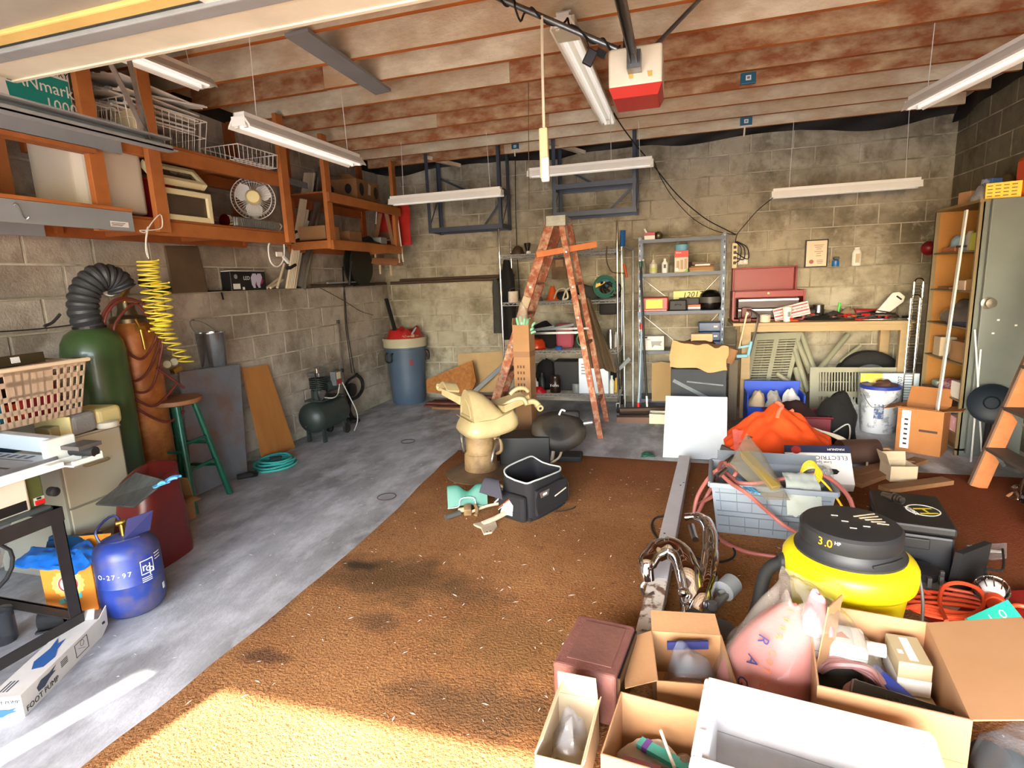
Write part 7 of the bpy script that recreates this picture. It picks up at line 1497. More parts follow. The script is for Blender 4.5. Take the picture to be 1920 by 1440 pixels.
cabinet_item('copper_tool', 'copper coloured tool on the cabinet top shelf', 2.12,5.56,CZs[0],.05,.16,.04,M('copper_t', (176,110,74), .4,.4),.2,.01,'tool')
cabinet_item('white_carton', 'small pinkish white carton on the second shelf of the cabinet', 2.14,5.27,CZs[1],.08,.11,.075,M('carton_pinkw', (214,190,172), .6))
cabinet_item('tan_carton', 'tan carton beside the white one on the second cabinet shelf', 2.15,5.13,CZs[1],.10,.12,.085,'cardboard',.05)
cabinet_item('yellow_tape', 'yellow tape block on the second cabinet shelf', 2.11,5.375,CZs[1],.03,.04,.035,'carton_yellow')
put('clear_bag', 'clear plastic bag on the second cabinet shelf', 'bag', blob('clear_bag', M('bag_dark', (96,90,76), .3), .2, .3, .10, 5, .5), (2.30,5.30,CZs[1]))
cabinet_item('flat_folder', 'flat brown folder on the second cabinet shelf', 2.16,5.56,CZs[1],.14,.2,.02,'cardboard_dark')
put('shrink_bag', 'dark shiny plastic wrapped bundle on the third cabinet shelf', 'bundle', blob('shrink_bag', M('wrap_dark', (92,84,80), .2, c2=(60,54,54), scale=8), .26, .50, .17, 3, .4), (2.22,5.38,CZs[2]+.02))
cabinet_item('navy_tray', 'navy tray under the wrapped bundle on the third cabinet shelf', 2.20,5.28,CZs[2],.18,.44,.03,'book_navy',0,.004,'tray')
cabinet_item('open_carton', 'pale open carton with brown stripes on the fourth cabinet shelf', 2.15,5.58,CZs[3]+.0,.12,.13,.16,'kraft_light')
cabinet_item('wide_carton', 'wide tan carton on the fourth cabinet shelf', 2.19,5.18,CZs[3],.2,.28,.16,'cardboard')
put('parts_bag', 'grey parts bag lying on the fourth cabinet shelf', 'bag', blob('parts_bag', 'bag_pale', .14, .14, .10, 7, .4), (2.18,5.40,CZs[3]))
T = thing('snack_bag', 'pink and black printed bag on the fifth cabinet shelf', 'bag', (2.16, 5.36, CZs[4]), rotz=-1.5); b = MB().grid(lambda u, v: ((u-.5)*.34, (v-.5)*.10, .02+.09*math.sin(PI*v)*(1-.4*abs(2*u-1)**3)), 16, 10, .006); b.build('bag', M('bag_pink', (206,110,130), .4, c2=(60,20,40), scale=16, sharp=(.5,.56)), T, smooth=True); text('SPORTS', .05, 'paper', T, (0,-.045,.06), frame((1,0,0),(0,.5,1)))
cabinet_item('ribbed_carton', 'white ribbed carton on the fifth cabinet shelf', 2.15,5.13,CZs[4],.14,.17,.13,'paper',.05)
cabinet_item('grey_bottle', 'pale green bottle lying on the fifth cabinet shelf', 2.14,5.62,CZs[4],.06,.12,.06,M('bottle_sage', (150,170,150), .4),0,.02,'bottle')
cabinet_item('magazine_stack', 'stack of magazines on the sixth cabinet shelf', 2.15,5.30,CZs[5],.16,.22,.10,M('mags', (170,176,190), .5, c2=(90,96,120), scale=30, stretch=(1,1,20)),0,.002,'magazines')
cabinet_item('low_carton', 'long pale carton behind the magazines on the sixth cabinet shelf', 2.24,5.50,CZs[5],.2,.4,.13,'kraft_light')
cabinet_item('pink_carton', 'pink and white carton at the near end of the sixth cabinet shelf', 2.13,5.10,CZs[5],.12,.13,.12,M('pinkwhite', (214,170,180), .5, c2=(236,232,230), scale=9, sharp=(.48,.54)))
cabinet_item('dark_carton', 'dark carton at the bottom of the cabinet', 2.2,5.2,.056,.2,.3,.09,'cardboard_dark')
put('red_lampshade', 'red plastic reflector hung on the wall beside the cabinet', 'reflector', MB().at((0,0,0),(PI/2,0,0)).lathe([(.07,-.03),(.06,.0),(.02,.03),(.001,.032)], 20).build('red_lampshade', M('reflector_red', (130,20,30), .4), smooth=True), tuple(PY(1744,465,6.66)))
# laths and rods leaning on the cabinet
a = PX(1812,394,2.035); c_ = PX(1757,770,1.93); dv = (c_-a); c_ = a+dv*((a.z-.0)/(-dv.z)); o = WB().bar(a, c_, .012, .038, (0,1,0)).build('white_lath', 'white_paint'); tag(o, 'long white lath leaning on the open cabinet', 'lath')
o = WB().bx(-.03,.03,-.012,.012,-.008,.008).build('tape_band', 'black_rubber'); o.location = PX(1803,462,2.02); tag(o, 'black tape band round the white lath', 'tape')
for k, (u0, v0, u1, v1) in enumerate(((1828,618,1836,760),(1839,655,1828,780))):
    a = PY(u0,v0,4.93); c_ = PY(u1,v1,4.88); dv = c_-a; c_ = a+dv*(a.z/(-dv.z)); o = WB().cyl(a, c_, .006, n=6).build('white_rod', 'white_plastic', smooth=True); tag(o, ['taller thin white rod leaning on the cabinet door','shorter thin white rod leaning on the cabinet door'][k], 'rod')
# round dark seat
T = thing('round_seat', 'round dark blue padded seat leaning on the cabinet door', 'seat', (2.10, 4.72, 0)); p = PY(1860,757,4.78)
b = WB().at(p,(1.15,.0,-.5)); b.lathe([(.02,-.05),(.12,-.045),(.145,-.02),(.145,.01),(.12,.03),(.05,.035),(.04,.02),(.001,.02)], 28); b.build('pad', M('seat_navy', (20,34,46), .5, c2=(14,24,32), scale=6), T, smooth=True)
WB().cyl((p.x+.02,p.y+.08,0), (p.x+.01,p.y+.03,p.z-.05), .02).build('post', 'black_plastic', T)
# right stepladder
l2 = M('ladder_orange', (178,112,62), .65, c2=(146,84,44), scale=6, amt=.6); l3 = M('ladder_brown', (112,84,66), .7, c2=(90,66,52), scale=6)
T = thing('stepladder', 'orange wooden stepladder with dark treads at the right edge', 'ladder', (1.9, 3.9, 0))
for y in (4.24, 3.56):
    p_, q_ = Vector((1.90,y,CZ)), Vector((2.41,y+.03,1.95)); WB().bar(p_, q_, .022, .095, (1,0,-.2)).build('rail', l2, T, bevel=.003); WB().bar(p_+Vector((-.05,0,.02)), q_+Vector((-.05,0,0)), .03, .012, (1,0,-.2)).build('rail_edge', l3, T)
for k in range(1, 7):
    z = .27*k; x = 1.90+.51*z/1.95; WB().bx(x-.06,x+.06,3.57,4.26,z,z+.02).build('tread', M('tread_dark', (70,62,56), .6), T, bevel=.002)
    WB().bar((x+.05,4.22,z-.10),(x-.01,4.22,z-.01),.004,.02).build('brace', 'galv', T)
put('black_bag', 'black plastic sack under the right stepladder', 'sack', blob('black_bag', M('sack', (18,20,24), .2, c2=(150,150,152), scale=14, sharp=(.62,.66)), .30, .34, .42, 6, .4), (2.20,4.0,CZ))
put('foil_scrap', 'crumpled silver foil on the carpet under the right stepladder', 'foil', blob('foil_scrap', 'chrome', .12, .10, .07, 4, .8), (2.06,4.10,CZ))
# brown carton with flaps
T = thing('brown_carton', 'open brown carton with a long white label in front of the cabinet', 'carton', (1.875, 5.11, 0), rotz=-.55)
carton(T, .30, .24, .36, M('carton_brown', (170,112,60), .8, c2=(150,94,48), scale=5, amt=.4), {'f': (.11, 75), 'l': (.11, 105), 'b': (.15, 35), 'r': (.11, 80)})
MB().bx(-.151,-.1505,-.10,-.01,.05,.34).build('label_side', 'paper', T); MB().bx(-.15+.03,-.06,-.1215,-.1205,.03,.34).build('label', 'paper', T)
for k in range(6): MB().bx(-.10,-.075,-.1222,-.1216,.06+.04*k,.075+.04*k).build('print', 'ink', T)
MB().bar((.0,-.122,.19),(.12,-.122,.19),.001,.018).build('mark', M('mark_dark', (70,50,34), .7), T)
# small open pale carton, planks, brown pipe
T = thing('pale_carton', 'small open pale carton lying on the carpet edge', 'carton', (1.47, 4.34, CZ), rotz=.15); carton(T, .17, .15, .11, 'kraft_light', {'l': (.09, 20), 'b': (.06, 10)})
for k, (x0, y0, x1, y1) in enumerate(((1.15,4.12,1.75,4.75),(1.05,4.20,1.45,4.55),(1.3,4.05,1.75,4.30))):
    o = WB().bar((x0,y0,.028),(x1,y1,.028),.09,.03).build('plank', 'cardboard_dark'); tag(o, ['long brown plank lying on the carpet hem by the brown carton','short brown plank under the drill carton','brown plank beside the small pale carton'][k], 'plank')
T = thing('brown_muffler', 'rusty brown muffler with a bent bright pipe behind the drill carton', 'muffler', (1.33, 4.62, 0))
MB().cyl((-.16,.0,.10),(.10,.06,.10),.095,n=20).build('can', M('muffler', (92,68,58), .4, .3, c2=(70,50,42), scale=7), T, smooth=True); MB().tube([(.10,.06,.10),(.18,.06,.12),(.24,.02,.05),(.34,.02,.03)], .018, 8).build('pipe', M('pipe_tan', (170,140,100), .35, .5), T, smooth=True); MB().cyl((.0,-.09,.06),(.0,-.11,.0),.012).build('stud', 'dark_brass', T)
# ---- dark box, paper bag, white panel in front of the blue rack
T = thing('slate_box', 'dark slate grey box with a scratched diagonal mark', 'box', (.16, 5.16, 0)); MB().bx(-.235,.225,-.10,.14,0,.66).build('body', M('slate', (48,53,58), .75, c2=(38,42,47), scale=6), T, bevel=.004)
MB().bar((-.215,-.102,.56),(.16,-.102,.36),.001,.03).build('scratch', M('scratch', (112,120,126), .8, c2=(74,80,86), scale=14), T); MB().bar((-.1,-.102,.55),(.2,-.102,.52),.001,.012).build('scratch', 'scratch', T)
T = thing('paper_bag', 'folded tan paper bag lying on the slate grey box', 'bag', (.17, 5.18, .662), rotz=-.06)
b = MB(Euler((0,.10,0)).to_matrix().to_4x4() @ Matrix.Translation((0,0,.03))); b.grid(lambda u, v: (-.25+.46*u, -.12+.005*nz3((u*5,v*5,0)), .0+.20*v+.006*nz3((u*6,v*4,3))), 16, 8, -.20); b.build('body', M('bag_tan', (190,146,98), .8, c2=(168,124,76), scale=5), T, smooth=50)
b = MB(Euler((0,.10,0)).to_matrix().to_4x4() @ Matrix.Translation((0,0,.03))); b.bar((-.20,-.1235,.10),(.20,-.1235,.085),.001,.006); b.build('crease', M('crease', (180,110,80), .8), T); MB().cyl((.22,-.02,.05),(.26,-.02,.17),.055,n=14).build('rolled_end', 'cardboard', T, smooth=True)
put('small_carton', 'small tan carton on top of the paper bag', 'carton', MB().bx(-.09,.09,-.05,.05,0,.07).build('small_carton', M('carton_peach', (200,158,120), .7), bevel=.005), (.18,5.22,.885))
put('dark_pouch', 'dark brown pouch beside the small tan carton', 'pouch', blob('dark_pouch', 'brown_leather', .28, .16, .05, 3, .3), (.16,5.22,.86))
b = WB(); b.plate([Vector((-.125,4.55,.002)), Vector((.365,4.55,.002)), Vector((.385,5.04,.47)) , Vector((-.105,5.04,.47))], .012) if False else b.plate([Vector((-.125,4.58,.002)), Vector((.365,4.58,.002)), Vector((.375,4.80,.47)), Vector((-.11,4.80,.47))], .012)
tag(b.build('white_board', M('board_white', (176,186,194), .5, c2=(156,166,176), scale=3, amt=.6)), 'plain whitish board leaning in front of the slate grey box', 'board')
put('dark_wedge', 'dark bracket wedged between the whiteboard and the steel beam', 'bracket', WB().bar((.30,4.44,.10),(.42,4.36,.06),.02,.16).build('dark_wedge', 'dkgrey'))
put('cardboard_sheet', 'torn cardboard sheet leaning behind the slate grey box', 'cardboard', WB().plate([PY(1222,752,6.05), PY(1262,752,6.05), PY(1262,682,6.2), PY(1240,678,6.2), PY(1222,682,6.2)], .006, (0,1,0)).build('cardboard_sheet', M('card_olive', (160,134,92), .85)))
T = thing('white_tray', 'small cream drawer tray beside the slate grey box', 'tray', (-.18, 5.75, 0)); carton(T, .22, .16, .10, M('tray_cream', (214,206,178), .5), {})
put('wood_sleeper', 'old brown timber offcut on the floor by the push broom', 'timber', WB().bar((-.20,5.75,.03),(-.62,5.70,.03),.10,.06).build('wood_sleeper', 'ladder_brown'))
put('taupe_board', 'grey brown board standing between the blue rack and the bench', 'board', WB().bx(.47,.55,5.9,5.93,.0,.62).build('taupe_board', M('panel_taupe', (116,104,86), .7)))
# ================================================================== FOREGROUND HEAP (right)
# steel beam
bm_ = M('beam_paint', (190,190,194), .5, c2=(170,170,174), scale=7, amt=.4)
br_ = M('beam_worn', (206,200,190), .6, c2=(96,66,46), scale=14, amt=.95, sharp=(.5,.58))
T = thing('steel_channel', 'long grey steel channel with a peeling white end on the carpet', 'beam', (-.04, 3.1, CZ))
A, B = Vector((.045,4.36,.055)), Vector((-.115,2.0,.055)); mid = A.lerp(B, .80)
WB().bar(A, mid, .085, .085).build('beam', bm_, T, bevel=.004); WB().bar(mid, B, .086, .086).build('worn_end', br_, T, bevel=.004)
for u, v in ((1282,905),(1276,910),(1246,1000)):
    p = PF(u, v, .098); WB().cyl(p, p+Vector((0,0,.0012)), .006, n=8).build('hole', 'ink', T)
# chrome crash bar
T = thing('chrome_bar', 'thick chrome motorcycle crash bar lying over the steel beam', 'crash bar', tuple(PF(1290,1080,.02)))
def PFp(l): return [PF(u, v, z) for u, v, z in l]
WB().tube(PFp(((1213,1088,.14),(1212,1060,.20),(1228,1036,.23),(1252,1028,.24),(1276,1040,.23),(1290,1070,.20),(1297,1105,.14),(1300,1140,.08),(1297,1165,.05))), [.034,.044,.05,.054,.054,.056,.056,.052,.045], 14, 6).build('hook_tube', 'chrome', T, smooth=True)
WB().tube(PFp(((1284,970,.20),(1306,969,.21),(1323,978,.22),(1331,1000,.22),(1332,1040,.20),(1327,1080,.17),(1316,1115,.13),(1303,1145,.08))), [.02,.026,.032,.036,.04,.044,.048,.05], 14, 6).build('loop_tube', 'chrome', T, smooth=True)
WB().tube(PFp(((1214,1088,.14),(1206,1095,.12),(1203,1105,.10),(1212,1118,.09),(1226,1112,.10))), .009, 8, 4).build('flange', 'steel', T, smooth=True)
p = PF(1281,1111,.16); WB().sph(p, .022, 12, 8).build('bolt_head', 'chrome', T, smooth=True)
WB().tube(PFp(((1296,985,.12),(1300,1000,.10),(1304,1012,.09))), .018, 8, 3).build('clamp', 'steel', T, smooth=True)
wire('black cable loop on the carpet beside the steel beam', [PF(u,v,CZ+.006) for u, v in ((1252,968),(1228,972),(1222,990),(1235,1012),(1255,1020))], .006, 'black_rubber', 'cable', 'cable_loop')
wire('black cable ring on the carpet behind the chrome bar', [PF(u,v,CZ+.006) for u, v in ((1345,1012),(1370,1022),(1378,1040),(1360,1052),(1325,1053),(1290,1040))], .006, 'black_rubber', 'cable', 'cable_loop')
# grinder tool
T = thing('bench_grinder_arm', 'grey tool arm with a rubber wheel beside the steel beam', 'grinder arm', tuple(PF(1330,1180,CZ)))
a = PF(1290,1190,.07); c_ = PF(1362,1112,.12); WB().bar(a, c_, .035, .022).build('arm', 'dkgrey', T, bevel=.004)
d = (c_-a).normalized(); n_ = Vector((-d.y, d.x, 0)); q = PF(1365,1103,.13)
b = WB(); b.cyl(q-n_*.0+Vector((-.02,-.03,0)), q+Vector((.02,.03,.01)), .045, n=24); b.build('wheel', M('wheel_grey', (110,114,116), .7), T, smooth=True); WB().cyl(q+Vector((-.045,-.06,0)), q+Vector((-.018,-.028,0)), .012, n=12).build('axle', 'steel', T, smooth=True)
p = PF(1336,1142,.11); WB().cyl(p, p+Vector((0,0,.03)), .018, n=14).build('knob', 'galv', T, smooth=True)
pl = [PF(1254,1166,.13), PF(1273,1153,.15), PF(1296,1165,.15), PF(1306,1185,.13), PF(1303,1197,.10), PF(1288,1208,.07), PF(1272,1200,.06)]
WB().plate(pl, .008).build('guard', M('guard_grey', (138,140,142), .4, .6, c2=(116,118,120), scale=9), T); WB().bar(PF(1290,1150,.12), PF(1318,1165,.12), .05, .05).build('clamp', 'dkgrey', T, bevel=.01)
WB().lathe([(.07,0),(.075,.01),(.06,.02)], 20, PF(1345,1182,CZ)).build('foot', 'dkgrey', T, smooth=True)
# rusty steel box
rs = M('rust_steel', (122,78,70), .75, c2=(96,56,48), scale=12, amt=.7, bump=.25, bscale=90)
T = thing('rusty_box', 'rusty reddish steel box with a black glazed side', 'box', (-.27, 1.79, CZ), rotz=-.13)
MB().bx(-.112,.105,-.15,.15,0,.19).build('body', rs, T, bevel=.012, seg=3); MB().bx(-.075,.08,-.11,.115,.1903,.193).build('lid_panel', M('rust_dark', (104,68,60), .75, c2=(130,84,60), scale=6, bump=.2), T, bevel=.002); MB().bx(.1055,.114,-.14,.14,.012,.178).build('glazed_side', 'helmet_black', T, bevel=.004); MB().bx(.107,.116,-.14,-.135,.01,.18).build('chrome_edge', 'chrome', T)
for k in range(3): MB().bx(-.05,.03,-.1512,-.1505,.06+.025*k,.064+.025*k).build('louvre_slot', 'rust_dark', T)
# small pale carton at the bottom edge
T = thing('small_open_carton', 'small pale open carton holding clear plastic at the bottom edge', 'carton', (-.305, 1.44, CZ), rotz=-.04)
carton(T, .135, .26, .15, 'kraft_light', {'b': (.085, -10), 'l': (.06, -25), 'r': (.02, 20)})
put('plastic_wrap', 'clear bubble wrap in the small pale carton', 'wrap', blob('plastic_wrap', film('wrap2', (150,152,156), .3), .11, .2, .17, 3, .5), (-.30,1.45,CZ+.005))
put('shiny_ball', 'dark shiny lump in the small pale carton', 'scrap', blob('shiny_ball', M('lump', (110,104,92), .25), .09, .09, .09, 5, .3), (-.32,1.36,CZ+.005))
# carton with cards
T = thing('open_carton', 'open tan carton with a blue and mauve card at the bottom edge', 'carton', (-.055, 1.42, CZ), rotz=-.12); carton(T, .245, .25, .20, 'cardboard', {})
T = thing('flyer_card', 'mauve and white printed card in the open tan carton', 'card', (-.07, 1.36, .10), rot=(.5,0,-.12)); MB().bx(-.075,.085,-.06,.05,0,.004).build('sheet', 'paper', T); MB().bx(-.075,.03,-.0,.05,.0042,.0048).build('print', M('mauve_card', (156,92,106), .5), T); MB().bx(.03,.085,-.0,.05,.0042,.0048).build('print', 'dkgrey', T)
me = MB().prism([(-.01,-.05),(.02,-.05),(.015,-.01),(.022,.04),(-.008,.04),(-.004,.0)], .005, .0056).build('picture', M('pic_blue', (90,150,210), .5), T)
put('tool_wrap', 'turquoise wrapped stick in the open tan carton', 'wrapper', WB().bar((-.10,1.47,.125),(.04,1.40,.13),.035,.015).build('tool_wrap', M('turq', (70,180,170), .4)))
put('purple_band', 'purple band on the turquoise wrapper', 'band', WB().bar((-.085,1.463,.126),(-.07,1.456,.126),.038,.018).build('purple_band', M('purple', (110,70,160), .5)))
put('white_stick', 'thin white stick in the open tan carton', 'stick', WB().cyl((-.04,1.50,.15),(.0,1.38,.15),.005,n=8).build('white_stick', 'white_plastic'))
put('crumpled_cloth', 'crumpled off white cloth in the open tan carton', 'cloth', blob('crumpled_cloth', M('offwhite', (206,200,188), .8), .18, .10, .10, 6, .5), (-.07,1.48,CZ+.005))
put('glass_bulb', 'brown glass dome in the open tan carton', 'dome', MB().lathe([(.045,0),(.045,.06),(.03,.11),(.001,.13)], 18).build('glass_bulb', M('smoky_glass', (110,90,72), .1, alpha=.8), smooth=True), (.03,1.43,CZ+.005))
# carton with flaps and clear bag, behind
T = thing('flap_carton', 'brown carton with folded flaps behind the tan carton', 'carton', (.05, 1.82, CZ), rotz=.12)
carton(T, .25, .27, .17, 'cardboard', {'b': (.10, 78), 'l': (.11, 112)})
put('clear_pouch', 'clear plastic pouch with a navy band in the flap carton', 'pouch', blob('clear_pouch', film('pouchf', (140,148,158), .3, .08), .18, .20, .19, 7, .4), (.04,1.83,CZ+.005))
put('navy_strip', 'navy strip inside the clear pouch in the flap carton', 'strip', WB().bar((-.03,1.88,.17),(.11,1.91,.175),.01,.03).build('navy_strip', 'book_navy'))
# bag of rags
T = thing('rag_bag', 'large clear plastic bag of pink cotton rags with orange lettering', 'bag', (.30, 1.86, CZ), rotz=.05)
pkr = M('rag_pink', (190,110,108), .85, c2=(164,84,86), scale=5, bump=.3)
def ragb(u, v):
    a = 2*PI*u; r_ = math.cos(PI/2*v)**.6; k = 1+.12*nz3((math.cos(a)*1.5, math.sin(a)*1.5, v*2))
    return (.165*math.cos(a)*r_*k+.10*v*v, .20*math.sin(a)*r_*k+.08*v, .36*v)
b = MB(); b.grid(lambda u, v: Vector(ragb(u, v))*.95+Vector((0,0,.004)), 30, 12, 0, True); b.build('rags', pkr, T, smooth=70)
def bagf(u, v):
    a = 2*PI*u; p = Vector(ragb(u, min(v, .93))); k = 1.04+.05*nz3((u*14, v*9, 3)); q = Vector((p.x*k, p.y*k, p.z*1.03+.004))
    if v > .6: q += Vector((.30*(v-.6)*max(0, math.cos(a)), .22*(v-.6)*max(0, math.sin(a)), .18*(v-.6)*(.5+nz3((u*9, v*3, 1)))))
    return q
b = MB(); b.grid(bagf, 44, 20, 0, True); b.build('film', film('ragfilm', (206,196,186), .18, .12), T, smooth=80)
MB().grid(lambda u, v: (.08+.27*u+.02*nz3((u*5,v*5,0)), -.12+.34*v, .37-.24*u*u+.05*math.sin(PI*v)+.02*nz3((u*6,v*6,4))), 14, 14).build('loose_film', film('loosefilm', (170,166,150), .4, .12), T, smooth=80)
def onrag(s, a, z, sz, mat, sp=.06):
    for k, ch in enumerate(s):
        v = z/.36; u = (a+k*.0)/(2*PI)
        zz = (z-k*sp)/.36; p = Vector(ragb(u, zz))*1.08; text(ch, sz, mat, T, (p.x, p.y, p.z+.01), frame((-.15, .0, -1), Vector((-math.sin(a), math.cos(a), .0))*1) , th=.0003)
onrag('100% COTTON', 4.30, .32, .030, M('rag_orange', (206,110,50), .5), .019)
onrag('RAGS', 3.95, .24, .055, M('rag_navy', (56,62,110), .5), .05)
put('pink_rag', 'pink rag poking out of the clear bag', 'rag', blob('pink_rag', M('rag_bright', (206,120,134), .85), .09, .07, .13, 9, .6), (.44,1.88,.30))
put('card_divider', 'brown card standing behind the clear rag bag', 'card', WB().plate([(.43,1.80,.22),(.50,1.90,.22),(.52,1.92,.42),(.46,1.83,.42)], .004).build('card_divider', 'cardboard'))
# big carton
T = thing('large_carton', 'large brown carton with its wide flap folded out at right', 'carton', (.600, 1.815, CZ), rotz=-.13)
big = M('carton_big', (172,130,92), .85, c2=(154,114,76), scale=4, amt=.4)
carton(T, .36, .46, .285, big, {'r': (.25, 72)}, .005)
MB().bx(-.18,.18,-.2302,-.2298,.15,.152).build('crease', 'cardboard_dark', T)
T = thing('oil_bottle', 'white flat motor oil bottle lying in the large carton', 'bottle', (.535, 1.935, .20), rotz=-.13)
MB().bx(-.14,.07,-.07,.07,0,.065).build('body', 'paper', T, bevel=.018, seg=3); MB().cyl((.07,.0,.035),(.125,.0,.035),.022,n=18).build('cap', 'white_plastic', T, smooth=True); MB().bx(-.10,.03,-.05,.05,.0652,.0658).build('label', M('oil_label', (206,208,206), .5), T)
me = MB().prism([(-.07,-.02),(-.05,.02),(-.03,-.01),(.0,.015),(.02,-.02)], .066, .0665).build('mark', M('oil_red', (176,44,60), .5), T)
MB().bx(-.14,.07,-.0706,-.0702,.03,.033).build('seam', 'grey_paint', T)
put('bottle_support', 'folded grey cloth under the oil bottle in the large carton', 'cloth', blob('bottle_support', 'cloth_grey', .26, .18, .20, 4, .2), (.50,1.93,CZ+.006))
T = thing('bulb_carton', 'small tan and white carton in the large carton', 'carton', (.715, 1.90, .155), rotz=-.05); MB().bx(-.045,.045,-.075,.075,0,.11).build('body', M('carton_olive', (178,162,126), .7), T, bevel=.002); MB().bx(-.0455,.0455,-.0755,.0755,.0,.055).build('white_band', 'paper', T); MB().bx(-.012,.012,-.06,.06,.1102,.1107).build('stripe', 'paper', T); MB().bx(-.035,-.02,-.03,-.01,.1102,.1107).build('label', 'paper', T)
put('carton_stack', 'grey carton standing under the small tan carton', 'carton', WB().bx(.67,.765,1.72,1.97,.02,.15).build('carton_stack', 'kraft_light'))
put('blue_block', 'blue scouring block in the large carton', 'block', WB().bar((.60,1.86,.20),(.67,1.70,.20),.045,.03).build('blue_block', M('block_blue', (44,70,170), .6)))
T = thing('black_battery', 'black sealed battery with raised lettering in the large carton', 'battery', (.615, 1.665, .17), rotz=-.33); MB().bx(-.12,.13,-.045,.045,0,.075).build('body', M('batt_black', (34,34,36), .35, c2=(52,52,54), scale=16), T, bevel=.008); text('POWER', .03, 'dkgrey', T, (.02,-.0,.0765), frame((1,0,0),(0,1,0)))
put('battery_support', 'dark cloth under the black battery in the large carton', 'cloth', blob('battery_support', 'cloth_black', .24, .14, .16, 3, .2), (.62,1.66,CZ+.006))
tub = M('tubing', (150,110,108), .4); yel = M('tube_amber', (168,138,72), .35)
T = thing('rubber_tubing', 'dull pink rubber tubing looped in the large carton', 'tubing', (.52,1.77,.2))
for k in range(3): WB().tube([(.42+.02*k,1.86,.17),(.50,1.87-.015*k,.215),(.60,1.82,.20+.01*k),(.62,1.74-.02*k,.17),(.55,1.71,.16),(.51,1.76,.18),(.55,1.80,.19)], .012, 8, 5).build('loop', tub, T, smooth=True)
T = thing('amber_tubing', 'amber clear tubing coiled at the bottom of the large carton', 'tubing', (.50,1.75,.1))
for k in range(7): WB().tube([(.50+.07*math.cos(2*PI*i/9+k)+.01*k, 1.74+.07*math.sin(2*PI*i/9+k), .06+.016*k) for i in range(9)], .009, 6, 3, True).build('loop', yel, T, smooth=True)
# styrofoam cooler
T = thing('foam_box', 'open white styrofoam box at the bottom edge', 'box', (.335, 1.365, CZ), rotz=-.15); fm = M('styrofoam', (222,224,227), .7, c2=(208,210,212), scale=20, bump=.15, bscale=160)
w, d_, h_, t_ = .56, .34, .285, .042
b = MB(); x, y = w/2, d_/2
b.bx(-x,x,-y,y,0,.03); b.bx(-x,x,y-t_,y,.03,h_); b.bx(-x,x,-y,-y+t_,.03,h_); b.bx(-x,-x+t_,-y+t_,y-t_,.03,h_); b.bx(x-t_,x,-y+t_,y-t_,.03,h_); b.build('body', fm, T, bevel=.008)
b = MB(); b.bx(-x+.012,x-.012,y-.028,y-.012,h_,h_+.012); b.bx(-x+.012,x-.012,-y+.012,-y+.028,h_,h_+.012); b.bx(-x+.012,-x+.028,-y+.028,-.05,h_,h_+.012); b.bx(-x+.012,-x+.028,.02,y-.028,h_,h_+.012); b.bx(x-.028,x-.012,-y+.028,-.02,h_,h_+.012); b.bx(x-.028,x-.012,.04,y-.028,h_,h_+.012); b.build('rim_tongue', fm, T, bevel=.003)
MB().bar((-x+t_+.0,y-t_-.0012,.15),(x-t_,y-t_-.0012,.13),.001,.003).build('crack', M('crack_grey', (170,172,172), .8), T)
put('grey_glove', 'dark grey glove lying inside the styrofoam box', 'glove', blob('grey_glove', 'dkgrey', .22, .12, .06, 5, .5), (.36,1.36,.045))
put('white_tissue', 'crumpled white tissue inside the styrofoam box', 'tissue', blob('white_tissue', 'paper', .12, .10, .07, 8, .6), (.22,1.34,.045))
# ---- vacuum
T = thing('shop_vacuum', 'yellow and black shop vacuum with 3.0 on its motor head', 'vacuum', (.66, 2.385, CZ), rotz=-.1)
yv = M('vac_yellow', (222,206,20), .38, c2=(206,186,16), scale=5, amt=.4); bk_ = M('vac_black', (38,40,43), .5, c2=(28,29,32), scale=8, amt=.5)
MB().lathe([(.17,.03),(.185,.035),(.197,.12),(.207,.20),(.212,.245)], 40).build('lower_drum', yv, T, smooth=True)
MB().lathe([(.205,.225),(.224,.235),(.236,.25),(.24,.275),(.239,.315),(.228,.335),(.205,.35),(.18,.352)], 44).build('drum', yv, T, smooth=True)
MB().lathe([(.197,.345),(.199,.36),(.187,.372),(.183,.385),(.177,.398),(.181,.403),(.181,.455),(.171,.466),(.14,.469),(.001,.467)], 44).build('motor_head', bk_, T, smooth=True)
for a in (.5, 2.2, 3.9, 5.4): MB().lathe([(.03,0),(.03,.03)], 12, (.17*math.cos(a),.17*math.sin(a),0)).build('caster', 'black_rubber', T)
for k in range(5): MB().bar((.02+.018*k,.06-.012*k,.4695),(.10+.008*k,.11-.025*k,.4695),.006,.003).build('vent', 'kraft_light', T)
for x, y in ((-.05,.05),(-.02,.0),(.05,-.03),(.0,-.06)): MB().bx(x-.012,x+.012,y-.003,y+.003,.4685,.4705).build('screw_cap', 'lead_grey', T)
def vtxt(s, a, z, sz, mat): text(s, sz, mat, T, (.183*math.cos(a), .183*math.sin(a), z+.042), frame((-math.sin(a), math.cos(a), 0), (0, 0, 1)), th=.0005)
vtxt('3', -2.28, .392, .045, M('vac_orange', (236,160,30), .4)); vtxt('.', -2.17, .392, .045, 'vac_orange'); vtxt('0', -2.09, .392, .045, 'vac_orange'); vtxt('HP', -1.94, .402, .018, 'paper')
MB().at((-.225,-.03,.275),(0,-PI/2,0)).lathe([(.035,0),(.038,.02),(.03,.03)], 16).build('hose_port', bk_, T, smooth=True)
MB().tube([(-.24,-.03,.275),(-.30,-.06,.23),(-.33,-.12,.10),(-.36,-.20,.05)], .026, 12, 6).build('hose', 'black_rubber', T, smooth=True)
MB().tube([(.18,.02,.33),(.23,.0,.30),(.25,-.04,.20),(.25,-.06,.05)], .006, 6, 5).build('power_lead', 'dkgrey', T, smooth=True)
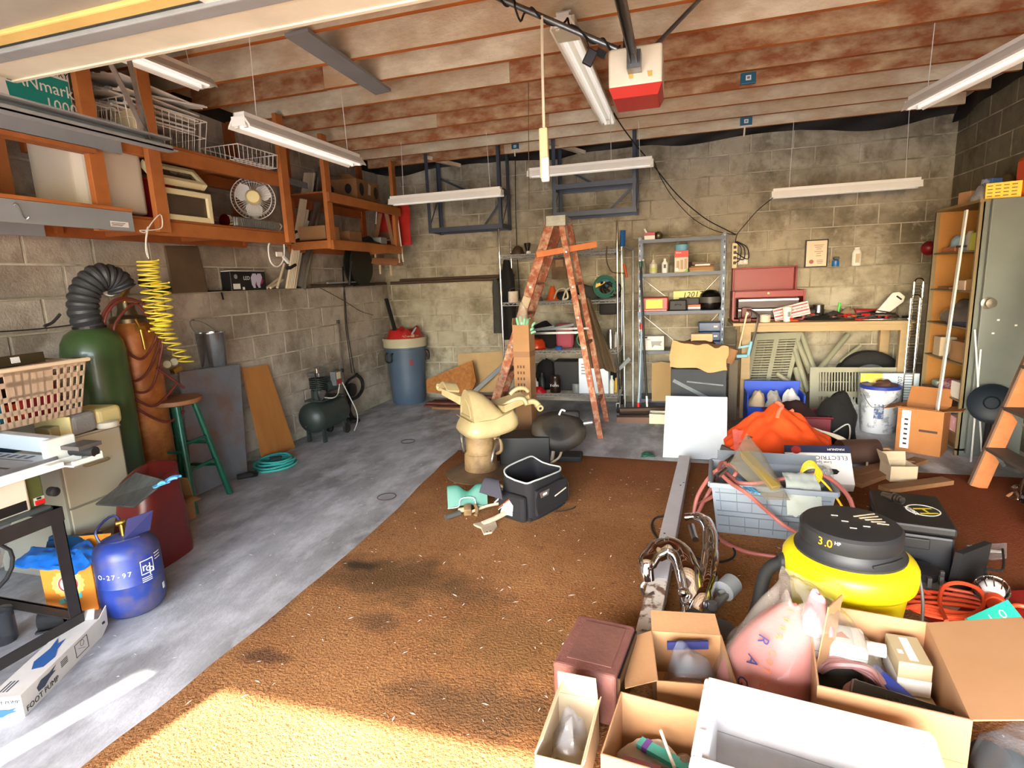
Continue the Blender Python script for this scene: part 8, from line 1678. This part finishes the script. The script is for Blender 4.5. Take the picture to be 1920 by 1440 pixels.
MB().tube([(.05,-.185,.375),(.12,-.146,.385),(.16,-.09,.38)], .006, 6).build('latch', bk_, T)
# ---- black tool case
T = thing('black_tool_case', 'black plastic tool case with a yellow H emblem on its lid', 'tool case', (1.10, 3.06, CZ), rotz=-.17)
MB().bx(-.145,.145,-.21,.21,0,.235).build('body', M('case_navyblack', (16,18,23), .5), T, bevel=.012); MB().bx(-.15,.15,-.215,.215,.24,.285).build('lid', M('case_lid', (20,20,21), .55, c2=(34,32,29), scale=8), T, bevel=.012)
MB().bx(-.08,.05,-.2235,-.214,.17,.22).build('latch', 'crate_black', T, bevel=.004); MB().bx(.152,.156,-.1,.1,.15,.2).build('handle', 'crate_black', T)
Rl = frame((.35,-.94,0),(.94,.35,0))
me = MB().lathe([(.072,.2855),(.072,.2865),(.066,.2867),(.066,.2855)], 28, (.05,-.02,0), caps=False).build('ring', 'paper', T)
text('H', .12, M('h_yellow', (214,200,40), .5), T, (.055,-.03,.2866), Rl); text('HYPER', .034, 'paper', T, (.0,-.045,.2868), Rl)
T = thing('metal_fitting', 'bright brass and steel fitting lying on the black tool case lid', 'fitting', (1.04, 3.12, .30), rotz=-.9); MB().cyl((-.05,0,.02),(.0,0,.022),.014,.018,12).build('nozzle', 'steel', T, smooth=True); [MB().cyl((.005+.014*k,0,.022),(.014+.014*k,0,.022),.026-.003*k,n=16).build('ring', 'steel', T, smooth=True) for k in range(4)]
put('grey_flap_case', 'grey case lid with blue tape behind the black tool case', 'case', WB().bar((.86,3.40,.05),(1.32,3.36,.05),.20,.09).build('grey_flap_case', 'galv', bevel=.01))
for k, x in enumerate((.98, 1.22)): put('blue_tape', ['left strip of blue tape on the grey case lid','right strip of blue tape on the grey case lid'][k], 'tape', WB().bx(x-.04,x+.04,3.30,3.33,.096,.098).build('blue_tape', 'cloth_paleblue'))
T = thing('grinder_motor', 'dark grey electric motor on the floor by the vacuum', 'motor', (1.06, 2.75, CZ)); MB().lathe([(.09,0),(.10,.02),(.10,.06),(.07,.08)], 22).build('base', 'dkgrey', T, smooth=True); MB().lathe([(.06,.08),(.065,.12),(.03,.14)], 18).build('hub', 'crate_black', T, smooth=True)
for k in range(8): a = 2*PI*k/8; MB().bx(.075*math.cos(a)-.008,.075*math.cos(a)+.008,.075*math.sin(a)-.008,.075*math.sin(a)+.008,.06,.115).build('fin', 'dkgrey', T)
put('black_bracket_bag', 'black folder tipped against the black tool case', 'folder', WB().plate([(1.14,2.72,CZ+.004),(1.34,2.92,CZ+.004),(1.37,2.95,.20),(1.18,2.76,.22)], .03).build('black_bracket_bag', 'cloth_black'))
put('clear_sheet', 'clear plastic scrap with a white label on the red carpet', 'scrap', WB().plate([PF(1812,1022,CZ+.008),PF(1888,1018,CZ+.006),PF(1888,1046,CZ+.006),PF(1858,1050,CZ+.008)], .002).build('clear_sheet', film('scrapf', (200,190,190), .35)))
put('white_label', 'white label slip on the clear plastic scrap', 'label', WB().plate([PF(1855,1030,CZ+.012),PF(1880,1032,CZ+.012),PF(1882,1036,CZ+.012),PF(1856,1035,CZ+.012)], .001).build('white_label', 'paper'))
# ---- grey tote
T = thing('grey_tote', 'grey ribbed plastic tote filled with hose and gloves', 'tote', (.50, 3.38, CZ), rotz=-.06)
tg = M('tote_grey', (122,132,142), .5, c2=(108,118,128), scale=6, amt=.4); w, d_, h_ = .62, .42, .30; x, y = w/2, d_/2
b = MB(); 
for (a0, a1) in (((-x,-y),(x,-y)), ((x,-y),(x,y)), ((x,y),(-x,y)), ((-x,y),(-x,-y))):
    p0, p1 = Vector((*a0,0)), Vector((*a1,0)); k = .88
    b.plate([Vector((p0.x*k,p0.y*k,.0)), Vector((p1.x*k,p1.y*k,.0)), Vector((p1.x,p1.y,h_)), Vector((p0.x,p0.y,h_))], -.008)
b.bx(-x*.88,x*.88,-y*.88,y*.88,0,.01); b.build('body', tg, T)
MB().bar((-x-.01,-y-.008,h_-.006),(x+.01,-y-.008,h_-.006),.02,.03).bar((-x-.01,y+.008,h_-.006),(x+.01,y+.008,h_-.006),.02,.03).bar((-x-.008,-y,h_-.006),(-x-.008,y,h_-.006),.02,.03).bar((x+.008,-y,h_-.006),(x+.008,y,h_-.006),.02,.03).build('rim', tg, T, bevel=.005)
def tface(s, z): k = .88+.12*z/h_; return Vector((s*k, -y*k-.002, z))
for z in (.05,.11,.14,.20,.25): MB().bar(tface(-x*.95,z), tface(x*.95,z), .006, .004).build('rib', M('tote_dark', (88,98,108), .5), T)
for s in (-.27,-.18,-.10,-.02,.06,.14,.22):
    MB().bar(tface(s,.14), tface(s,.28), .004, .006, (0,1,0)).build('rib', 'tote_dark', T); MB().bar(tface(s+.04,.02), tface(s+.04,.11), .004, .006, (0,1,0)).build('rib', 'tote_dark', T)
MB().plate([(-x*.9,y,h_),(x*.9,y,h_),(x*.9,y+.07,h_+.045),(-x*.9,y+.07,h_+.045)], .008).build('rear_flap', tg, T)
# hose
rh = M('hose_rose', (164,96,88), .55, c2=(146,80,74), scale=12)
T = thing('air_hose', 'rose coloured rubber air hose looped over the grey tote', 'hose', (.3,3.3,.3))
WB().tube([PF(u,v,z) for u, v, z in ((1300,965,.03),(1308,930,.14),(1330,895,.28),(1350,880,.33),(1372,895,.33),(1385,905,.33),(1420,906,.335),(1480,896,.34),(1530,890,.345),(1560,900,.34),(1590,930,.30),(1603,965,.22))], .0115, 8, 5).build('hose', rh, T, smooth=True)
WB().tube([PF(u,v,z) for u, v, z in ((1305,968,.02),(1325,930,.12),(1345,895,.26),(1362,872,.34),(1352,868,.36),(1350,885,.345),(1370,905,.335),(1400,925,.33),(1440,960,.20),(1470,985,.14),(1495,1000,.12))], .0115, 8, 5).build('hose', rh, T, smooth=True)
WB().tube([PF(u,v,z) for u, v, z in ((1300,962,.02),(1340,985,.02),(1340,1000,.02),(1360,1018,.02),(1400,1035,.02),(1455,1044,.03))], .0115, 8, 5).build('hose', rh, T, smooth=True)
WB().tube([PF(u,v,z) for u, v, z in ((1310,945,.05),(1345,925,.20),(1375,895,.33),(1380,880,.35),(1366,870,.36))], .0115, 8, 5).build('hose', rh, T, smooth=True)
for u, v in ((1345,893),(1360,868)): p = PF(u,v,.345); WB().cyl(p, p+Vector((.05,.05,.03)), .014, n=10).build('coupling', 'steel', T, smooth=True)
# clear blister packs
T = thing('blister_pack', 'clear amber blister pack leaning in the grey tote', 'blister pack', (.44, 3.45, .30))
pts = [PF(1368,870,.40), PF(1400,812,.52), PF(1418,835,.52), PF(1470,925,.32), PF(1425,925,.30)]
WB().plate(pts, .05).build('shell', film('blister', (130,126,110), .4, .1), T); WB().bar(PF(1395,850,.43), PF(1455,915,.33), .05, .03).build('contents', M('amber_item', (150,128,62), .3), T)
for k in range(4): put('blue_zip_tie', 'light blue plastic strip in the grey tote', 'strip', WB().bar(PF(1372+5*k,890+3*k,.32), PF(1400+8*k,920+2*k,.31), .008, .006).build('blue_zip_tie', M('strip_blue', (80,170,220), .4)), group='light blue strips in the grey tote')
put('dark_fill', 'dark mixed tools filling the grey tote', 'tools', blob('dark_fill', M('fill_dark', (46,44,42), .6, c2=(90,86,76), scale=14), .50, .32, .26, 7, .3), (.50,3.38,CZ+.012))
put('grey_glove', 'pale grey leather glove over the edge of the grey tote', 'glove', WB().grid(lambda u, v: (.56+.17*u+.01*nz3((u*4,v*4,0)), 3.22-.10*v+.10*(1-v)**2, .345-.16*v*v+.014*nz3((u*6,v*6,2))), 14, 14, .012).build('grey_glove', M('glove_pale', (168,178,172), .85, c2=(146,156,150), scale=6), smooth=70))
T = thing('yellow_cable', 'coil of yellow cable hung over the grey tote corner', 'cable', (.72,3.3,.33)); yc_ = M('cable_yellow', (220,170,36), .4)
for k in range(5): WB().tube([(.70+(.055-.005*k)*math.cos(2*PI*i/10), 3.30+.05*math.sin(2*PI*i/10)+.01*k, .345+.04*math.sin(2*PI*i/10+.6)+.006*k) for i in range(10)], .006, 6, 3, True).build('loop', yc_, T, smooth=True)
WB().tube([(.73,3.28,.36),(.79,3.2,.30),(.84,3.12,.22),(.87,3.05,.18)], .006, 6).build('tail', yc_, T, smooth=True)
put('clear_jar', 'clear plastic jar behind the yellow cable', 'jar', MB().lathe([(.06,0),(.065,.02),(.065,.22),(.05,.25)], 20).build('clear_jar', film('jarf', (190,194,190), .4), smooth=True), (.79,3.47,.10))
# ---- drill carton
c0 = [PY(1472,868,3.92), PY(1568,838,4.06), PY(1592,905,3.72), PY(1500,905,3.66)]
O = Vector((.86, 3.86, .24)); R_ = Vector((.97,-.10,.06)).normalized(); U_ = Vector((.02,.62,.55)); U_ = (U_-R_*U_.dot(R_)).normalized(); N_ = R_.cross(U_)
T = thing('drill_carton', 'white and navy ELECTRIC DRILL carton lying upside down', 'carton', tuple(O), rot=Matrix((R_, U_, N_)).transposed().to_euler())
MB().bx(-.19,.19,-.14,.14,-.09,0).build('body', 'paper', T, bevel=.002); nav = M('drill_navy', (34,38,62), .5); MB().bx(-.1905,.1905,.085,.1405,-.0905,.0008).build('band', nav, T); MB().bx(-.17,.0,-.1402,-.08,.0002,.0010).build('print', 'ink', T)
Rd = Euler((0,0,PI)).to_matrix()
text('ELECTRIC DRILL', .042, nav, T, (.02,.05,.001), Rd); text('Low Speed', .026, nav, T, (.02,.015,.001), Rd); text('MAGNUM', .022, 'paper', T, (.11,.112,.0014), Rd)
MB().at((-.12,.105,.0008)).lathe([(.03,0),(.001,.0006)], 20).build('roundel', M('roundel', (150,40,30), .5), T)
me = MB().prism([(-.19,.05),(-.16,.06),(-.12,.0),(-.02,-.035),(.06,-.03),(.06,-.075),(-.02,-.07),(-.16,-.04),(-.19,-.02)], .0006, .0014).build('drill_picture', M('pic_dark', (40,36,52), .5), T)
me = MB().prism([(.06,-.03),(.10,-.035),(.115,-.05),(.10,-.07),(.06,-.075)], .0006, .0016).build('chuck_picture', 'ink', T); me = MB().prism([(-.05,-.01),(.0,-.03),(.06,-.032),(.06,-.07),(-.02,-.06)], .0015, .0022).build('clear_picture', M('pic_lav', (176,170,186), .5), T)
put('carton_prop', 'brown carton propping up the drill carton', 'carton', WB().bx(.72,1.02,3.92,4.12,CZ+.002,.20).build('carton_prop', 'cardboard_dark'))
# ---- orange shirt heap
T = thing('orange_shirt', 'bright orange safety shirt heaped over boxes', 'shirt', (.72, 4.62, CZ), rotz=-.1); oc = M('hi_orange', (240,84,18), .8, c2=(206,58,8), scale=6, amt=.45)
def shirt(u, v):
    x_ = (u-.5)*.74; y_ = (v-.5)*.70; r2 = (x_/.40)**2+(y_/.38)**2; hh = .40*math.exp(-r2*1.05)*(1+.10*nz3((u*3,v*3,1)))
    f = .030*nz3((u*7+v*4, v*9-u*3, 3))+.018*math.sin(14*(u*.8+v)+5*nz3((u*3,v*3,7)))
    return (x_*(1+.18*nz3((u*2.5,v*2.5,5))), y_*(1+.15*nz3((u*3,v*2,9))), max(.05+.02*nz3((u*8,v*8,0)), hh+f))
MB().grid(shirt, 60, 56, .006).build('cloth', oc, T, smooth=80)
def tape(pts): MB().tube([Vector(shirt(u, v))+Vector((0,0,.010)) for u, v in pts], .014, 6, 4).build('trim', M('trim_pink', (240,130,100), .7), T, smooth=True)
tape(((.52,.66),(.50,.56),(.55,.48),(.52,.40),(.50,.33))); tape(((.52,.66),(.60,.64),(.66,.58)))
put('pink_cloth', 'dusty pink cloth under the orange shirt', 'cloth', WB().grid(lambda u, v: (.40+.20*u, 4.34+.22*v, .16+.10*v+.02*nz3((u*5,v*5,0))), 10, 10, .01).build('pink_cloth', M('coral', (226,110,96), .85), smooth=60))
put('crate_under', 'dark crate under the orange shirt', 'crate', WB().bx(.50,.95,4.45,4.78,CZ+.002,.24).build('crate_under', 'crate_black'))
# ---- red case, trouble light, orange cord, teal card
put('red_flat_case', 'flat dark red case under the orange cord', 'case', WB().plate([(.98,2.62,CZ+.002),(1.06,2.30,CZ+.002),(1.62,2.42,CZ+.002),(1.52,2.80,CZ+.002)], .05, (0,0,1)).build('red_flat_case', M('flat_red', (140,14,20), .45), bevel=.008))
put('paper_slip', 'printed white slip lying on the flat red case', 'paper', WB().plate([PF(1755,1130,.067),PF(1790,1108,.067),PF(1825,1120,.067),PF(1785,1152,.067)], .001).build('paper_slip', 'paper'))
T = thing('extension_cord', 'bright orange extension cord coiled on the flat red case', 'cord', (1.15,2.55,.08)); om = M('cord_orange', (226,84,44), .45)
WB().tube([PF(u,v,z) for u, v, z in ((1775,1165,.10),(1762,1130,.10),(1770,1100,.12),(1800,1093,.14),(1835,1105,.14),(1846,1128,.12),(1830,1148,.10),(1790,1156,.09),(1740,1145,.085),(1705,1120,.085))], .0085, 7, 5).build('loop', om, T, smooth=True)
for k in range(4): WB().tube([PF(u,v,.078+.006*k) for u, v in ((1690,1102+9*k),(1740,1100+10*k),(1800,1108+9*k),(1845,1122+7*k),(1838,1150),(1790,1160-4*k),(1730,1150-5*k),(1692,1128+4*k))], .0085, 7, 4, True).build('loop', om, T, smooth=True)
WB().tube([PF(u,v,z) for u, v, z in ((1688,1060,.15),(1710,1090,.11),(1745,1118,.09))], .0085, 7, 4).build('tail', om, T, smooth=True); WB().tube([PF(u,v,.08) for u, v in ((1890,1140),(1905,1135),(1925,1138))], .0085, 7, 4).build('tail', om, T, smooth=True)
T = thing('trouble_light', 'orange handled trouble light with a wire guard on the red case', 'work light', tuple(PF(1870,1160,.09)))
a, c_ = PF(1866,1133,.12), PF(1886,1205,.10); WB().cyl(a, c_, .028, .022, 16).build('handle', M('tl_orange', (206,70,34), .5), T, smooth=True); dv = (a-c_).normalized()
WB().cyl(a, a+dv*.03, .035, n=16).build('collar', om, T, smooth=True); g0 = a+dv*.06
WB().sph(g0+dv*.04, .045, 16, 10).build('bulb', M('bulb_white', (206,206,204), .3), T, smooth=True)
side = dv.cross(Vector((0,0,1))).normalized(); upv = side.cross(dv)
b = WB()
for k in range(6): an = PI*k/6; v_ = side*math.cos(an)+upv*math.sin(an); b.tube([g0+v_*.045, g0+dv*.05+v_*.062, g0+dv*.11+v_*.03, g0+dv*.12, g0+dv*.11-v_*.03, g0+dv*.05-v_*.062, g0-v_*.045], .0025, 5, 4)
b.tube([g0+dv*.05+(side*math.cos(i)+upv*math.sin(i))*.062 for i in [2*PI*j/14 for j in range(14)]], .0025, 5, 2, True); b.build('guard', 'chrome', T)
WB().grid(lambda u, v: g0+dv*(.0+.11*v)+(side*math.cos(PI*u)+(-upv)*math.sin(PI*u))*(.058*math.sin(PI*(.25+.6*v))), 12, 8, .002).build('reflector', 'galv', T, smooth=True)
WB().tube([g0+dv*.12, g0+dv*.14+Vector((.0,.02,.03)), PF(1880,1068,.10), PF(1880,1030,.03)], .006, 6, 5).build('hook_lead', 'black_rubber', T)
T = thing('teal_seed_card', 'teal printed card pack at the right edge', 'pack', (1.20, 2.16, .03), rotz=.70); 
b = MB(Euler((.75,0,0)).to_matrix().to_4x4()); b.bx(-.10,.16,-.0,.25,0,.01); b.build('card', M('pack_dark', (86,80,92), .4, c2=(120,150,90), scale=12, sharp=(.52,.6)), T)
b = MB(Euler((.75,0,0)).to_matrix().to_4x4()); b.bx(-.10,.16,.18,.25,.0102,.0112); b.build('band', M('pack_teal', (40,172,156), .45), T)
for k in range(3): text('OIO'[k], .045, 'paper', T, Euler((.75,0,0)).to_matrix() @ Vector((-.06+.07*k,.215,.0118)), Euler((.75,0,0)).to_matrix())
T = thing('clear_parts_bag', 'clear bag of black plastic parts at the bottom right corner', 'bag', (.86, 1.55, CZ))
put_ = blob('film', film('cornerf', (120,130,138), .22, .08), .26, .34, .26, 4, .3); put_.parent = T
for k, (x, y, z, r_) in enumerate(((-.05,.04,.10,.06),(.05,-.02,.09,.05),(.02,.08,.06,.05))): MB().cyl((x-.03,y-.06,z),(x+.03,y+.06,z+.02),r_*.8,n=18).build('part', 'crate_black', T, smooth=True)
# paint flakes on the carpet and floor: tiny white specks
random.seed(5); b = MB()
for k in range(420):
    x = rr(-1.72,1.2); y = rr(1.2,4.2)
    if random.random() < .15: x = rr(-2.6,-1.9)
    s = rr(.0015,.006); a = rr(0,PI); l = s*rr(1,4); z = (CZ+.003) if x > -1.75 else .0005
    c_, s_ = math.cos(a), math.sin(a); b.add([(x-l*c_,y-l*s_,z),(x+s*s_*.6,y-s*c_*.6,z+.001),(x+l*c_,y+l*s_,z),(x-s*s_*.6,y+s*c_*.6,z+.001)], [(0,1,2,3)])
o = b.build('paint_flakes', 'paper'); tag(o, 'tiny pale paint flakes scattered over the carpet', 'flakes'); o['kind'] = 'stuff'
